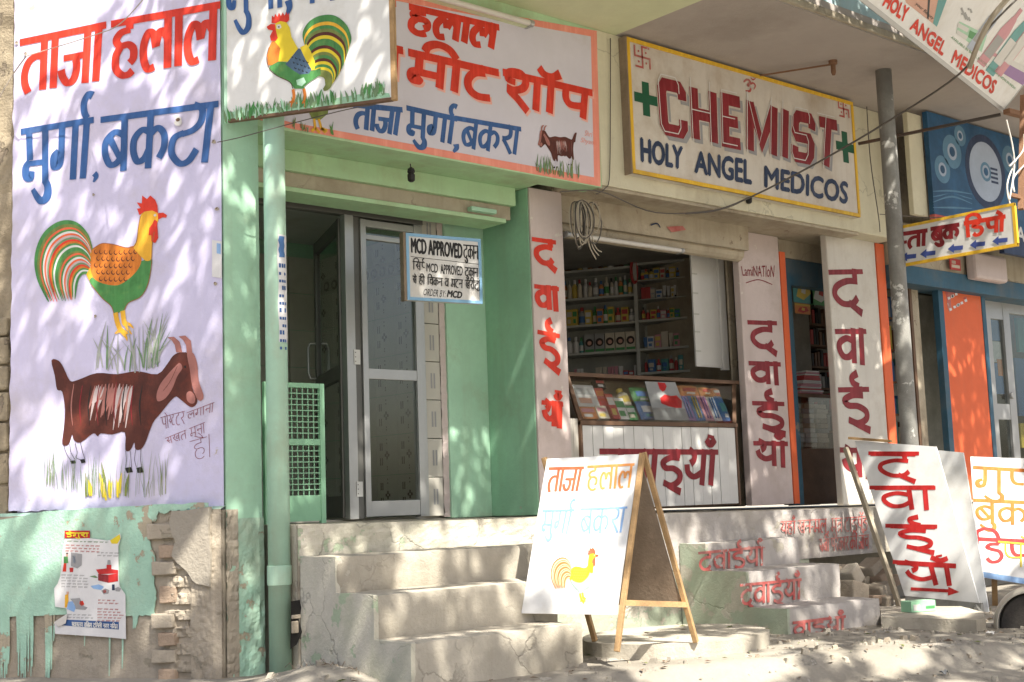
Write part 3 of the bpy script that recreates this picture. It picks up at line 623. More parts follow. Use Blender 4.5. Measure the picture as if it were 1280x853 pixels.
# inner room
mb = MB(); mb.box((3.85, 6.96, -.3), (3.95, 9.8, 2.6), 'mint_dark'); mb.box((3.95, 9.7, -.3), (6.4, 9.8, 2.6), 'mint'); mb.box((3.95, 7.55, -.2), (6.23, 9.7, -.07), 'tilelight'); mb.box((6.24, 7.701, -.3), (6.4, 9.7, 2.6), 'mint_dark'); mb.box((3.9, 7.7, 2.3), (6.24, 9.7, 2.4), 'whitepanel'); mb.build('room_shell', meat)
SW = PX(6.236); tp = None
for i in range(7):
    for j in range(7):
        if tp is None:
            m2 = MB(); m2.pbox(SW, -.148, .148, .003, .317, -.004, .006, 'tile'); tp = m2.build('tile', meat); o = tp
            m3 = MB(); s_ = .034
            for a, b in ((0, 1), (1, 0), (0, -1), (-1, 0)): m3.poly(SW, [(a * s_ * .25 - b * s_ * .4, .16 + b * s_ * .25 + a * s_ * .4), (a * s_ * .25 + b * s_ * .4, .16 + b * s_ * .25 - a * s_ * .4), (a * s_ + b * s_ * .3, .16 + b * s_ - a * s_ * .3), (a * s_ - b * s_ * .3, .16 + b * s_ + a * s_ * .3)], .0075, 'motif')
            for y in (.04, .06, .25, .28): m3.poly(SW, [(-.006, y), (.006, y), (.006, y + .012), (-.006, y + .012)], .0075, 'motif')
            for y in (.08, .2): m3.poly(SW, [(-.1, y), (-.085, y), (-.085, y + .06), (-.1, y + .06)], .0075, 'motif'); m3.poly(SW, [(-.075, y), (-.06, y), (-.06, y + .06), (-.075, y + .06)], .0075, 'motif')
            mo = m3.build('motif', tp)
        else:
            o = tp.copy(); col.objects.link(o); q = mo.copy(); col.objects.link(q); q.parent = o
        base = -Vector((3.6, 6.6, -.9)); o.location = base + SW.u * (-7.86 - i * .3) + SW.v * (-.06 + j * .32 - (.0 if j < 6 else 0))
BW = PY(9.69)
for i in range(7):
    for j in range(7):
        m2 = MB(); m2.pbox(BW, 4.1 + i * .3, 4.394 + i * .3, -.06 + j * .32, .254 + j * .32, -.01, .005, 'tile'); m2.build('tile', meat)
mb = MB(); mb.pbox(SW, -9.69, -7.72, 1.86, 1.99, .007, .012, 'tilelight')
for i in range(16): mb.lathe(SW.p(-9.6 + i * .12, 1.925, .012), [(.045, 0), (.03, .002)], 'motif', 10, (-1, 0, 0)); mb.lathe(SW.p(-9.6 + i * .12, 1.925, .0145), [(.024, 0), (.02, .001)], 'tilelight', 8, (-1, 0, 0))
mb.build('tile_border', meat)
# jamb tiles right of the door
JT = PY(7.5); ju0 = JT.uv(531, 450)[0]; ju1 = JT.uv(549, 450)[0]
for j in range(8):
    v0 = -.07 + j * .275; m2 = MB(); m2.pbox(JT, ju0, ju1, v0, v0 + .27, -.02, .006, 'tilelight')
    for a in (.32, .52): m2.poly(JT, [(ju0 + (ju1 - ju0) * a, v0 + .08), (ju0 + (ju1 - ju0) * (a + .12), v0 + .08), (ju0 + (ju1 - ju0) * (a + .12), v0 + .19), (ju0 + (ju1 - ju0) * a, v0 + .19)], .0075, 'greypaint')
    m2.build('tile', meat, bevel=.002)
mb = MB(); relief(mb, JT, ju1, ju1 + .06, -.08, 2.1, .012, 'pinkgrey', .02, .008, 16); mb.box((ju1, 7.5, -.08), (x0 + .02, 7.6, 2.1), 'darkroom'); mb.build('door_reveal', meat)

# ---- painting on the side wall
mb = MB(); 
write(mb, WP, 't aa j aa', [(26, 50), (131.5, 28), (127, 101), (24, 117)], .052, 'redorange', .0030, hlw=.85)
write(mb, WP, 'h l aa l', [(140, 27), (274, 3), (272, 75), (140, 97)], .052, 'redorange', .0040, hlw=.85)
write(mb, WP, 'm u g aa reph', [(27, 162), (116, 147), (110, 223), (30, 231)], .045, 'blue', .0030, hlw=.85)
write(mb, WP, 'b k rbig aa', [(127, 147), (272, 127), (263, 203), (127, 217)], .045, 'blue', .0040, hlw=.85)
mb.ribbon(WP, U(WP, [(118, 217, 1.2), (120.5, 221, 1.1), (117, 228, .4)]), .03, .0030, 'blue')
mb.build('painted_lettering', wall)
c2 = crop(0, 230, 4.062); SU = WP.uv(*c2([(600, 400)])[0])[0] - WP.uv(*c2([(500, 400)])[0])[0]
CA = dict(tail=['leafgreen', 'leafgreen', 'olive', 'palered', 'leafgreen', 'signwhite', 'palered', 'goatlight', 'grasspaint', 'redorange', 'wingorange', 'leafgreen', 'signwhite'], neck='gold', body='leafgreen', wing='wingorange', scale='goatbrown', red='redorange', eye='signwhite', leg='gold', line='rust')
mb = MB(); rooster_a(mb, WP, lambda x, y: WP.uv(x / 4.062, 230 + y / 4.062), .0030, CA, SU); mb.build('painted_rooster', wall)
mb = MB(); goat_a(mb, WP, lambda x, y: WP.uv(x / 3.555, 400 + y / 3.555), .0030, SU * 4.062 / 3.555); mb.build('painted_goat', wall)
mb = MB()
grass_a(mb, WP, [(120, 460), (150, 466), (185, 462), (200, 455)], ['grasspaint', 'greypaintgrass', 'greypaintgrass'], 42, 62, .010, .0045, 22, 2)
grass_a(mb, WP, [(55, 605), (85, 612), (120, 620), (160, 622), (210, 618)], ['grasspaint', 'grasspaint', 'olive', 'grasspaint', 'greypaintgrass', 'olive'], 90, 52, .00302, .0075, 6, 3)
grass_a(mb, WP, [(95, 620), (130, 624), (160, 618)], ['brightyellow', 'olive', 'brightyellow'], 12, 40, .022, .0070, 6, 4)
mb.build('painted_grass', wall)
mb = MB()
def w3(t, q, d): write(mb, WP, t, q, .00305, 'maroon', d, nib=.1, hlw=.8)
w3('p oo lig_st T r', [(201, 522), (231, 514), (231, 530), (203, 537)], .0030)
w3('l g aa n aa', [(234, 516), (268, 503), (267, 515), (235, 524)], .0036)
w3('s K t | m n aa', [(207, 548), (256, 528), (257, 541), (209, 556)], .0040)
w3('h ai dd', [(238, 552), (266, 544), (266, 568), (244, 576)], .0046)
mb.build('handwritten_notice', wall)
mb = MB()   # knocked-out plaster spots
for px, py, s in ((224, 152, .034), (268, 178, .014), (118, 244, .01), (22, 54, .012), (33, 68, .012), (272, 262, .013), (120, 396, .01), (270, 355, .012)):
    a, b = WP.uv(px, py); r_ = random.Random(px)
    mb.poly(WP, [(a + s * math.cos(q) * r_.uniform(.6, 1.2), b + s * math.sin(q) * r_.uniform(.6, 1.2)) for q in [i * .7 for i in range(9)]], .0078, 'signwhite' if s > .03 else 'plaster')
    mb.poly(WP, [(a - .004 + s * .45 * math.cos(q) * r_.uniform(.6, 1.2), b + .006 + s * .4 * math.sin(q) * r_.uniform(.6, 1.2)) for q in [i * .9 for i in range(7)]], .0082, 'darkwood')
mb.build('chipped_plaster', wall)
# ---- painting on the fascia
mb = MB(); pts = [FA.uv(*p) for p in [(325, 150), (362, 161), (750.5, 233.5), (745.5, 39), (540, 2), (325, -38)]]; pts[0] = (fx0 + .003, pts[0][1]); pts[-1] = (fx0 + .003, pts[-1][1])
mb.poly(FA, pts, .003, 'salmon'); pts = [FA.uv(*p) for p in [(325, 143), (362, 153), (742, 222), (738, 46), (540, 10), (325, -30)]]; pts[0] = (fx0 + .004, pts[0][1]); pts[-1] = (fx0 + .004, pts[-1][1])
mb.poly(FA, pts, .0045, 'lilac'); mb.build('painted_panel', fas)
mb = MB(); d0 = .0062
write(mb, FA, 't aa j aa | h l aa l', [(395, -22), (622.5, 31.5), (618, 62), (393, 15)], .058, 'redorange', .0056, hlw=.8)
for sh, mt, dd in (((.016, -.016), 'salmonlight', .0056), ((0, 0), 'redorange', .0072)):
    write(mb, FA, 'm ii T', [(511, 62), (621, 87), (617, 127), (508, 102)], .066, mt, dd, sh, hlw=.8)
    write(mb, FA, 'sh o_ p', [(629, 87), (738, 113), (735, 150), (627, 132)], .066, mt, dd, sh, hlw=.8)
    write(mb, FA, 'h l v aa', [(330, 20), (501, 59), (499, 100), (330, 62)], .066, mt, dd + .0015, sh, hlw=.8)
write(mb, FA, 't aa j aa', [(441, 129), (502, 135), (497, 170), (440, 160)], .036, 'blue', .0056)
write(mb, FA, 'm u g aa reph', [(508, 133), (570, 147), (565, 181), (508, 170)], .036, 'blue', .0056)
write(mb, FA, ', b k r aa', [(569, 146), (650, 160), (646, 194), (565, 184)], .034, 'blue', .0062)
mb.build('painted_lettering', fas)
mb = MB(); c6 = crop(350, 0, 3.048)
def Tg(x, y): return FA.uv(350 + (1128 - (x - 230) * 148 / 676) / 3.048, (478 + (y - 70) * 162 / 600) / 3.048)
goat_a(mb, FA, Tg, .007, .042)
grass_a(mb, FA, [(669, 214), (690, 218), (725, 222)], ['grasspaint', 'olive', 'grasspaint'], 40, 20, .009, .009, 4, 5)
mb.poly(FA, U(FA, c6([(100, 415), (185, 395), (180, 435), (150, 460), (120, 455)])), .007, 'olive')
for P in ([(128, 455), (132, 490), (118, 502)], [(145, 455), (155, 490), (178, 500)], [(132, 490), (150, 508)], [(155, 490), (172, 508)]): mb.ribbon(FA, U(FA, c6([(*p, 1) for p in P])), .018, .0075, 'gold', smooth=False)
grass_a(mb, FA, [(365, 160), (385, 164)], ['grasspaint', 'olive'], 12, 10, .008, .008, 3, 6); grass_a(mb, FA, [(408, 166), (416, 168)], ['leafgreen'], 5, 18, .01, .0085, 5, 6)
mb.build('painted_animals', fas)
mb = MB(); ftext(mb, FA, 'Shri', [(730, 163), (740, 165), (740, 172), (730, 170)], 'salmon', .006, italic=.3); ftext(mb, FA, 'Shyam', [(725, 172), (743, 176), (743, 184), (725, 180)], 'salmon', .006, italic=.3); mb.build('signature', fas)
# ------------------------------------------------------------------ balcony slab over the pavement
bal = thing('balcony', (4.2, 5.45, 3.43), 'deep concrete balcony slab roofing both shop fronts with pale blue parapet', 'balcony')
xs = 6.86
mb = MB(); mb.box((3.75, 5.45, 3.43), (xs, 6.95, 3.56), 'limepale'); mb.box((xs, 5.45, 3.43), (14.5, 6.95, 3.56), 'soffit'); mb.build('slab', bal)
mb = MB(); mb.box((3.75, 5.43, 3.44), (14.5, 5.52, 3.50), 'creamdirty'); mb.build('slab_edge', bal, bevel=.01)
mb = MB(); mb.box((3.75, 5.46, 3.50), (14.5, 5.56, 4.5), 'parapet'); mb.build('parapet', bal)
mb = MB(); mb.box((3.6, 6.96, 3.4301), (14.5, 10.2, 3.6), 'darkroom'); mb.box((3.6, 6.96, 3.6), (14.5, 7.2, 6.5), 'cream'); mb.build('upper_wall', bal)
mb = MB(); hx, hy = onZ(1041, 76, 3.43)[0], onZ(1041, 76, 3.43)[1]
mb.lathe((hx, hy, 3.43), [(.035, 0), (.035, -.03), (.02, -.035), (.02, -.1), (.012, -.12)][::1], 'rustiron', 12); a = onY(952, 87, 6.5); mb.bar((a.x, 6.52, 3.40), (hx, hy, 3.40), .012, .012, 'rustiron'); tag(mb.build('ceiling_hook'), 'rusty ceiling hook with thin rod on the grey balcony underside', 'hook')
# ------------------------------------------------------------------ CHEMIST SHOP
chem = thing('chemist_shop', (6.9, 6.6, -.08), 'cream fronted chemist shop with red lettered pillars and open counter', 'shop')
cx1 = 9.84
mb = MB(); mb.box((fx1 + .001, 6.6, 2.262), (cx1, 6.78, 3.43), 'cream'); mb.box((fx1 - .02, 6.615, 2.235), (cx1, 6.79, 2.262), 'creamdirty'); cf = mb.build('fascia', chem, bevel=.006)
mb = MB(); mb.box((6.47, 6.79, 2.262), (cx1, 7.7, 3.43), 'creamdirty'); mb.box((cx1, 6.92, 2.262), (14.5, 7.7, 3.43), 'creamdirty'); mb.build('lintel', chem)
mb = MB(); relief(mb, PY(7.0), 6.56, 8.78, 2.06, 2.262, 0, 'creamdirty', .04, .008, 5); mb.box((6.56, 7.01, 2.06), (8.78, 7.3, 2.262), 'creamdirty'); mb.lathe((6.56, 7.12, 2.05), [(.07, 0), (.07, 2.22)], 'creamdirty', 12, (1, 0, 0)); mb.build('rolled_shutter', chem)
mb = MB(); q = PY(7.0); mb.ribbon(q, U(q, [(812, 282), (820, 280), (824, 285)]), .012, .012, 'navy'); mb.poly(q, U(q, [(832, 284), (852, 283), (856, 288), (838, 291)]), .012, 'fadedred'); mb.build('faded_painting', chem)
P1 = PY(6.94); a0 = P1.uv(662, 300)[0]; a1 = P1.uv(694.5, 300)[0]; f0 = P1.uv(661, 300)[0]
mb = MB(); mb.box((6.242, 6.94, -.09), (6.56, 6.96, 2.262), 'pinkgrey'); mb.box((6.462, 6.962, -.09), (6.56, 7.7, 2.262), 'pinkgrey'); p1 = mb.build('left_pillar', chem, bevel=.006)
mb = MB(); mt = 'redorange'
for t, q in (('d', [(665, 296), (693, 300), (696, 334), (668, 328)]), ('v aa', [(668, 355), (697, 358), (699, 391), (669, 383)]), ('I', [(672, 412), (698, 417), (700, 459), (674, 452)]), ('y aa cb', [(677, 500), (703, 502), (702, 537), (678, 528)])):
    write(mb, P1, t, q, .052, mt, .003, hlw=.62)
mb.build('painted_lettering', p1)
P2 = PY(7.13)
b0 = P2.uv(924, 340)[0]; b1 = P2.uv(975, 340)[0]
mb = MB(); mb.box((b0, 7.13, -.09), (b1, 7.2, 2.262), 'pinkgrey'); p2 = mb.build('middle_pillar', chem, bevel=.008)
mb = MB(); mb.box((b1 + .001, 7.12, -.09), (b1 + .075, 7.18, 2.13), 'orange'); mb.build('orange_edge', chem, bevel=.004)
mb = MB()
for t, q in (('d', [(934.5, 400), (969, 401), (972, 437), (938, 434)]), ('v aa', [(936, 451), (974, 452), (976, 483), (938, 477)]), ('I', [(940.5, 501), (978, 502), (982, 537), (944, 535)]), ('y aa cb', [(942, 551), (983, 551), (984, 586), (943, 578)])):
    write(mb, P2, t, q, .062, 'maroon', .003, hlw=.62)
ftext(mb, P2, 'LamiNATIoN', [(926, 333), (968, 332), (967, 347), (928, 345)], 'maroon', .003); mb.ribbon(P2, U(P2, [(932, 354), (948, 350), (965, 356)]), .008, .003, 'maroon')
mb.build('painted_lettering', p2)
P3 = PY(6.83); e0 = P3.uv(1033, 300)[0]; e1 = P3.uv(1093, 300)[0]
mb = MB(); mb.box((e0, 6.83, -.12), (e1, 6.9, 3.43), 'pillarwhite'); mb.box((cx1, 6.62, 2.262), (e1 + .05, 6.828, 3.43), 'cream'); p3 = mb.build('right_pillar', chem, bevel=.012)
mb = MB(); mb.box((e1 + .001, 6.82, -.12), (e1 + .13, 6.89, 2.262), 'orange'); mb.build('orange_edge', chem, bevel=.004)
mb = MB()
for t, q in (('d', [(1036, 337), (1076, 336), (1079, 384), (1040, 382)]), ('v aa', [(1044, 411), (1081, 410), (1083, 458), (1046, 449)]), ('I', [(1048, 484), (1084, 483), (1088, 530), (1052, 528)]), ('y aa', [(1050, 559), (1088, 559), (1090, 600), (1052, 592)])):
    write(mb, P3, t, q, .074, 'maroon', .003, hlw=.62)
mb.build('painted_lettering', p3)
# plinth in front of both shops
pl_ = thing('shop_plinth', (3.5, PF, -1), 'long raised concrete plinth along the front of the shops', 'plinth')
def ptop(x): return -.078 - .0105 * (x - 3.9)
def strip(mb, x0, x1, y0, y1, z0, m, zt=None):
    a, b = ptop(x0), ptop(x1); mb.hexa([(x0, y0, z0), (x1, y0, z0), (x1, y1, z0), (x0, y1, z0), (x0, y0, a), (x1, y0, b), (x1, y1, b + .02), (x0, y1, a + .02)], m)
mb = MB(); strip(mb, 3.87, 8.42, PF + .012, 9.6, -1.3, 'concrete'); mb.build('plinth_core', pl_)
mb = MB(); strip(mb, 8.42, 14.5, PF + .012, 9.6, -.50, 'concrete'); mb.build('overhanging_floor', pl_)
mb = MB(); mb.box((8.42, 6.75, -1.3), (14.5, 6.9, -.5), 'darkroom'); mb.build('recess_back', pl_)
def face(x0, x1, z0, z1f, m, amp=.006, seed=0, nm='plinth_face', y=PF):
    mb = MB(); nx = int((x1 - x0) / .03); nz = max(3, int(.5 / .03))
    mb.grid(lambda i, j: (x0 + (x1 - x0) * i, y - amp * (N3((x0 + (x1 - x0) * i) * 7, j * 5, seed) + .6 * N3(i * 60, j * 14, seed)) * (1 if 0 < j < 1 else 0), z0 + (z1f(x0 + (x1 - x0) * i) - z0) * j), nx, 12, m)
    mb.grid(lambda i, j: (x0 + (x1 - x0) * i, y + .012 * j, z1f(x0 + (x1 - x0) * i) - .001 + .001 * j), nx, 1, m); return mb.build(nm, pl_)
face(3.87, 6.62, -.30, ptop, 'plinthpaint', seed=1); face(3.87, 5.2, -1.0, lambda x: -.301, 'concrete', seed=6, nm='lower_plinth_face', y=PF + .004); face(5.2, 8.42, -1.0, lambda x: -.301, 'stairgreen', seed=2, nm='lower_plinth_face', y=PF + .004); pf = face(6.62, 9.25, -.50, ptop, 'plinthlilac', seed=3, y=PF - .004); face(9.25, 13.5, -.5, ptop, 'concrete', seed=4)
PQ = PY(PF); mb = MB()
write(mb, PQ, 'y h aa cb | K n - m l , | m uu tr | T aa i ph o_ D', [(974, 652), (1083, 645), (1083, 664), (974, 668)], .012, 'fadedred', .014, nib=.1, hlw=.6, gap=.25)
write(mb, PQ, 's b ii | p r k aa r | k ii | j aa cb c', [(1022, 674), (1084, 668), (1084, 686), (1022, 690)], .012, 'fadedred', .014, nib=.1, hlw=.6, gap=.25)
mb.build('painted_notice', pf)
# stairs
def stairs(name, label, X0, X1b, ys, zs, zg, m_front, m_side, words=None):
    t = thing(name, (X0, ys[-1], zg), label, 'stairs'); yb = PF - .012
    mb = MB(); n = len(ys)
    # side profile (left flank)
    SP = PX(X0 - .004); prof = [(-yb, zg - .2), (-yb, zs[0])]
    for k in range(n): prof += [(-ys[k], zs[k])] + ([(-ys[k], zs[k + 1])] if k < n - 1 else [(-ys[k], zg - .2)])
    mb.poly(SP, jag(prof, .006, 2, 4), .0, m_side, .03); mb.build('side_face', t, bevel=.006)
    for k in range(n):
        mb = MB(); X1 = X1b + ((.38, .10, 0)[k] if X0 < 5 else 0); y0 = ys[k]; z1 = zs[k]; z0 = (zs[k + 1] if k < n - 1 else zg - .2)
        mb.rbox((X0 + .004, y0, z0 - (.03 if k < n - 1 else 0)), (X1 + .012 * (k % 2), yb - k * .003, z1), m_front, r=.013, amp=.005, seed=k * 3 + X0)
        o = mb.build('step', t, smooth=True)
        if words and words[k]:
            pl = PY(y0); mb = MB(); write(mb, pl, *words[k], .026, 'fadedred', .009, hlw=.7); mb.build('painted_lettering', o)
    return t
stairs('left_stairs', 'bare concrete stairs leading up to the mint green meat shop', 3.88, 5.03, [5.94, 5.60, 5.29], [-.247, -.437, -.657], -.90, 'concrete', 'plinthpaint')
stairs('right_stairs', 'three steps with faded red letters on the risers below the chemist counter', 6.94, 7.97, [6.05, 5.71, 5.39], [-.318, -.505, -.735], -.96, 'plinthlilac', 'stairgreen',
       [('d v aa I y aa cb', [(872, 690), (954, 682), (954, 707), (872, 714)]), ('d v aa I y aa cb', [(924, 730), (1000, 723), (1000, 749), (924, 757)]), ('v aa i y aa cb', [(990, 777), (1055, 769), (1055, 788), (990, 796)])])
# ================================================================== OBJECTS
# ---- aluminium door
D = PY(7.44); door = thing('aluminium_door', (4.9, 7.44, -.08), 'grey aluminium framed glass door of the meat shop, one leaf pushed inwards', 'door')
def U1(x, y=450): return D.uv(x, y)[0]
zt = 2.0; zb = -.07
mb = MB(); a, b = U1(431), U1(442)
mb.pbox(D, a, b, zb, zt, -.03, .03, 'alu'); mb.pbox(D, b, U1(452), zb, zt, -.05, .0, 'aludark'); mb.pbox(D, U1(520), U1(531) - .002, zb, zt, -.05, .012, 'alu'); mb.pbox(D, fx0 + .1, U1(531), zt + .001, zt + .05, -.05, .02, 'aludark'); mb.build('door_frame', door, bevel=.003)
for y in (447, 612):
    mb = MB(); z = D.uv(440, y)[1]; mb.pbox(D, b - .018, b + .03, z - .05, z + .05, .031, .036, 'whitepanel')
    for q in (-.03, 0, .03): mb.lathe(D.p(b - .008, z + q, .036), [(.004, 0), (.004, .002)], 'aludark', 6, (0, -1, 0))
    mb.build('hinge', door)
L0, L1 = U1(452.5), U1(530)
lf = MB(); s0 = L0 + .045; s1 = L1 - .075
lf.pbox(D, L0, s0, zb + .01, zt - .01, -.03, .016, 'alu'); lf.pbox(D, s1, L1 - .02, zb + .01, zt - .01, -.03, .018, 'alu')
zz = [D.uv(485, y)[1] for y in (297, 303, 462, 475, 626)]
lf.pbox(D, s0, s1, zt - .06, zt - .012, -.028, .014, 'alu'); lf.pbox(D, s0, s1, zz[1], zz[0], -.028, .014, 'alu'); lf.pbox(D, s0, s1, zz[3], zz[2], -.028, .014, 'alu'); lf.pbox(D, s0, s1, zb + .012, zz[4], -.028, .014, 'alu')
lf = lf.build('closed_leaf', door, bevel=.003)
for v0, v1 in ((zz[0], zt - .06), (zz[2], zz[1]), (zz[4], zz[3])):
    mb = MB(); mb.pbox(D, s0, s1, v0, v1, -.01, -.004, 'glass'); mb.build('pane', lf)
# open leaf swings inwards
hp = D.p(U1(433), 0, -.04); r = ray(397, 450); dv = Vector((r.x * 8.35 / r.y, 8.35, 0)) - Vector((hp.x, hp.y, 0)); Ln = dv.length; dv.normalize()
OL = Pl((hp.x, hp.y, 0), -dv, (0, 0, 1)); 
mb = MB()
for a, b_ in ((-Ln, -Ln + .06), (-.06, 0)): mb.pbox(OL, a, b_, zb + .01, zt - .01, -.02, .02, 'aludark')
for a, b_ in ((zt - .1, zt - .012), (.88, .98), (zb + .012, zb + .16)): mb.pbox(OL, -Ln + .06, -.06, a, b_, -.018, .018, 'aludark')
ol = mb.build('open_leaf', door, bevel=.003)
for a, b_ in ((.98, zt - .1), (zb + .16, .88)): mb = MB(); mb.pbox(OL, -Ln + .06, -.06, a, b_, -.004, .003, 'glass'); mb.build('pane', ol)
for s in (1, -1):
    mb = MB(); P = [OL.p(-Ln + .03, .97 + z, s * q) for z, q in ((0, .02), (0, .06), (.04, .075), (.22, .075), (.26, .06), (.26, .02))]; mb.tube(P, .01, 'alu', 8); mb.build('handle', ol)
# ---- mesh gate
GP = PY(6.98); gate = thing('mesh_gate', (4.3, 6.98, -.08), 'small bright green wire mesh gate folded beside the meat shop door', 'gate')
g0, g1 = 4.10, GP.uv(404, 500)[0]; gt = GP.uv(400, 480)[1]; gm = [GP.uv(400, y)[1] for y in (549, 557, 619, 648)]
mb = MB(); mb.pbox(GP, g1 - .035, g1, -.13, gt, -.015, .015, 'gategreen'); mb.pbox(GP, g0 - .04, g0, -.13, gt, -.015, .015, 'gategreen'); mb.pbox(GP, g0, g1 - .035, gt - .03, gt, -.014, .014, 'gategreen'); mb.pbox(GP, g0, g1 - .035, gm[1], gm[0], -.014, .014, 'gategreen'); mb.build('gate_frame', gate, bevel=.003)
mb = MB(); mb.pbox(GP, g0, g1 - .035, -.065, gm[2], -.008, .008, 'gategreen'); mb.build('kick_plate', gate)
for v0, v1 in ((gm[0], gt - .03), (gm[2], gm[1])):
    mb = MB(); n = 9
    for k in range(n + 1):
        u = g0 + (g1 - .035 - g0) * k / n; mb.pbox(GP, u - .003, u + .003, v0, v1, -.003, .003, 'gategreen')
    n = 9
    for k in range(1, n): v = v0 + (v1 - v0) * k / n; mb.pbox(GP, g0, g1 - .035, v - .003, v + .003, .0032, .008, 'gategreen')
    mb.build('wire_mesh', gate)
# ---- rainwater pipe
c_ = PY(6.4); pc = (c_.uv(331.5, 450)[0] + c_.uv(360, 450)[0]) / 2; pr = (c_.uv(360, 450)[0] - c_.uv(331.5, 450)[0]) / 2 * .84
pipe = thing('drainpipe', (pc, 6.40, -.95), 'fat mint green rainwater pipe standing beside the meat shop doorway', 'pipe')
z1_ = c_.uv(345, 707)[1]; z2_ = c_.uv(345, 732)[1]
mb = MB(); mb.lathe((pc, 6.4, 0), [(pr, -1.0), (pr, 3.43)], 'pipegreen', 28); mb.build('pipe', pipe, smooth=True)
mb = MB(); mb.lathe((pc, 6.4, 0), [(pr + .001, z2_), (pr + .006, z2_ + .002), (pr + .006, z1_ - .002), (pr + .001, z1_)], 'pipegreen', 28); mb.build('collar', pipe)
def onpipe(px, py):   # point on the pipe's front
    r = ray(px, py); 
    A_ = r.x ** 2 + r.y ** 2; B_ = -2 * (r.x * pc + r.y * 6.4); C_ = pc * pc + 6.4 ** 2 - (pr + .003) ** 2; t = (-B_ - math.sqrt(max(0, B_ * B_ - 4 * A_ * C_))) / (2 * A_); return r * t
def bent(a0, a1, z0, z1, m, d=.002, n=8):
    mb = MB(); mb.grid(lambda i, j: (pc + (pr + d + .001 * math.sin(j * 9)) * math.sin(a0 + (a1 - a0) * i + .05 * math.sin(j * 14)), 6.4 - (pr + d) * math.cos(a0 + (a1 - a0) * i + .05 * math.sin(j * 14)), z0 + (z1 - z0) * j), n, 14, m); return mb
za, zb_ = c_.uv(355, 297)[1], c_.uv(355, 430)[1]
ps = bent(-.33, .75, zb_, za, 'paper').build('pasted_paper'); tag(ps, 'torn printed paper strip pasted round the green rainwater pipe', 'paper')
m2 = bent(-.22, .35, za - .13, za - .01, 'p_blue', .004); m2.build('portrait_print', ps)
mb = MB()
for k in range(12):
    z = za - .19 - k * .042; 
    for q in range(3):
        if (k * 3 + q) % 5 == 4: continue
        a0 = -.24 + q * .26; mb.grid(lambda i, j: (pc + (pr + .004) * math.sin(a0 + .19 * i), 6.4 - (pr + .004) * math.cos(a0 + .19 * i), z + (.016 if k % 3 else .024) * j), 2, 1, 'blue')
mb.build('print_lines', ps)
# ---- rooster signboard standing out from the corner
RS = WP.off(.03); rs = thing('rooster_signboard', WP.p(.02, 2.21, .03), 'white metal signboard painted with a rooster, hung out from the shop corner', 'signboard')
q = [RS.uv(*p) for p in [(282, 152.5), (490.5, 120.5)]]; ru0, rv = q[0]; ru1 = q[1][0]; rv = (rv + q[1][1]) / 2; rt = 3.25
mb = MB(); mb.pbox(RS, ru0, ru1, rv, rt, -.012, 0, 'boardwhite'); mb.build('sheet', rs)
mb = MB()
for a in ((ru0 - .006, ru0 + .012, rv - .01, rt), (ru1 - .006, ru1 + .02, rv - .01, rt)): mb.pbox(RS, *a, -.03, .003, 'pipegreen' if a[0] < ru1 - .1 else 'wood')
mb.pbox(RS, ru0 + .012, ru1 - .006, rv - .012, rv + .004, -.03, .003, 'darkwood'); mb.build('frame', rs)
c5 = crop(270, 0, 4.267); mb = MB()
write(mb, RS, 'm u g aa reph , b k r aa', [(282, -58), (470, -84), (470, -6), (284, 19)], .030, 'blue', .004)
mb.build('painted_lettering', rs)
mb = MB(); d = .004
def u5(pts): return U(RS, c5(pts))
OB = [(482, 240), (478, 180), (510, 130), (565, 103), (630, 105), (685, 145), (712, 200), (716, 235)]; IB = [(530, 400), (548, 392), (575, 395), (598, 405), (606, 425), (604, 455), (590, 475), (575, 485)]
cols = ['leafgreen', 'leafgreen', 'gold', 'leafgreen', 'olive', 'goatbrown', 'brightyellow', 'leafgreen', 'leafgreen', 'goatbrown', 'brightyellow', 'olive', 'leafgreen', 'goatbrown', 'brightyellow', 'leafgreen', 'brightyellow', 'olive']
for k in range(18):
    f = k / 17; P = [(a[0] + (b[0] - a[0]) * f + (math.sin(f * 3.1) * 12 if j > 4 else 0), a[1] + (b[1] - a[1]) * f + (math.sin(f * 3.14) * 25 * (j > 5)), (.6, 1, 1.2, 1.2, 1.2, 1, .7, .15)[j]) for j, (a, b) in enumerate(zip(OB, IB))]
    mb.ribbon(RS, u5(P), .034, d, cols[k]); d += 4e-5
mb.poly(RS, u5([(298, 345), (330, 330), (385, 335), (440, 380), (520, 380), (560, 365), (560, 400), (500, 440), (470, 465), (475, 475), (420, 475), (410, 460), (395, 440), (320, 400), (285, 365)]), d, 'leafgreen'); d += 2e-4
mb.poly(RS, u5([(430, 430), (470, 415), (482, 440), (460, 462), (435, 455)]), d, 'mint'); d += 4e-5
mb.poly(RS, u5([(450, 255), (485, 238), (505, 270), (530, 330), (528, 375), (505, 378)]), d, 'brightyellow'); d += 4e-5
mb.poly(RS, u5([(440, 262), (452, 262), (480, 320), (512, 372), (498, 395), (450, 400), (410, 375), (372, 345), (395, 320)]), d, 'slateblue'); d += 4e-5
for k in range(14): x = 405 + (k % 5) * 20 + (k // 5) * 8; y = 300 + (k // 5) * 30 + (k % 5) * 7; mb.ribbon(RS, u5([(x, y, .5), (x + 4, y + 9, 1), (x + 12, y + 6, .4)]), .006, d, 'black')
d += 4e-5
mb.poly(RS, u5([(320, 128), (345, 115), (375, 118), (395, 150), (405, 200), (440, 262), (395, 318), (385, 332), (330, 330), (318, 240), (312, 180)]), d, 'brightyellow'); d += 4e-5
mb.poly(RS, u5([(300, 222), (318, 225), (345, 260), (335, 330), (298, 350), (280, 350), (275, 300), (285, 255)]), d, 'wingorange'); d += 4e-5
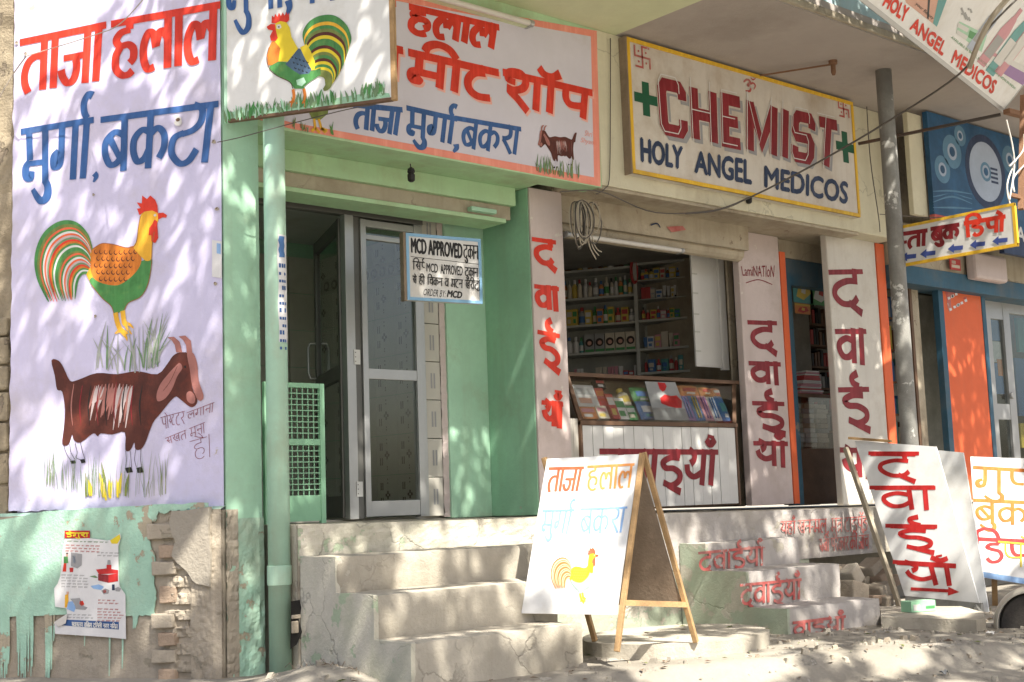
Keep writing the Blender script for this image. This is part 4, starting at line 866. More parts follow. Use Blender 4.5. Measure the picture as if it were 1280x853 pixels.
mb.poly(RS, u5([(298, 125), (300, 85), (312, 95), (318, 75), (330, 92), (338, 70), (348, 88), (358, 68), (368, 86), (378, 66), (384, 84), (391, 68), (392, 110), (380, 122), (345, 115), (320, 128)]), d, 'redorange'); d += 4e-5
mb.poly(RS, u5([(272, 145), (295, 130), (318, 132), (322, 165), (332, 205), (320, 222), (295, 220), (290, 195), (305, 165), (280, 160)]), d, 'redorange'); d += 4e-5
mb.poly(RS, u5([(325, 135), (345, 132), (352, 148), (340, 158), (326, 154)]), d, 'signwhite'); d += 4e-5; mb.poly(RS, u5([(333, 143), (341, 142), (341, 150), (334, 150)]), d, 'black')
mb.poly(RS, u5([(560, 395), (585, 400), (608, 425), (605, 460), (585, 486), (572, 478), (585, 455), (582, 425)]), d, 'olive'); d += 4e-5
mb.ribbon(RS, u5([(285, 255, 1), (273, 310, 1), (285, 365, 1), (325, 405, 1), (395, 440, 1), (412, 475, 1)]), .004, d, 'goatbrown'); d += 4e-5
for P in ([(413, 478, 1), (418, 515, 1), (412, 545, 1)], [(470, 475, 1), (477, 515, 1), (475, 545, 1)]): mb.ribbon(RS, u5(P), .018, d, 'wingorange')
d += 4e-5
for P in ([(412, 540, 1), (395, 550, .7), (386, 560, .3)], [(412, 540, 1), (405, 560, .7), (402, 575, .3)], [(412, 540, 1), (428, 550, .7), (436, 555, .3)], [(475, 540, 1), (462, 552, .7), (450, 565, .3)], [(475, 540, 1), (478, 560, .7), (472, 575, .3)], [(475, 540, 1), (490, 550, .7), (494, 560, .3)]): mb.ribbon(RS, u5(P), .014, d, 'wingorange')
mb.build('painted_rooster', rs)
mb = MB(); grass_a(mb, RS, c5([(50, 650), (250, 612), (400, 585), (560, 562), (760, 530), (900, 500)]), ['leafgreen', 'grasspaint', 'mint', 'grasspaint'], 170, 17, .012, .0035, 4, 9)
mb.poly(RS, u5([(50, 652), (45, 600), (200, 590), (400, 565), (560, 545), (640, 525), (760, 505), (860, 490), (925, 500), (930, 518), (500, 585)]), .0022, 'mint_dark'); mb.build('painted_grass', rs)
# ---- tube lights
def tubelight(name, a, b, r, fit, label):
    t = thing(name, tuple(a), label, 'tube light'); a = Vector(a); b = Vector(b); dv = (b - a).normalized()
    mb = MB(); mb.bar(a + Vector((0, .05, .01)), b + Vector((0, .05, .01)), .05, .05, fit); mb.build('batten', t, bevel=.004)
    mb = MB(); mb.tube([a, b], r, 'tube', 12); mb.build('tube', t, smooth=False)
    for p, s in ((a, 1), (b, -1)): mb = MB(); mb.tube([p - dv * .012 * s, p + dv * .02 * s], r * 1.25, 'alu', 12); mb.bar(p, p + Vector((0, .06, 0)), .02, .04, 'alu'); mb.build('end_holder', t)
a = onY(520, -8, 6.53); b = onY(664, 27, 6.53); zz_ = (a.z + b.z) / 2; tubelight('tube_light', (a.x, 6.53, zz_), (b.x, 6.53, zz_), .02, 'limepale', 'long pale tube light fixed above the meat shop sign')
a = onY(703, 291, 7.0); b = onY(847, 318, 7.0); zz_ = (a.z + b.z) / 2; tubelight('tube_light', (a.x, 6.95, zz_), (b.x, 6.95, zz_), .017, 'creamdirty', 'unlit dusty tube light under the shutter of the medicine counter')
# ---- small bulbs hanging from the fascia
for px, py, Y, lb in ((514, 219, 6.62, 'tiny black lamp holder hanging under the meat shop fascia'), (936, 248, 6.58, 'tiny black lamp holder on a wire below the chemist signboard')):
    p = onY(px, py, Y); mb = MB(); mb.lathe((p.x, Y, p.z + .05), [(.008, 0), (.022, -.01), (.026, -.03), (.018, -.04), (.026, -.05), (.024, -.085), (.012, -.095)], 'black', 10)
    mb.tube([(p.x, Y, p.z + .045), (p.x + .002, Y + .01, p.z + .075)], .004, 'wire', 5); tag(mb.build('lamp_holder'), lb, 'lamp holder')
# ---- MCD board
MP = Pl(onY(509, 375, 6.80), (.985, -.17, 0), (0, 0, 1)); ms = thing('notice_board', tuple(MP.o), 'small white notice board with pale blue border hung beside the meat shop door', 'notice board')
q = [MP.uv(*p) for p in [(510.5, 375.5), (603, 380), (599, 300), (508.5, 290.5)]]; mu0 = 0; mu1 = q[1][0]; mv0 = (q[0][1] + q[1][1]) / 2; mv1 = (q[2][1] + q[3][1]) / 2
mb = MB(); mb.pbox(MP, mu0, mu1, mv0, mv1, -.045, 0, 'signwhite'); mb.build('board', ms, bevel=.002)
mb = MB(); w_ = .02
for a in ((mu0, mu1, mv0, mv0 + w_), (mu0, mu1, mv1 - w_, mv1), (mu0, mu0 + w_, mv0 + w_, mv1 - w_), (mu1 - w_, mu1, mv0 + w_, mv1 - w_)): mb.pbox(MP, *a, -.002, .006, 'skyblueframe')
mb.build('border', ms)
mb = MB(); mb.pbox(MP, -.02, -.001, mv0 - .004, mv1 + .004, -.05, .004, 'ply'); mb.build('edge_batten', ms)
mb = MB(); c8 = crop(480, 240, 5.333)
ftext(mb, MP, 'MCD APPROVED', c8([(180, 308), (520, 348), (520, 445), (183, 405)]), 'black', .002, bold=.0035)
write(mb, MP, 'd u k aa n', c8([(528, 352), (628, 360), (628, 452), (530, 442)]), .009, 'black', .002, nib=.1)
mb.ribbon(MP, U(MP, c8([(178, 432), (632, 483)])), .003, .002, 'black')
write(mb, MP, 'iL s ph reph', c8([(190, 462), (268, 470), (268, 528), (190, 518)]), .007, 'black', .0035, nib=.1)
ftext(mb, MP, 'MCD', c8([(283, 475), (358, 482), (357, 542), (284, 530)]), 'black', .002, bold=.001)
ftext(mb, MP, 'APPROVED', c8([(376, 482), (523, 498), (522, 560), (377, 545)]), 'black', .002, bold=.001)
write(mb, MP, 'd u k aa n', c8([(537, 503), (625, 510), (624, 570), (540, 562)]), .007, 'black', .0035, nib=.1)
write(mb, MP, 's e | h ii | iL c k n | v | m T n | K r ii d anus dd', c8([(188, 560), (638, 595), (636, 655), (188, 610)]), .007, 'black', .005, nib=.1, gap=.5)
ftext(mb, MP, 'ORDER BY:', c8([(265, 645), (412, 658), (410, 705), (262, 690)]), 'black', .002, italic=.25)
ftext(mb, MP, 'MCD', c8([(422, 655), (520, 668), (518, 710), (420, 700)]), 'black', .002, bold=.0025, italic=.2)
mb.build('lettering', ms)
# ---- CHEMIST signboard
CP_ = PY(6.53); cs = thing('chemist_signboard', (6.95, 6.53, 2.4), 'large white CHEMIST signboard with yellow border fixed to the fascia', 'signboard')
q = [CP_.uv(*p) for p in [(790, 215.5), (1069, 271.5), (1071, 122), (783, 48)]]; cu0 = (q[0][0] + q[3][0]) / 2; cu1 = (q[1][0] + q[2][0]) / 2; cv0 = (q[0][1] + q[1][1]) / 2; cv1 = 3.405
mb = MB(); mb.pbox(CP_, cu0, cu1, cv0, cv1, -.068, 0, 'chemwhite'); mb.build('board', cs)
mb = MB(); w_ = .03
for a in ((cu0 + .003, cu1 - .003, cv0, cv0 + w_), (cu0 + .003, cu1 - .003, cv1 - w_, cv1), (cu0, cu0 + w_, cv0 + w_, cv1 - w_), (cu1 - w_, cu1, cv0 + w_, cv1 - w_)): mb.pbox(CP_, *a, -.01, .008, 'yellow')
mb.pbox(CP_, cu0 - .012, cu0 - .001, cv0 - .004, cv1 + .004, -.068, .006, 'ply'); mb.build('frame', cs)
mb = MB(); cc = crop(750, 20, 3.16)
QL = cc([(228, 240), (937, 412), (925, 610), (245, 470)])
wd = {'C': .92, 'H': 1., 'E': .78, 'M': 1.25, 'I': .28, 'S': .92, 'T': .85}
block(mb, CP_, 'CHEMIST', QL, .10, 'greypaint', .003, (.035, -.030), wd); block(mb, CP_, 'CHEMIST', QL, .112, 'chemwhite', .0042, (0, 0), wd); block(mb, CP_, 'CHEMIST', QL, .097, 'maroon', .0054, (0, 0), wd); block(mb, CP_, 'CHEMIST', QL, .008, 'signwhite', .0066, (-.034, .026), wd)
ftext(mb, CP_, 'HOLY', cc([(160, 483), (324, 520), (322, 605), (163, 575)]), 'navy', .004, bold=.009)
ftext(mb, CP_, 'ANGEL', cc([(374, 535), (596, 573), (596, 665), (374, 618)]), 'navy', .004, bold=.009)
ftext(mb, CP_, 'MEDICOS', cc([(650, 595), (978, 660), (975, 742), (650, 675)]), 'navy', .004, bold=.009)
mb.build('lettering', cs)
mb = MB()
for cxp, cyp, h in ((181, 329, 66), (968, 519, 60)):
    a, b = CP_.uv(*cc([(cxp, cyp)])[0]); H = abs(CP_.uv(*cc([(cxp, cyp - h)])[0])[1] - b); W_ = H * .95; t_ = H * .28
    mb.pbox(CP_, a - t_, a + t_, b - H, b + H, .001, .0035, 'greencross'); mb.pbox(CP_, a - W_, a - t_, b - t_, b + t_, .001, .0035, 'greencross'); mb.pbox(CP_, a + t_, a + W_, b - t_, b + t_, .001, .0035, 'greencross')
mb.build('green_cross', cs)
mb = MB()
for (x, y, h) in ((166, 164, 38), (961, 368, 34)):
    a, b = CP_.uv(*cc([(x, y)])[0]); s_ = h / 3.16 / 150
    for P in ([(-1, 1), (-1, 0), (1, 0), (1, -1)], [(-1, -1), (0, -1), (0, 1), (1, 1)]): mb.ribbon(CP_, [(a + p[0] * s_, b + p[1] * s_, 1) for p in P], .016, .004, 'fadedred', smooth=False)
    for p in ((-.5, .5), (.5, .5), (-.5, -.5), (.5, -.5)): mb.lathe(CP_.p(a + p[0] * s_, b + p[1] * s_, .003), [(.009, 0), (.009, .0012)], 'fadedred', 8, (0, -1, 0))
mb.ribbon(CP_, U(CP_, cc([(566, 262, .7), (580, 252, 1), (592, 262, 1), (582, 274, .9), (594, 282, 1), (590, 298, 1), (574, 296, .6)])), .02, .004, 'fadedred')
mb.ribbon(CP_, U(CP_, cc([(588, 274, 1), (602, 266, 1), (612, 276, 1), (606, 292, .5)])), .016, .0044, 'fadedred'); mb.ribbon(CP_, U(CP_, cc([(594, 246, .5), (603, 253, 1), (613, 247, .5)])), .013, .0048, 'fadedred'); mb.ribbon(CP_, U(CP_, cc([(603, 243, 1), (604, 238, 1)])), .018, .0048, 'fadedred')
mb.build('religious_emblems', cs)
# ---- medicine counter
ct = thing('medicine_counter', (6.65, 7.0, -.09), 'white boarded medicine counter with sloping glass display and red letters', 'counter')
CT = PY(7.0); k0 = CT.uv(729, 580)[0]; k1 = CT.uv(921, 580)[0]; kv = (CT.uv(729, 530)[1] + CT.uv(915, 533)[1]) / 2 - .012; kt = .70; kb = -.075
nb = 16; op = None
for i in range(nb):
    a = k0 + (k1 - k0) * i / nb; b = k0 + (k1 - k0) * (i + 1) / nb
    mb = MB(); mb.pbox(CT, a + .002, b - .002, kb + .01, kv, -.02, .002 * (i % 3), 'whitepanel'); mb.build('board', ct, bevel=.002)
mb = MB(); mb.pbox(CT, k0, k1, kb, kv + .03, -.3, -.021, 'darkwood'); mb.pbox(CT, k0 - .02, k0, kb, kv + .03, -.3, .008, 'darkwood'); mb.pbox(CT, k1, k1 + .02, kb, kv + .03, -.3, .008, 'darkwood'); mb.pbox(CT, k0 - .02, k1 + .02, kv + .004, kv + .035, -.02, .014, 'darkwood')
mb.pbox(CT, k0, k1, kv + .005, kv + .03, -.55, -.02, 'whitepanel'); mb.build('carcass', ct)
TS = PY(7.24); t0 = TS.uv(706, 468)[0]; t1 = TS.uv(914, 480)[0]; tz = (TS.uv(706, 465)[1] + TS.uv(914, 477)[1]) / 2
mb = MB(); mb.box((t0 - .02, 7.2, tz - .03), (t1 + .06, 7.55, tz), 'darkwood'); mb.build('counter_top', ct, bevel=.003)
SL = Pl((k0, 7.0, kv + .035), (1, 0, 0), (0, .24, tz - .03 - kv - .035)); sh_ = (Vector((0, .24, tz - .065 - kv))).length
mb = MB(); mb.bar((k0 - .01, 7.0, kv + .03), (t0 + .0, 7.22, tz - .03), .03, .03, 'darkwood'); mb.bar((k1 - .0, 7.0, kv + .03), (t1 + .01, 7.22, tz - .03), .03, .03, 'darkwood'); mb.build('end_frame', ct)
mb = MB(); mb.hexa([(k0, 6.998, kv + .036), (k1, 6.998, kv + .036), (k1, 7.004, kv + .036), (k0, 7.004, kv + .036), (t0, 7.218, tz - .03), (t1, 7.218, tz - .03), (t1, 7.224, tz - .03), (t0, 7.224, tz - .03)], 'showglass'); mb.build('display_glass', ct)
mb = MB(); write(mb, CT, 'd v aa i y aa cb', [(750, 561), (896, 562), (893, 607), (745, 607)], .06, 'maroon', .006, hlw=.72); mb.build('painted_lettering', ct)
mb = MB(); mb.box((t0, 7.52, kv + .03), (t1, 7.54, tz - .03), 'creamdirty'); mb.build('display_back', ct)
W1 = PY(7.02); w0 = W1.uv(705, 500)[0]
for a, b, c, d_ in ((w0, w0 + .075, .22, .60), (w0 + .078, k0 - .022, .22, .60), (w0, w0 + .075, -.09, .217), (w0 + .078, k0 - .022, -.09, .217)):
    mb = MB(); mb.pbox(W1, a, b, c, d_, -.05, .003, 'tilelight'); mb.build('side_tile', ct)
# goods lying in the sloping display : name, colours, px box
def item(name, label, cat, pl, px, d, depth, cols, kind='box', par=None, tilt=0, group='goods in the glass display'):
    x0, y0, x1, y1 = px; a = pl.uv((x0 + x1) / 2, y1)[1]; u0_ = pl.uv(x0, (y0 + y1) / 2)[0]; u1_ = pl.uv(x1, (y0 + y1) / 2)[0]; b = pl.uv((x0 + x1) / 2, y0)[1]
    goods(name, label, cat, pl, u0_, u1_, a, b, d, depth, cols, kind, group)
def goods(name, label, cat, pl, u0, u1, v0, v1, d, depth, cols, kind, group=None):
    W_ = u1 - u0; H = v1 - v0; t = thing(name, tuple(pl.p((u0 + u1) / 2, v0, d)), label, cat, group); c0 = cols[0]; c1 = cols[1 % len(cols)]; c2_ = cols[2 % len(cols)]
    if kind == 'box':
        mb = MB(); mb.pbox(pl, u0, u1, v0, v1, d - depth, d, c0); mb.build('carton', t)
        mb = MB(); mb.pbox(pl, u0 + W_ * .08, u1 - W_ * .08, v0 + H * .55, v0 + H * .85, d, d + .001, c1); mb.pbox(pl, u0 + W_ * .15, u1 - W_ * .3, v0 + H * .15, v0 + H * .4, d, d + .001, c2_); mb.build('print', t)
    elif kind == 'bottle':
        r = W_ / 2; cx = (u0 + u1) / 2; cc_ = pl.p(cx, v0, d - r)
        mb = MB(); mb.lathe(cc_, [(r * .9, 0), (r, H * .05), (r, H * .6), (r * .85, H * .68), (r * .4, H * .76), (r * .38, H * .8)], c0, 10, pl.v); mb.build('bottle_body', t, smooth=False)
        mb = MB(); mb.lathe(cc_, [(r * .5, H * .79), (r * .5, H * .98), (r * .42, H)], c1, 10, pl.v); mb.build('cap', t)
        mb = MB(); mb.lathe(cc_, [(r * 1.02, H * .15), (r * 1.02, H * .5)], c2_, 10, pl.v); mb.build('wrapper', t)
    elif kind == 'tube':
        cx = (u0 + u1) / 2; mb = MB(); mb.hexa([pl.p(cx - W_ * .3, v0 + H * .18, d), pl.p(cx + W_ * .3, v0 + H * .18, d), pl.p(cx + W_ * .3, v0 + H * .18, d - .03), pl.p(cx - W_ * .3, v0 + H * .18, d - .03), pl.p(u0, v1, d - .012), pl.p(u1, v1, d - .012), pl.p(u1, v1, d - .017), pl.p(u0, v1, d - .017)], c0); mb.build('tube_body', t)
        mb = MB(); mb.lathe(pl.p(cx, v0, d - .015), [(W_ * .3, 0), (W_ * .26, H * .18)], c1, 8, pl.v); mb.build('cap', t)
    elif kind == 'packet':
        mb = MB(); n = 8
        for s in (1, -1): mb.grid(lambda i, j: pl.p(u0 + W_ * (i if s > 0 else 1 - i), v0 + H * j, d + s * depth * .5 * math.sin(math.pi * min(1, max(0, i))) ** .5 * math.sin(math.pi * (.06 + .88 * j)) ** .5 + .002 * math.sin(i * 17 + j * 9)), n, n, c0)
        mb.build('wrapper', t)
        mb = MB(); mb.grid(lambda i, j: pl.p(u0 + W_ * (.18 + .64 * i), v0 + H * (.35 + .35 * j), d + .0015 + depth * .5 * math.sin(math.pi * (.18 + .64 * i)) ** .5 * math.sin(math.pi * (.06 + .88 * (.35 + .35 * j))) ** .5 + .002 * math.sin((.18 + .64 * i) * 17 + (.35 + .35 * j) * 9)), 6, 5, c1)
        mb.grid(lambda i, j: pl.p(u0 + W_ * (.3 + .4 * i), v0 + H * (.12 + .14 * j), d + .0015 + depth * .5 * math.sin(math.pi * (.3 + .4 * i)) ** .5 * math.sin(math.pi * (.06 + .88 * (.12 + .14 * j))) ** .5 + .002 * math.sin((.3 + .4 * i) * 17 + (.12 + .14 * j) * 9)), 5, 3, c2_); mb.build('print', t)
    elif kind == 'brush':
        mb = MB(); mb.pbox(pl, u0, u1, v0, v1, d - .012, d, c0); mb.build('blister_card', t)
        mb = MB(); 
        for f in (.3, .6): mb.bar(pl.p(u0 + W_ * f, v0 + H * .1, d + .006), pl.p(u0 + W_ * (f + .1), v0 + H * .95, d + .006), .01, .008, c1, pl.n)
        mb.build('toothbrush', t)
    return t
DP = Pl((k0, 7.10, kv + .04), (1, 0, 0), (0, .12, .26))
cx4 = lambda b: (640 + b[0] / 4.063, 440 + b[1] / 4.063, 640 + b[2] / 4.063, 440 + b[3] / 4.063)
for n_, lb, ct_, b, cols, kd in (
    ('appliance_carton', 'white carton printed with a woman, top left of the sloping glass display', 'carton', (315, 172, 425, 280), ('p_white', 'p_grey', 'skin'), 'box'),
    ('small_carton', 'yellow and pink carton lying at the left end of the sloping display', 'carton', (348, 282, 425, 342), ('p_orange', 'p_pink', 'p_white'), 'box'),
    ('small_carton', 'pale pink carton between the yellow carton and the toothpaste boxes', 'carton', (428, 278, 482, 342), ('p_cream', 'p_pink', 'p_yellow'), 'box'),
    ('small_carton', 'tall red carton under the black boxed one in the sloping display', 'carton', (432, 185, 475, 272), ('p_red', 'p_orange', 'p_red'), 'box'),
    ('small_carton', 'black and white carton topmost in the sloping display', 'carton', (427, 140, 472, 183), ('p_black', 'p_red', 'p_white'), 'box'),
    ('toothpaste_box', 'red upright toothpaste box beside the green and white one', 'box', (488, 218, 525, 342), ('p_red', 'p_white', 'p_yellow'), 'box'),
    ('toothpaste_box', 'green and white upright box in the middle of the sloping display', 'box', (530, 235, 582, 342), ('p_white', 'p_green', 'p_green'), 'box'),
    ('spray_bottle', 'cream bottle with yellow trigger behind the green triangular box', 'bottle', (552, 178, 600, 270), ('p_cream', 'p_yellow', 'p_yellow'), 'bottle'),
    ('small_carton', 'dark green carton left of the blue packets', 'carton', (586, 275, 632, 345), ('p_green', 'p_white', 'p_cream'), 'box'),
    ('diaper_packet', 'blue and green packet lying on top of the light blue packet', 'packet', (606, 185, 700, 260), ('p_green', 'p_blue', 'p_white'), 'packet'),
    ('diaper_packet', 'light blue soft packet under the green one in the display', 'packet', (634, 258, 716, 348), ('p_blue', 'p_white', 'p_teal'), 'packet'),
    ('snack_packet', 'orange packet lying above the lilac toothbrush cards', 'packet', (842, 175, 945, 225), ('p_orange', 'p_red', 'p_white'), 'packet'),
    ('snack_packet', 'orange packet lying above the pink toothbrush card', 'packet', (946, 188, 1006, 228), ('p_orange', 'p_red', 'p_cream'), 'packet'),
    ('snack_packet', 'orange packet at the right end above the blue packet', 'packet', (1006, 192, 1050, 230), ('p_orange', 'p_white', 'p_red'), 'packet'),
    ('toothbrush_card', 'lilac blister card first of the row right of the blue sheet', 'toothbrush', (862, 228, 908, 352), ('p_purple', 'p_blue'), 'brush'),
    ('toothbrush_card', 'blue blister card between the lilac and pink ones', 'toothbrush', (910, 228, 955, 352), ('p_blue', 'p_yellow'), 'brush'),
    ('toothbrush_card', 'pink blister card in the sloping glass display', 'toothbrush', (957, 228, 1000, 352), ('p_pink', 'p_purple'), 'brush'),
    ('toothbrush_card', 'white and blue blister card right of the pink one', 'toothbrush', (1002, 232, 1042, 352), ('p_white', 'p_blue'), 'brush'),
    ('blue_packet', 'deep blue soft packet at the right end of the sloping display', 'packet', (1042, 232, 1085, 355), ('p_blue', 'p_teal', 'p_white'), 'packet')):
    item(n_, lb, ct_, DP, cx4(b), .004 * (b[1] % 5), .05, cols, kd)
mb = MB(); q = CT.off(-.03); SLG = Pl((k0, 7.018, kv + .05), (1, 0, 0), (0, .2, tz - .07 - kv)); pts = U(SLG, [(806, 477), (844, 478), (862, 526), (819, 525)]); mb.poly(SLG, pts, .0, 'p_grey', .002); mb.build('paper_sheet')
o = bpy.data.objects['paper_sheet']; tag(o, 'grey blue sheet with red heart shapes behind the display glass', 'sheet')
mb = MB(); c44 = crop(640, 440, 4.063)
for P in ([(738, 155), (775, 158), (785, 175), (778, 195), (765, 203), (750, 190)], [(752, 235), (775, 217), (805, 225), (835, 222), (862, 250), (862, 285), (830, 285), (790, 275), (758, 262)]): mb.poly(SLG, U(SLG, c44(P)), .001, 'red')
mb.build('heart_print', o)
# ---- shelves of the chemist, turned inside the shop
KP = Pl((onY(866, 400, 8.2).x, 8.2, 0), (.5264, -.8502, 0), (0, 0, 1)); cab = thing('medicine_shelves', tuple(KP.p(-.6, .3, -.2)), 'dark wall shelves crowded with medicines behind the counter', 'shelves')
kL = KP.uv(690, 400)[0]; kM = KP.uv(796, 400)[0]; kR = KP.uv(866, 400)[0]
mb = MB(); mb.pbox(KP, kL - .3, kR + .0, -.08, 2.25, -.30, -.27, 'cabinetback'); mb.build('back_panel', cab)
for u in (kL - .02, kM - .016, kR - .004): mb = MB(); mb.pbox(KP, u, u + .035, -.08, 2.25, -.27, .012, 'shelf'); mb.build('upright', cab)
rowsL = [(KP.uv(745, y)[1], n) for y, n in ((336, 'top left shelf'), (371, 'second left shelf'), (405, 'third left shelf'), (440, 'fourth left shelf'), (476, 'bottom left shelf'))]
rowsR = [(KP.uv(830, y)[1], n) for y, n in ((326, 'top right shelf'), (348, 'upper right glass shelf'), (372, 'lower right glass shelf'), (398, 'middle right shelf'), (434, 'fourth right shelf'), (464, 'bottom right shelf'))]
for z, _ in rowsL: mb = MB(); mb.pbox(KP, kL + .016, kM - .018, z - .022, z, -.27, .004, 'shelf'); mb.build('shelf', cab)
for i, (z, _) in enumerate(rowsR): mb = MB(); mb.pbox(KP, kM + .02, kR - .006, z - (.008 if i in (1, 2) else .022), z, -.27, .004, 'shelf'); mb.build('shelf', cab)
mb = MB(); S2 = Pl(KP.p(kR + .035, 0, .01), tuple(KP.n), (0, 0, 1), tuple(-KP.u)); mb.hexa([KP.p(kR + .034, -.08, .0), KP.p(kR + .05, -.08, .0), KP.p(kR + .05, -.08, -.05), KP.p(kR + .034, -.08, -.05)] + [KP.p(kR + .034, 2.2, .0), KP.p(kR + .05, 2.2, .0), KP.p(kR + .05, 2.2, -.05), KP.p(kR + .034, 2.2, -.05)], 'whitepanel'); mb.build('side_post', cab)
RP = PY(7.42); a = RP.uv(868, 400)[0]; b = RP.uv(899, 400)[0]
wpn = thing('white_cupboard', (a, 7.42, .3), 'plain white cupboard front with small hinges right of the medicine shelves', 'cupboard')
zc0 = RP.uv(885, 459)[1]; zc1 = RP.uv(885, 316)[1]
mb = MB(); mb.pbox(RP, a, b, zc0, zc1, -.02, 0, 'whitepanel'); mb.build('cupboard_door', wpn, bevel=.003)
mb = MB(); mb.pbox(RP, b + .002, b + .08, zc0 - .02, zc1, -.02, .02, 'whitepanel'); mb.build('cupboard_side', wpn, bevel=.003)
for y in (342, 366, 392, 414, 438): mb = MB(); z = RP.uv(870, y)[1]; mb.pbox(RP, a - .005, a + .06, z - .012, z, .001, .006, 'shelf'); mb.build('hinge', wpn)
R2 = random.Random(21); ords = ['first', 'second', 'third', 'fourth', 'fifth', 'sixth', 'seventh', 'eighth', 'ninth', 'tenth', 'eleventh', 'twelfth', 'thirteenth', 'fourteenth', 'fifteenth', 'sixteenth', 'seventeenth', 'eighteenth', 'nineteenth', 'twentieth', 'twenty-first', 'twenty-second']
def fill(u0, u1, z, H, nm, spec, grp):
    u = u0 + .01; i = 0
    while u < u1 - .03 and i < 22:
        kd, cs_, wd_, hf = spec[R2.randrange(len(spec))]; c = R2.choice(cs_); w_ = wd_ * .72 * R2.uniform(.75, 1.3); h = H * min(1.0, hf * 1.15 * R2.uniform(.8, 1.15)) 
        if u + w_ > u1: break
        capc = R2.choice(['white', 'white', 'red', 'black', 'grey', 'blue', 'green', 'cream']); lc = R2.choice(['white', 'cream', 'yellow', 'red', 'green', 'blue'])
        nn = {'box': 'medicine_carton', 'bottle': 'medicine_bottle', 'tube': 'cream_tube', 'packet': 'soft_packet'}[kd]; cat = {'box': 'carton', 'bottle': 'bottle', 'tube': 'tube', 'packet': 'packet'}[kd]
        goods(nn, '%s %s, %s from left, %s' % ({'amber': 'amber brown'}.get(c, c), {'box': 'carton with %s print' % lc, 'bottle': 'bottle with %s cap' % capc, 'tube': 'tube on its %s cap' % capc, 'packet': 'soft packet with %s print' % lc}[kd], ords[i], nm), cat, KP, u, u + w_, z + .001, z + .001 + h, -.02 - R2.uniform(0, .05), min(.09, w_), ('p_' + c, 'p_' + (capc if kd in ('bottle', 'tube') else lc), 'p_' + lc), kd, grp)
        u += w_ + R2.uniform(.001, .008); i += 1
HL = [.24, .19, .18, .18, .13]
sp = [[('bottle', ['amber', 'brown', 'yellow'], .06, .75), ('bottle', ['cream', 'white', 'green'], .075, .85)], [('bottle', ['white', 'teal', 'white', 'yellow', 'grey', 'red'], .07, .9), ('bottle', ['orange', 'cream'], .055, .8)],
      [('bottle', ['green', 'green', 'white', 'red'], .075, .9), ('box', ['brown', 'orange', 'yellow'], .08, .8), ('bottle', ['pink', 'grey'], .07, .75)], [('bottle', ['grey', 'teal', 'white'], .07, .85)], [('box', ['green', 'red', 'white', 'blue'], .06, .5), ('tube', ['white', 'cream', 'pink'], .045, 1.1)]]
for (z, nm), H, s_ in zip(rowsL, HL, sp):
    if nm.startswith('fourth'):
        um = kL + (kM - kL) * .36; fill(kL + .02, um, z, H, nm, s_, 'medicines on the left shelves')
        for i in range(5):   # hair colour cartons with faces
            a = um + .01 + i * (kM - .03 - um) / 5; b = a + (kM - .03 - um) / 5 - .008; t = thing('hair_dye_carton', tuple(KP.p(a, z, -.02)), 'carton with a dark haired face, %s of the row on the fourth left shelf' % ords[i], 'carton', 'hair dye cartons with faces')
            mb = MB(); mb.pbox(KP, a, b, z + .001, z + H * .98, -.09, -.02, 'p_cream' if i > 1 else 'p_grey'); mb.build('carton', t)
            mb = MB(); c0_ = KP.p((a + b) / 2, z + H * .52, -.0199); mb.lathe(c0_, [(min(.042, (b - a) * .42), 0), (.04, .0015)], 'hair', 14, tuple(KP.n)); mb.lathe(KP.p((a + b) / 2 + .002, z + H * .5, -.018), [(.021, 0), (.02, .001)], 'skin', 12, tuple(KP.n)); mb.pbox(KP, a + .004, b - .004, z + .004, z + H * .16, -.02, -.0185, 'p_green'); mb.build('face_print', t)
    else: fill(kL + .02, kM - .02, z, H, nm, s_, 'medicines on the left shelves')
HR = [.16, .11, .12, .13, .17, .15]
sp = [[('bottle', ['amber', 'brown', 'black'], .06, .7)], [('bottle', ['amber', 'yellow', 'brown'], .055, .9), ('box', ['yellow', 'cream'], .07, 1.1)], [('box', ['white', 'cream', 'white', 'grey'], .08, .75), ('tube', ['white'], .04, .9), ('box', ['red', 'white'], .05, .9)],
      [('box', ['pink', 'yellow', 'green', 'white', 'pink'], .07, .7), ('bottle', ['red'], .04, .8)], [('box', ['cream', 'white', 'pink'], .08, .7), ('tube', ['white', 'blue', 'cream'], .055, .65)], [('packet', ['blue', 'blue', 'red', 'teal'], .085, .75), ('bottle', ['red', 'amber'], .05, .8)]]
for (z, nm), H, s_ in zip(rowsR, HR, sp): fill(kM + .03, kR - .01, z, H, nm, s_, 'medicines on the right shelves')
mb = MB(); p = KP.p(kM, KP.uv(794, 340)[1], .02); 
mb.tube([p + Vector((.04 * math.sin(q * .45), 0, .11 * math.cos(q * .45))) for q in range(15)], .014, 'p_red', 7); tag(mb.build('garland'), 'red garland loop hanging on the shelf post behind the counter', 'garland')
# room shell of the chemist
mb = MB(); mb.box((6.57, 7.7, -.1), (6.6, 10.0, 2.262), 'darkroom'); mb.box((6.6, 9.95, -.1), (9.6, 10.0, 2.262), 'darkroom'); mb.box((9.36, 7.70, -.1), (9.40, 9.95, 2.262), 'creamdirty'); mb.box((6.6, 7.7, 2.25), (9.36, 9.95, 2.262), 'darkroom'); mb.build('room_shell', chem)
mb = MB(); q = PY(7.35); a = q.uv(912, 400)[0]; mb.pbox(q, a, a + .07, -.09, 2.05, -.02, 0, 'creamdirty'); mb.build('inner_jamb', chem, bevel=.006)
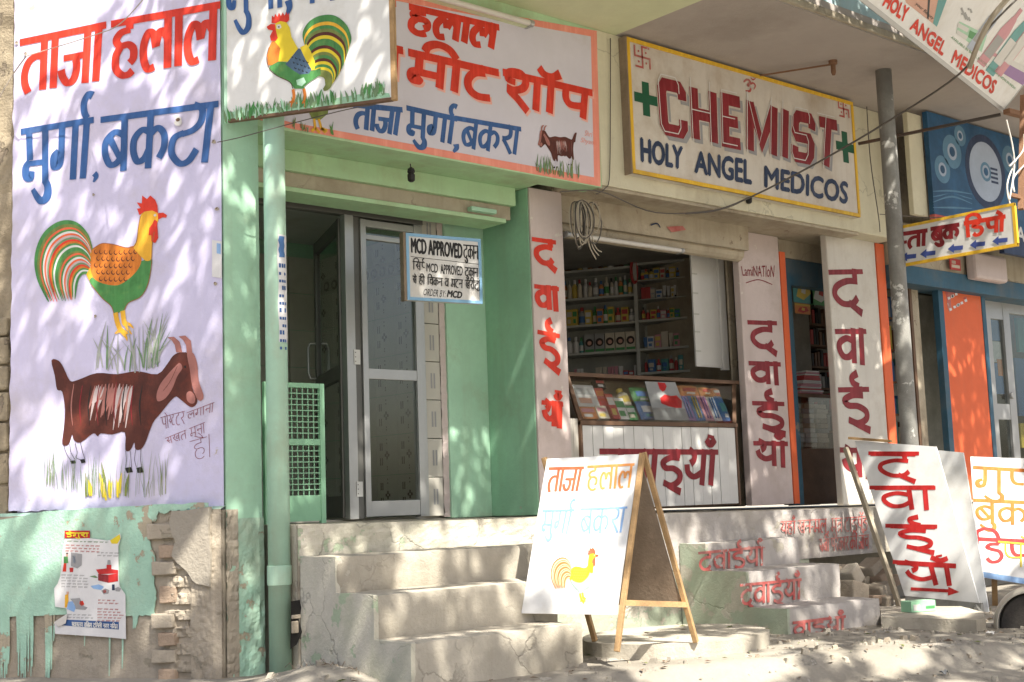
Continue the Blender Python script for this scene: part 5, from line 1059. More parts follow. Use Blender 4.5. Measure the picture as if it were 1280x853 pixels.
# ------------------------------------------------------------------ BOOK SHOP to the right
book = thing('book_shop', (9.4, 7.1, -.1), 'book shop fronts with dark blue frames and an orange pillar', 'shop')
B1 = PY(7.2); a0 = B1.uv(988, 400)[0]; a1 = B1.uv(1004, 600)[0]; 
mb = MB(); mb.pbox(B1, b1 + .08, a1, -.1, 2.1, -.1, 0, 'shopblue'); mb.pbox(B1, a1 - .001, 10.4, 1.86, 2.1, -.1, -.002, 'shopblue'); mb.pbox(B1, b1 + .08, 10.4, 2.101, 2.262, -.3, .01, 'creamdirty'); mb.build('door_frame', book, bevel=.004)
BI = PY(7.32); za, zb_ = BI.uv(1020, 497)[1], BI.uv(1020, 561)[1]
mb = MB(); mb.pbox(BI, a1 - .05, 10.5, -.1, zb_, -.05, 0, 'darkwood'); mb.build('brown_board', book)
mb = MB(); mb.pbox(BI, a1 - .05, 10.5, zb_, za, -.01, -.004, 'showglass'); mb.build('counter_glass', book)
mb = MB(); mb.pbox(BI, a1 - .05, 10.5, za, za + .03, -.5, 0.01, 'darkwood'); mb.build('counter_top', book)
r_ = random.Random(5)
for i in range(9):
    for j in range(4):
        m2 = MB(); u = 9.62 + j * .19 + r_.uniform(-.02, .02); v = zb_ + .02 + i * .045; m2.pbox(BI, u, u + .17, v, v + .04, -.34 - r_.uniform(0, .04), -.13, r_.choice(['p_cream', 'p_white', 'p_grey', 'creamdirty', 'p_cream'])); m2.build('book_stack', book)
SH = PY(8.3); mb = MB(); mb.pbox(SH, 9.4, 14.4, -.1, 3.2, -.1, 0, 'darkroom'); mb.build('back_wall', book)
for i in range(6):
    z = .62 + i * .22; mb = MB(); mb.pbox(SH, 9.9, 11.6, z - .02, z, 0, .22, 'darkwood'); mb.build('shelf', book)
    for j in range(26): m2 = MB(); u = 10.2 + j * .05; m2.pbox(SH, u, u + r_.uniform(.03, .046), z, z + r_.uniform(.12, .18), .01, .18, r_.choice(['p_brown', 'p_black', 'p_grey', 'darkwood', 'p_black', 'p_red'])); m2.build('book', book)
mg = thing('magazine_stack', tuple(BI.p(BI.uv(1010, 480)[0], za + .03, -.1)), 'heap of pink and white magazines on the dark counter behind the blue frame', 'magazines')
for i in range(15): m2 = MB(); u = BI.uv(1004, 470)[0] + r_.uniform(-.02, .02) + i * .008; z = za + .031 + i * .015; m2.pbox(BI, u, u + .36 - i * .012, z, z + .011, -.34, -.05, r_.choice(['p_pink', 'p_white', 'p_pink', 'p_red'])); m2.build('magazine', mg)
for i, (px, w_, y0, y1, cs_, lb) in enumerate(((990, 22, 341, 378, ('p_teal', 'p_yellow', 'p_white'), 'hanging magazine with yellow and red cover, nearest the blue frame'), (1011, 24, 343, 381, ('p_green', 'p_white', 'p_red'), 'hanging green and white magazine beside the lettered right pillar'), (992, 18, 379, 392, ('p_orange', 'p_red', 'p_yellow'), 'small orange booklet hanging below the first magazine'))):
    a, z = BI.uv(px, y1); b, z1 = BI.uv(px + w_, y0); z1 = BI.uv(px, y0)[1]; mb = MB(); mb.pbox(BI, a, b, z, z1, .02 - .003, .02, cs_[0]); mb.poly(BI, [(a + (b - a) * x, z + (z1 - z) * y) for x, y in ((.15, .2), (.5, .1), (.9, .35), (.75, .7), (.3, .6))], .0215, cs_[1]); mb.poly(BI, [(a + (b - a) * x, z + (z1 - z) * y) for x, y in ((.4, .35), (.6, .3), (.65, .55), (.45, .6))], .0225, cs_[2]); mb.pbox(BI, a, b, z1 - .02, z1 - .005, .0205, .022, cs_[2]); tag(mb.build('hanging_magazine'), lb, 'magazine')
# second opening, orange pillar, aluminium door
B2 = PY(6.83); o0 = B2.uv(1177, 354)[0]; o1 = B2.uv(1224.5, 354)[0]
mb = MB(); mb.pbox(B2, o0, o1, -.12, 2.06, -.08, 0, 'orange'); op_ = mb.build('orange_pillar', book, bevel=.006)
mb = MB(); 
for P in ([(1180, 361), (1193, 358), (1194, 366), (1188, 370), (1189, 384), (1187, 392), (1184, 384), (1183, 372)], [(1196, 357), (1212, 354), (1212, 362), (1206, 364), (1198, 361)], [(1203, 373), (1208, 371), (1208, 376)]): mb.poly(B2, U(B2, P), .002, 'fadedred')
for k in range(14): x = 1182 + (k * 7) % 26; y = 358 + (k * 11) % 30; mb.poly(B2, U(B2, [(x, y), (x + 3, y - 1), (x + 4, y + 2), (x + 1, y + 3)]), .0028, 'paper')
mb.build('torn_poster', op_)
mb = MB(); mb.pbox(B2, o0 - .085, o0 - .001, -.12, 2.06, -.06, .006, 'shopblue'); mb.pbox(B2, o1 + .001, o1 + .07, -.12, 2.06, -.06, .006, 'shopblue'); mb.build('blue_frame', book, bevel=.003)
mb = MB(); mb.pbox(PY(6.72), 10.55, 14.4, 1.90, 2.07, -.3, 0, 'shopblue'); mb.build('blue_beam', book, bevel=.005)
mb = MB(); mb.pbox(PY(6.74), 10.55, 14.4, 2.072, 2.48, -.3, 0, 'creamdirty'); mb.build('upper_panel', book)
q = PY(6.6); c_ = [q.uv(*p) for p in [(1222, 352), (1261, 350), (1261, 322), (1222, 322)]]
mb = MB(); mb.pbox(q, c_[0][0], c_[1][0], (c_[0][1] + c_[1][1]) / 2, c_[2][1], -.119, 0, 'pinkgrey'); mb.build('brown_block', book, bevel=.03)
q = PY(6.7); a = q.uv(1186, 323); b = q.uv(1200, 339); mb = MB(); mb.pbox(q, a[0], b[0], b[1], a[1], .0, .012, 'p_red'); mb.pbox(q, a[0] + .02, b[0] - .02, b[1] + .02, a[1] - .06, .012, .014, 'p_cream')
for k in range(4): mb.pbox(q, a[0] + .028 + k * .018, a[0] + .038 + k * .018, a[1] - .05, a[1] - .02, .012, .015, 'p_cream')
tag(mb.build('small_plaque'), 'small red and cream plaque on the blue beam above the orange pillar', 'plaque')
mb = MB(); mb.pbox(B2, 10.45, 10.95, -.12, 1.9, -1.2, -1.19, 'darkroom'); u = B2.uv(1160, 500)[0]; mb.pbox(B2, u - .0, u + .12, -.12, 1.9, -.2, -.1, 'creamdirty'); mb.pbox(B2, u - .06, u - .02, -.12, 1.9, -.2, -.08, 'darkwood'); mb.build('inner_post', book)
G2 = PY(7.12)
for i in range(6):
    z = .1 + i * .31; m2 = MB(); m2.pbox(G2, 10.6, 11.05, z - .02, z, -.3, 0, 'darkwood'); m2.build('shelf', book)
    for j in range(10):
        m2 = MB(); u = 10.64 + j * .096 + r_.uniform(0, .01); cs_ = r_.choice(['p_grey', 'p_cream', 'p_yellow', 'p_teal', 'p_blue', 'p_brown', 'p_brown']); m2.pbox(G2, u, u + .07, z, z + r_.uniform(.12, .25), -.2, -.03 - r_.uniform(0, .03), cs_); m2.build('book', book)
AD = PY(6.95); d0 = AD.uv(1232, 400)[0]
mb = MB(); mb.pbox(G2, 11.06, 11.22, 1.18, 1.42, .01, .014, 'p_white'); tag(mb.build('pasted_notice'), 'white paper hanging in the narrow shop opening between pole and orange pillar', 'paper')
adr = thing('aluminium_door', (d0, 6.95, -.1), 'aluminium framed shop door beside the orange pillar at the right edge', 'door')
mb = MB(); mb.pbox(AD, d0, d0 + .1, -.12, 1.9, -.05, 0, 'alu'); e = AD.uv(1254, 400)[0]; mb.pbox(AD, e, e + .13, -.12, 1.9, -.05, .002, 'alu')
z0 = AD.uv(1245, 512)[1]; mb.pbox(AD, d0 + .1, e, z0 - .1, z0 + .06, -.048, -.002, 'alu'); mb.pbox(AD, d0 + .1, e, 1.72, 1.9, -.048, -.002, 'alu'); mb.pbox(AD, d0 + .1, e, -.12, .0, -.048, -.002, 'alu'); mb.pbox(AD, e + .13, e + 1.4, -.12, 0, -.05, 0, 'alu'); mb.pbox(AD, e + .13, e + 1.4, 1.8, 1.9, -.05, 0, 'alu'); mb.build('door_frame', adr)
mb = MB(); mb.pbox(AD, d0 + .1, e, z0 + .06, 1.72, -.03, -.025, 'glass'); mb.build('pane', adr); mb = MB(); mb.pbox(AD, e + .13, e + 1.4, 0, 1.8, -.03, -.025, 'glass'); mb.build('pane', adr)
mb = MB(); mb.pbox(AD, d0 + .1, e, 0, z0 - .1, -.03, -.025, 'glass'); mb.build('pane', adr)
mb = MB(); z = AD.uv(1264, 495)[1]; mb.lathe(AD.p(AD.uv(1263, 495)[0], z, .002), [(.035, 0), (.035, .03), (.03, .035)], 'alu', 14, (0, -1, 0)); mb.build('lock', adr)
q = PY(7.5)
for i, (x0, y0, x1, y1, c) in enumerate(((1236, 395, 1252, 425, 'p_blue'), (1234, 428, 1254, 452, 'p_white'), (1235, 455, 1256, 492, 'p_blue'), (1247, 450, 1256, 470, 'p_orange'), (1273, 400, 1290, 440, 'p_teal'), (1272, 450, 1292, 520, 'p_blue'), (1275, 530, 1292, 560, 'p_yellow'))):
    a = q.uv(x0, y1); b = q.uv(x1, y0); mb = MB(); mb.pbox(q, a[0], b[0], a[1], b[1], -.02, .0 + i * .004, c); tag(mb.build('stacked_goods'), ['blue carton high behind the aluminium door glass', 'white carton in the middle of the door glass', 'large blue carton behind the lower door glass', 'small orange tag hanging behind the door glass', 'teal clothing hanging at the right edge doorway', 'blue clothing hanging low at the right edge doorway', 'yellow cloth lowest at the right edge doorway'][i], 'goods')
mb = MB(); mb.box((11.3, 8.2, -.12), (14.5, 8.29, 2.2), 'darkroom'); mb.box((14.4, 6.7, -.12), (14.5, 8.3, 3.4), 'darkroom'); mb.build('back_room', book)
# ------------------------------------------------------------------ pole and the projecting book depot sign
PYP = 5.9; pp = PY(PYP); x0 = pp.uv(1101.5, 200)[0]; x1 = pp.uv(1122.5, 200)[0]; pcx = (x0 + x1) / 2; prr = 11 / 1650 * 10.0
mb = MB(); mb.lathe((pcx, PYP, 0), [(prr * 1.05, -1.2), (prr, 1), (prr * .97, 3.43)], 'polegrey', 20); tag(mb.build('iron_pole', smooth=True), 'weathered grey iron pole standing between the lettered pillar and the orange pillar', 'pole')
GX = PX(pcx + prr * .6); q = [GX.uv(*p) for p in [(1120, 331.5), (1272, 311), (1265, 257.5), (1120, 281)]]
gs = thing('book_depot_signboard', (pcx, PYP, 2), 'white projecting signboard with yellow edges, red letters and blue arrows on the pole', 'signboard')
gu0, gu1 = -(PYP - prr * .2), q[1][0]; gv0 = (q[0][1] + q[1][1]) / 2; gv1 = (q[2][1] + q[3][1]) / 2
mb = MB(); mb.pbox(GX, gu0, gu1, gv0, gv1, -.02, 0, 'signwhite'); mb.build('board', gs)
mb = MB()
for a in ((gu0, gu1, gv0 - .001, gv0 + .022), (gu0, gu1, gv1 - .022, gv1 + .001)): mb.pbox(GX, *a, -.026, .003, 'yellow')
mb.pbox(GX, gu1 - .02, gu1 + .004, gv0 + .022, gv1 - .022, -.026, .0025, 'yellow'); mb.build('edging', gs)
c9 = crop(1100, 230, 5.69); mb = MB()
write(mb, GX, 'ph t aa', c9([(125, 352), (335, 322), (330, 440), (130, 470)]), .034, 'maroon', .004); write(mb, GX, 'b u k', c9([(362, 312), (562, 280), (565, 385), (370, 412)]), .034, 'maroon', .004); write(mb, GX, 'iL D p oo', c9([(600, 272), (890, 222), (885, 338), (610, 385)]), .034, 'redorange', .004)
mb.build('painted_lettering', gs)
mb = MB()
for x, y in ((150, 520), (287, 497), (483, 460), (640, 432), (800, 405)):
    def A(a, b): return c9([(x + a, y + b - a * .13)])[0]
    mb.poly(GX, U(GX, [A(0, 5), A(45, -28), A(45, -10), A(110, -8), A(108, 22), A(45, 22), A(45, 38)]), .004, 'arrowblue')
mb.build('painted_arrows', gs)
# ------------------------------------------------------------------ disc hoarding
HP = PY(6.3); h0 = HP.uv(1163, 200)[0]; hz0 = HP.uv(1171, 268)[1]; hz1 = 3.41
hd = thing('disc_hoarding', (h0, 6.3, 2.4), 'blue hoarding printed with a large compact disc under the balcony', 'hoarding')
mb = MB(); mb.pbox(HP, h0, 14.2, hz0, hz1, -.05, 0, 'hoardblue'); mb.build('sheet', hd)
cu, cvv = HP.uv(1232, 215); rr = (HP.uv(1232, 171)[1] - HP.uv(1232, 262)[1]) / 2
mb = MB(); 
for r2, dd, m in ((rr, .001, 'navy'), (rr * .80, .002, 'cdwhite'), (rr * .26, .003, 'cdlight'), (rr * .18, .004, 'cdwhite'), (rr * .11, .005, 'hoardblue')): mb.lathe(HP.p(cu, cvv, dd - .001), [(r2, 0), (r2, .001)], m, 40, (0, -1, 0))
for k in range(4): mb.pbox(HP, cu + rr * .25, cu + rr * .6, cvv + rr * (.1 - .12 * k), cvv + rr * (.16 - .12 * k), .002, .0035, 'navy')
mb.build('disc_print', hd)
mb = MB()
for (x, y, s) in ((1190, 190, .16), (1178, 212, .13), (1262, 200, .14), (1200, 170, .1)): a, b = HP.uv(x, y); mb.lathe(HP.p(a, b, 0), [(s, 0), (s, .0008)], 'cdlight', 24, (0, -1, 0)); mb.lathe(HP.p(a, b, .001), [(s * .5, 0), (s * .5, .0005)], 'cdwhite', 20, (0, -1, 0)); mb.lathe(HP.p(a, b, .0018), [(s * .3, 0), (s * .3, .0005)], 'hoardblue', 16, (0, -1, 0))
for k in range(9): mb.ribbon(HP, U(HP, [(1166, 236 + k * 3.4, .3), (1190, 232 + k * 3.6 + 4 * math.sin(k), 1), (1215, 240 + k * 3, .3)]), .018, .0012 + k * 1e-4, 'cdlight' if k % 2 else 'hoardblue')
mb.build('swirl_print', hd)
mb = MB(); mb.pbox(HP, h0, 11.75, hz0 - .09, hz0 - .002, -.05, 0.002, 'fadedred'); mb.pbox(HP, 11.751, 14.2, hz0 - .24, hz0 - .002, -.05, .001, 'navy'); ftext(mb, HP, 'A', [(1270, 283), (1281, 286), (1281, 303), (1270, 300)], 'p_white', .004, bold=.006); mb.build('lower_band', hd)
q = PY(6.36); w0 = q.uv(1138, 200)[0]; mb = MB(); mb.pbox(q, w0, h0 - .004, q.uv(1145, 268)[1], 3.38, -.05, 0, 'cream'); tag(mb.build('white_board', bevel=.006), 'plain off-white upright board at the left end of the blue disc hoarding', 'board')
# ------------------------------------------------------------------ slanting medicine billboard
ZB = 3.15; b0 = onZ(1066, -11, ZB); b1_ = onZ(1254.6, 138, ZB); uu = (b1_ - b0).normalized(); nn = Vector((uu.y, -uu.x, 0))
best = None
for k in range(-60, 61):
    tlt = k / 60 * 1.0; vv = (Vector((0, 0, 1)) + nn * tlt).normalized(); p = b1_ + vv * .3; a = proj(p); e = abs((a[0] - 1254.6) / (138 - a[1]) - 26 / 34.)
    if best is None or e < best[0]: best = (e, vv, tlt)
HB = Pl(b0, uu, best[1]); L_ = (b1_ - b0).length
hb = thing('medicine_billboard', tuple(b0), 'white slanting billboard with bottle pictures and red HOLY ANGEL MEDICOS letters', 'billboard')
mb = MB(); mb.pbox(HB, -1.2, L_, 0, 1.7, -.03, 0, 'boardwhite'); mb.build('sheet', hb)
mb = MB(); mb.pbox(HB, -1.2, L_, -.018, .012, -.035, .004, 'alu'); mb.pbox(HB, L_ - .006, L_ + .008, .012, 1.7, -.035, .004, 'alu'); mb.build('frame', hb)
ch = crop(900, 0, 3.368); mb = MB()
c9h = crop(840, 0, 2.909)
ftext(mb, HB, 'HOLY', c9h([(785, -22), (862, 30), (846, 82), (765, 18)]), 'redorange', .003, bold=.006)
ftext(mb, HB, 'ANGEL', c9h([(880, 62), (1000, 158), (982, 202), (864, 104)]), 'redorange', .003, bold=.006)
ftext(mb, HB, 'MEDICOS', c9h([(1030, 182), (1182, 298), (1164, 342), (1014, 226)]), 'redorange', .003, bold=.006)
ftext(mb, HB, 'your Beauty', c9h([(888, 4), (952, 62), (946, 76), (880, 18)]), 'p_black', .005, italic=.3)
ftext(mb, HB, 'AVAILABLE IN SHELLS, EUROPE, AMERICA & NOW IN INDIA', c9h([(1018, 130), (1250, 318), (1246, 328), (1013, 140)]), 'p_green', .003)
mb.build('lettering', hb)
mb = MB()
def uh(pts): return U(HB, c9h(pts))
mb.poly(HB, uh([(840, -30), (1010, -60), (960, 95), (850, 10)]), .002, 'skin'); mb.poly(HB, uh([(975, -40), (1020, -60), (962, 98), (948, 85)]), .0028, 'p_teal'); mb.poly(HB, uh([(930, -10), (938, -10), (932, 70), (926, 66)]), .0036, 'p_black')
mb.poly(HB, uh([(1045, 78), (1145, 128), (1125, 190), (1032, 120)]), .002, 'mint'); mb.poly(HB, uh([(1082, 110), (1132, 135), (1124, 160), (1075, 135)]), .0028, 'p_green'); mb.poly(HB, uh([(1040, 82), (1080, 104), (1072, 118), (1036, 98)]), .0028, 'p_white'); mb.poly(HB, uh([(1036, 108), (1076, 132), (1068, 146), (1032, 122)]), .0028, 'p_white')
for k in range(16): x = 1048 + (k * 13) % 36; y = 30 + (k * 17) % 44; mb.poly(HB, uh([(x, y), (x + 7, y - 3), (x + 9, y + 5), (x + 2, y + 7)]), .002 + k * 5e-5, 'p_grey')
mb.build('picture_print', hb)
for px, py, w_, h_, c, cp, lb in ((1195, 135, 34, 90, 'p_pink', 'p_grey', ''), (1242, 148, 38, 110, 'p_teal', 'p_white', ''), (1288, 130, 34, 130, 'p_pink', 'p_white', ''), (1150, 90, 30, 80, 'cdwhite', 'p_grey', '')):
    mb = MB(); P = [(-.5, -.5), (.5, -.5), (.55, .1), (.3, .32), (.2, .36), (.2, .5), (-.2, .5), (-.2, .36), (-.3, .32), (-.55, .1)]
    a, b = uh([(px, py)])[0][:2]; k = .0055; mb.poly(HB, [(a + x * w_ * k, b + y * h_ * k) for x, y in P], .003, c); mb.poly(HB, [(a + x * w_ * k, b + y * h_ * k) for x, y in [(-.45, -.35), (.45, -.35), (.45, 0), (-.45, 0)]], .004, cp); mb.build('bottle_picture', hb)
mb = MB(); mb.poly(HB, uh([(1150, 175), (1215, 215), (1205, 262), (1138, 220)]), .0022, 'p_white'); mb.poly(HB, uh([(1160, 185), (1200, 208), (1196, 220), (1157, 198)]), .003, 'p_pink'); mb.poly(HB, uh([(1215, 215), (1290, 262), (1282, 315), (1205, 268)]), .0026, 'p_purple'); mb.poly(HB, uh([(1230, 215), (1290, 245), (1286, 268), (1226, 235)]), .0034, 'p_white'); mb.build('label_print', hb)
# brackets
ir = [('iron_bracket', (onY(1073, 180, 6.55), b1_ + Vector((0, .03, -.03))), .035, 'iron', 'long dark iron bar running from the chemist signboard to the slanting billboard')]
for n_, (a, b), w_, m, lb in ir: mb = MB(); mb.bar(a, b, w_, w_ * .6, m); tag(mb.build(n_), lb, 'bracket')
mb = MB(); c = b1_ + Vector((-.05, -.05, -.03)); mb.bar(c, c + Vector((1.2, -.05, .02)), .06, .04, 'rustiron'); tag(mb.build('rusty_angle'), 'rusty angle iron holding the lower corner of the slanting billboard', 'bracket')
a = onY(1262, 256, 5.0); mb = MB(); mb.bar(a + Vector((0, 0, .08)), a + Vector((1.2, .1, .12)), .03, .03, 'rustiron'); mb.bar(onY(1279, 120, 5.1), onY(1276, 262, 5.0), .04, .03, 'rustiron'); tag(mb.build('support_rod'), 'thin rusty support rod beside the tip of the projecting sign', 'rod')
# ------------------------------------------------------------------ cables
def cable(pts, r, m, lb, name='cable'):
    mb = MB(); mb.tube(pts, r, m, 5, smooth=True); return tag(mb.build(name), lb, 'cable')
cable([onY(1278, -8, 4.3), onY(1232, 40, 4.5), onY(1200, 92, 4.8), onY(1100, 158, 5.6), onY(1010, 210, 6.2), onY(937, 247, 6.5), onY(895, 263, 6.55), onY(857, 267, 6.57)], .008, 'wire', 'dark cable crossing in front of the chemist signboard to its lower edge')
cable([onY(1265, -8, 4.3), onY(1240, 22, 4.42), onY(1222, 58, 4.55), onY(1212, 84, 4.7)], .02, 'cream_wire', 'thick taped cable bundle across the slanting billboard')
cable([onY(183, -5, 6.3), onY(150, 30, 6.7), onY(118, 44, 7.0), onY(34, 70, 7.45)], .003, 'cream_wire', 'thin white string at the top of the lavender wall')
cable([onY(-4, 128, 7.6), onY(15, 95, 7.6), onY(33, 70, 7.45)], .004, 'cream_wire', 'thin white string hanging at the far left edge')
cable([onY(272, 178, 6.45), onY(300, 172, 6.3), onY(352, 158, 6.2), onY(430, 138, 6.3), onY(470, 131, 6.4)], .003, 'wire', 'thin dark wire passing under the rooster signboard')
cable([onY(763, 48, 6.58), onY(763, 120, 6.585), onY(762, 218, 6.585), onY(756, 236, 6.58), onY(745, 243, 6.62)], .004, 'wire', 'thin black wire running down beside the chemist signboard')
cable([onY(700, 240, 6.7), onY(752, 240, 6.62), onY(820, 266, 6.58), onY(900, 262, 6.56), onY(936, 247, 6.5)], .005, 'wire', 'slack dark wire under the cream fascia')
cable([onY(1083, 125, 6.58), onY(1088, 200, 6.57), onY(1098, 270, 6.56), onY(1100, 290, 6.6)], .005, 'wire', 'dark wire hanging down right of the chemist signboard')
cable([onY(1100, 268, 6.3), onY(1180, 272, 6.2), onY(1250, 262, 5.6)], .004, 'wire', 'thin dark wire behind the projecting book sign')
for i, (a, b) in enumerate((((1258, 150), (1262, 250)), ((1270, 200), (1264, 262)), ((1280, 168), (1262, 208)), ((1282, 205), (1268, 240)))): cable([onY(*a, 5.0), onY((a[0] + b[0]) / 2 + 8 * (-1) ** i, (a[1] + b[1]) / 2, 4.98), onY(*b, 4.95)], .006, 'tube', ['white wire loop above the tip of the projecting sign', 'white wire curling behind the tip of the projecting sign', 'white wire reaching in from the right edge', 'lowest white wire at the right edge by the sign tip'][i])
# wire bundle
mb = MB(); r_ = random.Random(8); c0 = onY(731, 252, 6.75)
for k in range(16):
    w_ = r_.uniform(.03, .10); l = r_.uniform(.18, .36); ox = r_.uniform(-.07, .08); oy = r_.uniform(-.04, .04)
    mb.tube([c0 + Vector((ox + w_ * math.sin(q) * (1 if q < math.pi else 1.), oy + .01 * math.cos(q * 2), -l / 2 + l / 2 * math.cos(q))) for q in [i * math.pi / 6 for i in range(13)]], .0045, 'cream_wire' if k % 2 else 'wire', 5, smooth=True)
for k in range(3): mb.tube([c0 + Vector((.02 * k, 0, -.2)), c0 + Vector((.03 + .03 * k, .0, -.33)), c0 + Vector((.09 + .03 * k, 0, -.42 + .03 * k))], .0045, 'cream_wire', 5, smooth=True)
tag(mb.build('wire_bundle'), 'tangled coil of spare wire hanging over the left end of the medicine counter', 'wire coil')
# ------------------------------------------------------------------ A-board
FR = onZ(771, 815, -.800); RRr = onZ(870, 803, -.800); TR = onY(803, 567, 5.045 if False else 5.06); u_ = Vector((.415, -.91, 0)).normalized(); Wd = .60
TL = TR - u_ * Wd; FL = FR - u_ * Wd; RL = RRr - u_ * Wd; FL.z = -.66
ab = thing('sandwich_board', tuple((FR + RL) / 2), 'wooden folding sandwich board with washed-out Hindi letters and a rooster', 'sandwich board')
vv = (TR - FR); un = u_; AB = Pl(FR - u_ * Wd, un, (vv - un * vv.dot(un))); hh = AB.v.dot(TR - AB.o)
pb = AB.uv(771, 768.6)[1]
mb = MB(); mb.poly(AB, U(AB, [(684, 574), (800, 568), (771, 768.6), (652, 767)]), .004, 'boardwhite', .01); bd = mb.build('front_panel', ab)
mb = MB(); mb.bar(FR, TR, .030, .028, 'wood', tuple(AB.u)); mb.build('leg', ab, bevel=.003)
mb = MB(); mb.bar(AB.o.lerp(TL, .24) + AB.n * -.03 + u_ * .07, TL + AB.n * -.03 + u_ * .05, .03, .03, 'wood', tuple(AB.u)); mb.build('leg', ab, bevel=.003)
vr = (TR - RRr); BB = Pl(RL, un, (vr - un * vr.dot(un))); hb2 = BB.v.dot(TR - BB.o)
mb = MB(); mb.bar(RRr, TR + BB.n * -.02, .030, .028, 'wood', tuple(AB.u)); mb.build('leg', ab, bevel=.003)
mb = MB(); mb.bar(RL, TL + BB.n * -.02, .030, .028, 'wood', tuple(AB.u)); mb.build('leg', ab, bevel=.003)
zb2 = BB.uv(850, 757)[1] if False else hb2 * .20
mb = MB(); c1 = RRr.lerp(TR, .2) - u_ * .02; c2 = RRr.lerp(TR, .97) - u_ * .02; c3 = TL.lerp(RL, .03) + u_ * .02; c4_ = RL.lerp(TL, .2) + u_ * .02; mb.hexa([v - BB.n * .004 for v in (c1, c2, c3, c4_)] + [v + BB.n * .004 for v in (c1, c2, c3, c4_)], 'ply'); mb.build('back_panel', ab)
p0 = FR.lerp(TR, .24); p1_ = RRr.lerp(TR, .20)
mb = MB(); mb.bar(p0, p1_, .03, .03, 'wood'); mb.build('side_rail', ab)
mb = MB(); write(mb, AB, 't aa j aa', [(687, 585), (730, 584), (724, 614), (683, 615)], .016, 'palered', .006); write(mb, AB, 'h l aa l', [(735, 583), (793, 580), (789, 610), (734, 613)], .014, 'paleorange', .006)
write(mb, AB, 'm u g aa reph', [(679, 638), (718, 637), (711, 668), (677, 666)], .012, 'paleblue', .006, nib=.1); write(mb, AB, 'b k r aa', [(727, 636), (784, 634), (779, 666), (725, 668)], .012, 'paleblue', .006, nib=.1); mb.build('painted_lettering', bd)
CB = dict(tail=['palered', 'paleorange', 'mint', 'wingorange', 'mint', 'paleorange'], neck='brightyellow', body='mint', wing='brightyellow', scale='paleorange', red='palered', eye='signwhite', leg='brightyellow', line=None)
def TA(x, y): return AB.uv(690 + (x - 188) * 59 / 662, 685 + (y - 60) * 71 / 738)
mb = MB(); rooster_a(mb, AB, TA, .006, CB, abs(TA(100, 100)[0] - TA(200, 100)[0])); mb.build('painted_rooster', bd)
# ------------------------------------------------------------------ slabs, bricks, box
def slab(name, pts, z0, z1, m, lb, bev=.012):
    mb = MB(); G0 = Pl((0, 0, 0), (1, 0, 0), (0, 1, 0)); pts = [(x + .012 * N3(x * 8, y * 8, 1), y + .012 * N3(x * 8, y * 8, 5)) for x, y in sum([[(p[0] + (q[0] - p[0]) * t / 5, p[1] + (q[1] - p[1]) * t / 5) for t in range(5)] for p, q in zip(pts, pts[1:] + pts[:1])], [])]; mb.poly(G0, pts, z1, m, z1 - z0); return tag(mb.build(name, bevel=bev), lb, 'slab')
cx_, cy_ = 5.96, 5.46; r_ = random.Random(4)
slab('round_slab', [(cx_ + .62 * math.cos(q) * (1 + .02 * math.sin(q * 5)), cy_ + .50 * math.sin(q) * (1 + .02 * math.cos(q * 3))) for q in [2 * math.pi * i / 40 for i in range(40)]], -.90, -.805, 'concrete', 'round worn concrete slab under the right feet of the sandwich board')
A_ = [onZ(1101, 771, -.84), onZ(1222, 775, -.84), onZ(1231, 772, -.84), onZ(1229, 765, -.84), onZ(1200, 758, -.84), onZ(1100, 758, -.84)]
slab('stone_slab', [(p.x, p.y) for p in A_], -.985, -.84, 'concrete', 'long low concrete slab carrying the leaning medicine board', .02)
G0 = Pl((0, 0, 0), (1, 0, 0), (0, 1, 0))
def stone(px, py, w_, h_, Y, rot, m, nm, lb, grp='loose bricks heaped under the shop floor'):
    p = onY(px, py, Y); s = .006 * 1.; w_ *= s; h_ *= s; d_ = max(w_, h_) * .8; r2 = random.Random(int(px * 7 + py)); mb = MB(); V = []
    for sz in (-1, 1):
        for sx, sy in ((-1, -1), (1, -1), (1, 1), (-1, 1)):
            x = sx * w_ / 2 * r2.uniform(.82, 1.05); z = sz * h_ / 2 * r2.uniform(.8, 1.05); V.append((p.x + x * math.cos(rot) - z * math.sin(rot), p.y + sy * d_ / 2 + r2.uniform(-.02, .02), p.z + x * math.sin(rot) + z * math.cos(rot)))
    mb.hexa(V, m); o = mb.build(nm, bevel=.014); return tag(o, lb, 'brick', grp)
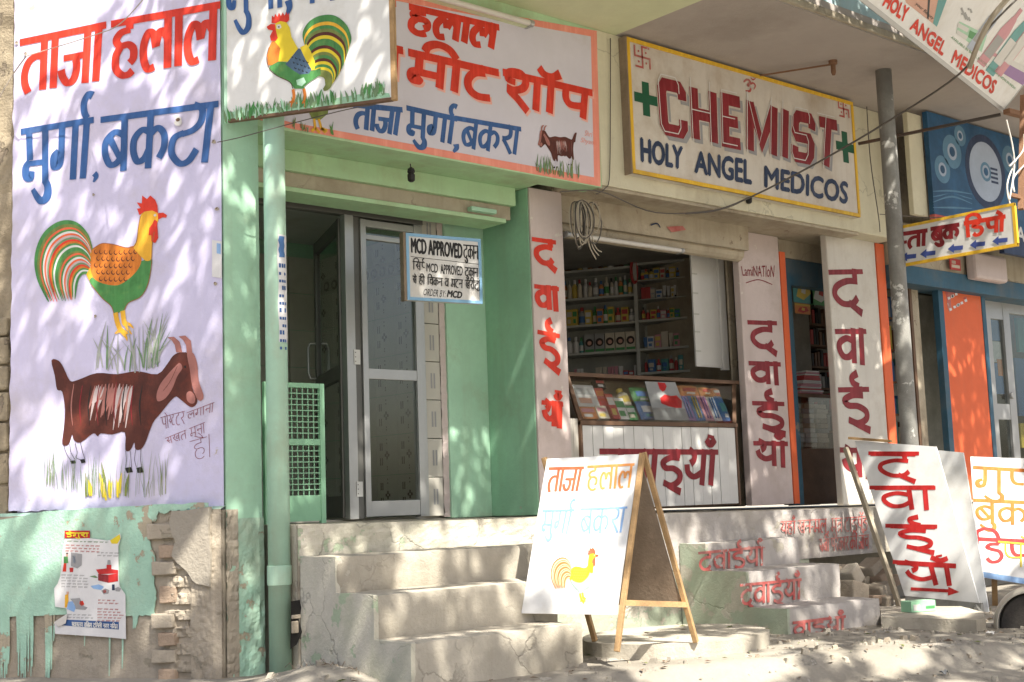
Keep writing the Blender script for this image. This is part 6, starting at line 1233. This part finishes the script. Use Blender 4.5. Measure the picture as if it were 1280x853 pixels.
for i, (px, py, w_, h_, Y, rot, m, lb) in enumerate((
    (1048, 712, 22, 12, 6.1, .1, 'brickgrey', 'flat pale stone leftmost at the top of the brick heap'), (1064, 720, 26, 24, 5.95, .5, 'concrete', 'sunlit rounded stone above the big pale block'), (1066, 741, 36, 30, 5.85, -.2, 'brickgrey', 'largest pale block in the middle of the brick heap'),
    (1088, 709, 30, 15, 6.1, .45, 'brickgrey', 'tilted brick topmost on the right of the heap'), (1098, 722, 34, 16, 6.05, .35, 'brick', 'tilted brick second from the top right of the heap'), (1100, 737, 34, 15, 5.95, .2, 'brickgrey', 'brick lying just left of the leaning board strut'),
    (1091, 750, 28, 13, 5.9, -.1, 'brick', 'low brick under the tilted ones in the heap'), (1107, 752, 22, 16, 5.85, .1, 'brickgrey', 'low brick touching the leaning board strut'), (1066, 757, 30, 9, 5.8, .0, 'concrete', 'flat slab piece at the foot of the brick heap'), (1118, 726, 20, 15, 6.2, .2, 'brick', 'dark brick behind the leaning board strut'),
    (1052, 733, 16, 20, 6.1, .1, 'brick', 'narrow brick tucked beside the top step'), (1080, 728, 14, 16, 6.1, .3, 'brickgrey', 'small stone wedged in the centre of the heap'), (1112, 764, 22, 8, 5.8, 0, 'brickgrey', 'thin broken piece lowest by the strut'))):
    stone(px, py, w_, h_, Y, rot, m, 'loose_brick', lb)
stone(838, 789, 15, 8, 5.95, .1, 'brickgrey', 'loose_stone', 'small stone lying behind the round slab', None)
stone(1228, 754, 5, 9, 5.2, .3, 'concrete', 'loose_stone', 'tiny pale stone by the right end of the slab', None)
# hole left of the left stairs: shade painted as flat black patch, with bricks
HO = PY(6.285); mb = MB(); q = U(HO, [(363, 752), (374, 750), (376, 760), (373, 775), (377, 790), (370, 806), (362, 812)]); mb.poly(HO, q, .006, 'black'); mb.build('painted_hole_shade', pl_)
for (x0, y0, x1, y1) in ((363, 776, 371, 792), (363, 768, 374, 774)): a = HO.uv(x0, y1); b = HO.uv(x1, y0); mb = MB(); mb.pbox(HO, a[0], b[0], a[1], b[1], .006, .02, 'brickgrey'); mb.build('brick', pl_, bevel=.004)
gb = onZ(1155, 765, -.838); gbx = thing('cleaning_box', tuple(gb), 'small green and white carton lying on the slab below the leaning board', 'carton')
S_ = Pl(gb, (.95, -.3, 0), (0, 0, 1)); w_ = .21; h_ = .075
mb = MB(); mb.pbox(S_, -w_ / 2, w_ / 2, .0, h_, -.11, 0, 'gategreen'); mb.build('carton', gbx, bevel=.003); mb = MB(); mb.pbox(S_, -w_ * .42, -w_ * .15, .012, h_ * .7, 0, .002, 'p_white'); mb.pbox(S_, .02, w_ * .45, .02, h_ * .5, 0, .002, 'p_green'); mb.build('print', gbx)
# ------------------------------------------------------------------ leaning boards
BLp = onZ(1130, 754, -.84); BRp = onZ(1226, 757, -.84); TLp = onY(1068, 550, 6.12); 
u_ = (BRp - BLp).normalized(); v_ = (TLp - BLp); v_ = (v_ - u_ * v_.dot(u_)).normalized(); LB = Pl(BLp, u_, v_)
lb_ = thing('leaning_board', tuple(BLp), 'white board with red Hindi letters and arrow leaning against the grey pole', 'signboard')
pts = U(LB, [(1068, 551), (1170, 558.5), (1224, 754), (1131, 745)]); mb = MB(); mb.poly(LB, pts, 0, 'boardwhite', .012); lbs = mb.build('sheet', lb_)
mb = MB(); a = LB.p(*LB.uv(1057, 560), .0); b = LB.p(*LB.uv(1128, 768), .0); mb.bar(a, b, .03, .04, 'creamdirty'); mb.build('frame_strut', lb_, bevel=.003)
mb = MB(); mb.bar(LB.p(*LB.uv(1062, 548), .01), LB.p(*LB.uv(1115, 552), .01), .025, .02, 'wood'); mb.bar(LB.p(*LB.uv(1131, 750), -.02), LB.p(*LB.uv(1226, 759), -.02), .03, .06, 'polegrey'); mb.bar(LB.p(*LB.uv(1219, 757), -.005), LB.p(*LB.uv(1228, 772), .0), .03, .03, 'polegrey'); mb.build('cross_batten', lb_)
cl = crop(1080, 540, 2.725); mb = MB()
for t, q in (('d', [(24, 70), (168, 71), (180, 156), (50, 152)]), ('v aa', [(38, 186), (236, 184), (240, 268), (60, 262)]), ('I', [(92, 316), (236, 319), (242, 398), (118, 396)]), ('y aa cb', [(112, 440), (306, 452), (314, 526), (148, 518)])):
    write(mb, LB, t, cl(q), .040, 'red', .002, hlw=.75)
mb.ribbon(LB, U(LB, cl([(15, 73), (188, 74)])), .03, .0016, 'red'); mb.ribbon(LB, U(LB, cl([(18, 190), (240, 189)])), .03, .0016, 'red'); mb.ribbon(LB, U(LB, cl([(73, 320), (250, 323)])), .03, .0016, 'red'); mb.ribbon(LB, U(LB, cl([(98, 443), (314, 456)])), .03, .0016, 'red')
mb.ribbon(LB, U(LB, cl([(160, 535), (290, 542)])), .024, .003, 'red'); mb.poly(LB, U(LB, cl([(288, 528), (326, 546), (286, 558)])), .0032, 'red'); mb.build('painted_lettering', lbs)
LB2 = LB.off(-.07); b2 = thing('blank_board', tuple(LB2.o), 'plain white board leaning directly behind the lettered one', 'board')
pts = U(LB2, [(1100, 556), (1204, 566), (1236, 765), (1150, 760)]); mb = MB(); mb.poly(LB2, pts, 0, 'boardwhite', .012); mb.build('sheet', b2)
T0 = onY(1213, 571, 5.75); B0 = onY(1223, 722, 5.60); u_ = (onY(1280, 731, 5.33) - B0); u_.z = 0; u_.normalize(); v_ = T0 - B0; v_ = (v_ - u_ * v_.dot(u_)).normalized(); GB = Pl(B0, u_, v_); gw = 1.5; gh = GB.v.dot(T0 - B0)
b3 = thing('book_depot_board', tuple(B0), 'white board with pale orange and red Hindi letters leaning at the right edge', 'signboard')
pts = U(GB, [(1213, 571), (1340, 575), (1340, 740), (1223, 721)]); mb = MB(); mb.poly(GB, pts, 0, 'boardwhite', .015); b3s = mb.build('sheet', b3)
mb = MB(); mb.poly(GB, U(GB, [(1223, 714), (1340, 733), (1340, 740), (1223, 721)]), .002, 'paleblue'); mb.build('blue_border', b3s)
mb = MB(); write(mb, GB, 'g u ph t aa', [(1217, 583), (1330, 590), (1330, 620), (1217, 616)], .03, 'wingorange', .002); write(mb, GB, 'b u k', [(1217, 624), (1285, 627), (1285, 658), (1218, 652)], .028, 'wingorange', .003); write(mb, GB, 'iL D p oo', [(1215, 672), (1300, 676), (1300, 708), (1216, 703)], .03, 'red', .004)
write(mb, GB, 'p oo', [(1243, 674), (1290, 678), (1290, 708), (1243, 704)], .012, 'brightyellow', .007, shift=(.03, -.02)); mb.build('painted_lettering', b3s)
for x in (.12, 1.1): mb = MB(); a = GB.p(x, .0, -.02); mb.bar(a, (a.x + .15, a.y + .1, -1.0), .04, .04, 'wood'); mb.build('leg', b3)
# ------------------------------------------------------------------ wall poster
PS = WP.off(.075); po = thing('wall_poster', tuple(PS.p(-1.1, -.4)), 'torn white health poster pasted on the worn green lower wall', 'poster')
cp = crop(50, 640, 5.015)
out = cp([(155, 170), (310, 165), (420, 180), (450, 175), (500, 135), (508, 160), (490, 215), (492, 400), (500, 470), (535, 520), (538, 798), (410, 785), (95, 765), (90, 690), (170, 640), (165, 605), (95, 595), (88, 480), (110, 450), (128, 400), (140, 250)])
mb = MB(); mb.poly(PS, U(PS, out), 0, 'paper', .002); 
cu_ = cp([(90, 690), (172, 642), (160, 700), (110, 722)]); mb.poly(PS.off(.012), U(PS.off(.012), cu_), 0, 'paperback', .002)
sheet = mb.build('paper_sheet', po)
mb = MB(); def_ = lambda pts: U(PS, cp(pts))
mb.poly(PS, def_([(155, 118), (312, 118), (312, 165), (155, 165)]), .001, 'red', .002); write(mb, PS, 'D e g uu r aa', cp([(165, 130), (305, 130), (305, 158), (165, 158)]), .007, 'brightyellow', .003)
mb.poly(PS, def_([(145, 675), (495, 690), (495, 738), (140, 712)]), .001, 'blue'); write(mb, PS, 's v aa s th y' .replace('th', 't') + ' | v iL b aa g | d iL l l ii | n g r | n iL g m', cp([(200, 690), (490, 706), (490, 732), (200, 716)]), .004, 'signwhite', .0025, nib=0)
mb.poly(PS, def_([(440, 180), (500, 140), (505, 170), (485, 200), (450, 200)]), .001, 'brightyellow')
rt_ = random.Random(2)
for (x0, y0, x1, n, m) in ((170, 180, 410, 1, 'grasspaint'), (160, 205, 360, 3, 'fadedred'), (360, 252, 485, 2, 'greypaint'), (135, 392, 285, 5, 'greypaint'), (365, 550, 480, 2, 'fadedred'), (360, 605, 500, 5, 'fadedred'), (170, 640, 320, 2, 'greypaint')):
    for k in range(n):
        x = x0; y = y0 + k * (18 if n > 1 else 0)
        while x < x1:
            w_ = rt_.uniform(14, 34); yy = y + (x - x0) * .03; mb.poly(PS, def_([(x, yy), (x + w_, yy + 1), (x + w_, yy + 3), (x, yy + 2)]), .001, m)
            for q in range(int(w_ / 7)): mb.poly(PS, def_([(x + q * 7 + 2, yy + 2), (x + q * 7 + 5, yy + 2), (x + q * 7 + 5, yy + 9 - (q % 2) * 2), (x + q * 7 + 1, yy + 8)]), .0012, m)
            x += w_ + 8
for P, m in (([(195, 255), (265, 265), (262, 335), (235, 355), (195, 340)], 'greypaint'), ([(205, 275), (222, 278), (225, 320), (208, 318)], 'cdwhite'), ([(150, 280), (175, 280), (178, 320), (150, 325)], 'leafgreen'), ([(150, 322), (166, 322), (165, 375), (142, 375)], 'redorange'), ([(164, 262), (176, 262), (176, 280), (164, 280)], 'skin'), ([(165, 257), (177, 258), (176, 266), (164, 265)], 'hair'), ([(185, 350), (210, 350), (208, 378), (188, 378)], 'red'),
             ([(352, 362), (415, 355), (490, 365), (490, 385), (370, 392)], 'red'), ([(365, 390), (430, 395), (430, 445), (365, 430)], 'maroon'), ([(430, 395), (490, 385), (490, 435), (430, 445)], 'red'), ([(418, 332), (448, 332), (448, 360), (418, 360)], 'red'), ([(425, 302), (442, 302), (445, 332), (422, 332)], 'greypaint'), ([(310, 405), (345, 398), (365, 412), (350, 415)], 'grasspaint'), ([(318, 465), (370, 455), (402, 470), (385, 490), (335, 482)], 'paleblue'), ([(385, 495), (410, 480), (435, 490), (430, 512), (400, 518)], 'greypaint'), ([(392, 495), (412, 488), (418, 505), (400, 510)], 'redorange'),
             ([(452, 455), (468, 455), (470, 492), (452, 492)], 'navy'), ([(470, 480), (490, 470), (510, 480), (500, 500), (475, 498)], 'greypaint'), ([(158, 520), (178, 515), (180, 560), (168, 600), (155, 600)], 'gold'), ([(166, 500), (182, 500), (182, 516), (168, 518)], 'skin'), ([(175, 565), (205, 560), (225, 600), (215, 628), (170, 610)], 'paleblue'), ([(190, 545), (250, 540), (275, 590), (300, 600), (285, 615), (225, 610), (215, 575)], 'greypaint'), ([(250, 560), (270, 558), (278, 580), (262, 590), (248, 578)], 'redorange')):
    mb.poly(PS, def_(P), .0014, m)
mb.build('poster_print', sheet)
mb = MB(); EP = WP.off(.008); mb.poly(EP, U(EP, [(265, 300), (277, 302), (277, 348), (265, 346)]), 0, 'paper', .002); mb.poly(EP, U(EP, [(271, 304), (276, 305), (276, 318), (271, 317)]), .001, 'paleblue'); tag(mb.build('sticker'), 'torn white paper sticker at the right edge of the lavender wall', 'sticker')
# ------------------------------------------------------------------ old wall at the far left
ow = thing('old_wall', tuple(WP.p(-1.6, -.9, -.03)), 'rough old brown stone wall at the left edge beside the lavender wall', 'wall')
mb = MB(); relief(mb, WP, -3.0, -1.425, -1.0, 3.6, -.035, 'oldwall', .025, .02, 5, 9); mb.pbox(WP, -3.0, -1.425, -1.2, 3.6, -.3, -.065, 'oldwall'); mb.build('plaster', ow)
r_ = random.Random(15); z = .02
while z < 1.1:
    h = r_.uniform(.12, .2); u = -1.9 + r_.uniform(0, .1)
    while u < -1.45:
        w_ = min(r_.uniform(.15, .32), -1.43 - u); m2 = MB(); m2.pbox(WP, u, u + w_ - .012, z, z + h - .012, -.06, -.005 + r_.uniform(-.012, .014), 'oldwall'); m2.build('stone', ow, bevel=.014); u += w_
    z += h
mb = MB(); relief(mb, WP, -3.0, -1.751, -1.0, .03, .04, 'plaster', .03, .012, 6, 4); mb.build('plinth', ow)
# ------------------------------------------------------------------ scooter at the right edge
sp_ = onZ(1297, 824, -1.12); sc_ = thing('parked_scooter', tuple(sp_), 'grey scooter parked at the right edge, only its front wheel and mudguard visible', 'scooter')
fw = Vector((.62, -.78, 0)).normalized() * -1.0; fw = Vector((-.35, .94, 0)).normalized(); sd_ = Vector((fw.y, -fw.x, 0)); wr = .215; wc = sp_ + Vector((0, 0, wr)); X_ = -fw
mb = MB(); mb.lathe(wc - sd_ * .05, [(wr * .66, 0), (wr * .92, .0), (wr, .025), (wr, .075), (wr * .92, .10), (wr * .66, .10)], 'rubber', 32, sd_); wh = mb.build('wheel', sc_, smooth=False)
mb = MB(); mb.lathe(wc - sd_ * .03, [(wr * .66, 0), (wr * .6, .0), (wr * .25, .02), (wr * .2, -.02), (.02, -.02), (.02, .08), (wr * .2, .08), (wr * .6, .06), (wr * .66, .06)], 'alu', 24, sd_); mb.build('rim', wh)
mb = MB(); n = 22
def fen(i, j):
    q = math.radians(-20 + 215 * i); s = (j - .5) * 2; rr_ = wr * 1.18 - .035 * s * s; return wc + (fw * math.cos(q) + Vector((0, 0, 1)) * math.sin(q)) * rr_ + sd_ * s * .085
mb.grid(fen, n, 8, 'scootergrey'); mg_ = mb.build('mudguard', sc_, smooth=True); md = mg_.modifiers.new('thickness', 'SOLIDIFY'); md.thickness = .006
mb = MB(); mb.tube([wc + sd_ * .075, wc + sd_ * .075 + Vector((0, 0, .25)) - fw * .05, wc + Vector((0, 0, .75)) - fw * .2], .018, 'iron', 8); mb.tube([wc + Vector((0, 0, .75)) - fw * .2 - sd_ * .3, wc + Vector((0, 0, .8)) - fw * .25, wc + Vector((0, 0, .75)) - fw * .2 + sd_ * .3], .014, 'iron', 8, smooth=True); mb.build('fork_and_handlebar', sc_)
mb = MB(); mb.grid(lambda i, j: wc - fw * (.22 + .05 * math.sin(j * 3)) + sd_ * (.36 * (i - .5) * (1 - .3 * j)) + Vector((0, 0, -.05 + .75 * j)) + fw * .08 * math.cos((i - .5) * 3), 10, 10, 'scootergrey'); l_ = mb.build('leg_shield', sc_, smooth=True); md = l_.modifiers.new('thickness', 'SOLIDIFY'); md.thickness = .01
mb = MB(); q = wc - fw * .95; mb.grid(lambda i, j: q - fw * (.42 * math.cos(math.pi * i)) + sd_ * (.17 * math.cos(math.pi * 2 * j) * (.6 + .4 * math.sin(math.pi * i))) + Vector((0, 0, .22 + .2 * math.sin(math.pi * 2 * j) * (.5 + .5 * math.sin(math.pi * i)))), 12, 14, 'scootergrey'); mb.build('body', sc_, smooth=True)
mb = MB(); mb.bar(q + fw * .35 + Vector((0, 0, .48)), q - fw * .35 + Vector((0, 0, .5)), .24, .09, 'black'); mb.build('seat', sc_, bevel=.03)
mb = MB(); mb.lathe(q - fw * .25 - sd_ * .05 + Vector((0, 0, 0)), [(wr * .3, 0), (wr * .92, 0), (wr, .025), (wr, .075), (wr * .92, .1), (wr * .3, .1)], 'rubber', 24, sd_); mb.bar(wc - fw * .2 - Vector((0, 0, .06)), q, .26, .05, 'scootergrey'); mb.build('rear_wheel', sc_)
# fallen leaves
mb = MB(); r_ = random.Random(16)
for k in range(420):
    x = r_.uniform(3.2, 9.5); y = r_.uniform(3.6, 6.1)
    if 3.85 < x < 5.06 and y > 5.25 or 6.9 < x < 8 and y > 5.35: continue
    z = gz(x, y) + .008 + (.08 if (x - 5.96) ** 2 / .38 + (y - 5.46) ** 2 / .25 < 1 else 0); a = r_.uniform(0, 6.3); s = r_.uniform(.012, .032); c_, s_ = math.cos(a), math.sin(a)
    mb.add([(x - s * c_, y - s * s_, z), (x + s * .4 * s_, y - s * .4 * c_, z + s * .35), (x + s * c_, y + s * s_, z + .002), (x - s * .4 * s_, y + s * .4 * c_, z + s * .2)], [(0, 1, 2, 3)], r_.choice(['ply', 'dust', 'olive', 'darkwood', 'ply']))
mb.build('fallen_leaves', kind='stuff')
# dry straw and litter by the pipe
mb = MB(); r_ = random.Random(6)
for k in range(90):
    x = 3.95 + r_.gauss(0, .09); y = 5.95 + r_.gauss(0, .12); z = gz(x, y) + .004; a = r_.uniform(0, 6.3); l = r_.uniform(.03, .1)
    mb.tube([(x, y, z), (x + l * .5 * math.cos(a), y + l * .5 * math.sin(a), z + r_.uniform(0, .03)), (x + l * math.cos(a), y + l * math.sin(a), z)], .002, 'dust' if k % 3 else 'ply', 4)
mb.build('dry_straw', kind='stuff')
for i, (px, py, s, m) in enumerate(((405, 846, .03, 'p_white'), (1095, 768, .02, 'p_black'), (1122, 800, .02, 'p_white'), (1240, 812, .025, 'p_white'), (1180, 840, .02, 'p_grey'))):
    p = onZ(px, py, -.93 if px < 1000 else -1.0); p.z = gz(p.x, p.y) + .006 if px != 1095 else p.z; r2 = random.Random(i); mb = MB(); mb.grid(lambda a, b: (p.x + (a - .5) * s * 2.2, p.y + (b - .5) * s * 2, p.z + .012 * math.sin(a * 7 + i) * math.cos(b * 5) + .012), 5, 5, m); tag(mb.build('litter_scrap'), ['crumpled white scrap on the ground by the foot of the pipe', 'black scrap on the ground beside the lowest right step', 'small white scrap in front of the long slab', 'white scrap on the dirt near the scooter wheel', 'grey scrap at the bottom edge of the dirt road'][i], 'litter')
# ------------------------------------------------------------------ shading tree across the pavement, out of the picture above
tr = thing('street_tree', (-.6, 2.3, -1.0), 'tall leafy street tree whose crown shades the shop fronts', 'tree')
LIT = [(620, 690, 120, 60), (560, 750, 40, 10), (620, 745, 60, 14), (740, 740, 60, 60), (830, 700, 20, 40),   # openings of the crown, as the sunlight patches they leave (photo pixels: x, y, rx, ry)
 (590, 668, 72, 34), (690, 665, 60, 50), (640, 720, 70, 36), (730, 680, 60, 110), (700, 600, 30, 40), (770, 790, 90, 22), (660, 795, 55, 14), (870, 830, 130, 14), (1000, 812, 60, 8), (60, 560, 38, 55), (95, 610, 60, 26), (60, 700, 26, 48), (190, 60, 10, 20),
 (236, 735, 30, 70), (312, 770, 26, 50), (350, 800, 16, 40), (288, 200, 9, 45), (312, 250, 8, 26), (315, 300, 7, 25), (120, 100, 16, 22), (70, 120, 12, 22), (60, 330, 10, 30), (110, 380, 16, 30), (225, 345, 12, 34), (160, 300, 9, 30), (240, 90, 14, 40), (60, 240, 14, 30), (150, 520, 9, 18),
 (1090, 520, 24, 75), (1080, 590, 18, 40), (1150, 620, 60, 110), (1240, 640, 60, 90), (1135, 470, 12, 90), (985, 660, 36, 12), (1010, 690, 20, 10), (860, 710, 18, 32), (1070, 730, 24, 22), (900, 685, 10, 10), (1060, 650, 30, 12), (960, 740, 10, 18), (1180, 775, 40, 10), (1120, 810, 50, 10),
 (340, 80, 14, 30), (400, 30, 22, 16), (445, 70, 10, 40), (380, 110, 14, 18), (300, 60, 8, 22), (465, 95, 10, 24), (1230, 300, 40, 30), (1200, 60, 50, 50), (1255, 110, 30, 40), (200, 800, 22, 20), (520, 720, 26, 12), (480, 830, 40, 8), (1200, 830, 60, 10)]
def hit(Lp):
    c = []
    def pl_hit(pl, chk, d=0):
        den = pl.n.dot(SUN)
        if den > 1e-3:
            t = (Lp - pl.o).dot(pl.n) / den
            if t > 0:
                q = Lp - SUN * t; a = (q - pl.o).dot(pl.u); b = (q - pl.o).dot(pl.v)
                if chk(a, b): c.append((t, q))
    pl_hit(WP, lambda a, b: -1.8 < a < 0 and -1 < b < 3.4); pl_hit(RS, lambda a, b: 0 < a < 1.1 and 2.2 < b < 3.4)
    pl_hit(PY(6.58), lambda a, b: 3.5 < a < 14 and b > -.08); pl_hit(PY(6.3), lambda a, b: a > 3.6 and (-.9 if a > 5.03 else -.3) < b < -.08); pl_hit(PY(5.6), lambda a, b: 3.8 < a < 5.1 and -.45 < b < -.24); pl_hit(PY(5.3), lambda a, b: 3.8 < a < 5.1 and -.9 < b < -.4)
    pl_hit(AB, lambda a, b: 0 < a < .6 and 0 < b < 1.1); pl_hit(LB, lambda a, b: 0 < a < .7 and 0 < b < 1.4); pl_hit(GB, lambda a, b: 0 < a < 1.5 and 0 < b < 1); pl_hit(PY(5.7), lambda a, b: 6.9 < a < 8 and -1 < b < -.3)
    pl_hit(Pl((0, 0, -.9), (1, 0, 0), (0, 1, 0)), lambda a, b: True)
    return min(c, key=lambda x: x[0])[1] if c else None
def islit(Lp):
    q = hit(Lp)
    if q is None: return False
    v = AX * q.x + AY * q.y + AZ * q.z
    if v.z < 1: return False
    x, y = v.x / v.z * FPX + CX, v.y / v.z * FPX + CY
    if not (-150 < x < 1450 and -200 < y < 1000): return N3(q.x * 2.2, q.y * 2.2, q.z * 2.2) > .18
    jx = x + 14 * N3(x * .03, y * .03, 1); jy = y + 10 * N3(x * .03, y * .03, 7)
    for a, b, rx, ry in LIT:
        sk = (jx + (jy - b) * (.28 if x < 480 else 0) - a) / rx; k = (jy - b) / ry
        if sk * sk + k * k < 1: return True
    return N3(q.x * 7 + q.z * 2, q.y * 4, q.z * 7) > (.40 if v.x < 0 and y < 640 and x < 280 else .50)
r_ = random.Random(77); mb = MB(); n = 0
e1 = SUN.cross(Vector((0, 0, 1))).normalized(); e2 = e1.cross(SUN).normalized()
V = []; F = []
for k in range(60000):
    Lp = Vector((r_.uniform(1.0, 12.6), r_.uniform(-2.2, 5.25), r_.uniform(4.9, 6.1)))
    if islit(Lp): continue
    s = r_.uniform(.05, .085); ax = Vector((r_.gauss(0, 1), r_.gauss(0, 1), r_.gauss(0, 1))).normalized(); nn_ = (SUN + Vector((r_.gauss(0, .5), r_.gauss(0, .5), r_.gauss(0, .5)))).normalized(); x_ = nn_.cross(ax).normalized(); y_ = nn_.cross(x_)
    q = len(V); V += [tuple(Lp - x_ * s), tuple(Lp - y_ * s * .42), tuple(Lp + x_ * s), tuple(Lp + y_ * s * .42)]; F.append((q, q + 1, q + 2, q + 3))
mb.add(V, F, 'leaf'); mb.build('crown', tr, kind='stuff')
mb = MB(); base = Vector((-.6, 2.3, -1.1)); top = Vector((1.6, 2.9, 5.2)); mb.tube([base, base + Vector((.05, .0, 1.4)), Vector((-.1, 2.4, 2.6)), Vector((.5, 2.6, 3.9)), top], [.24, .2, .17, .14, .1], 'bark', 14); mb.build('trunk', tr)
mb = MB()
for x in (3.0, 5.0, 7.0, 9.0, 11.0): mb.tube([top, Vector(((x + 1.6) / 2, 3.0, 5.9)), Vector((x, 3.3 + .6 * math.sin(x), 6.1))], [.08, .05, .015], 'bark', 7)
mb.build('branches', tr)
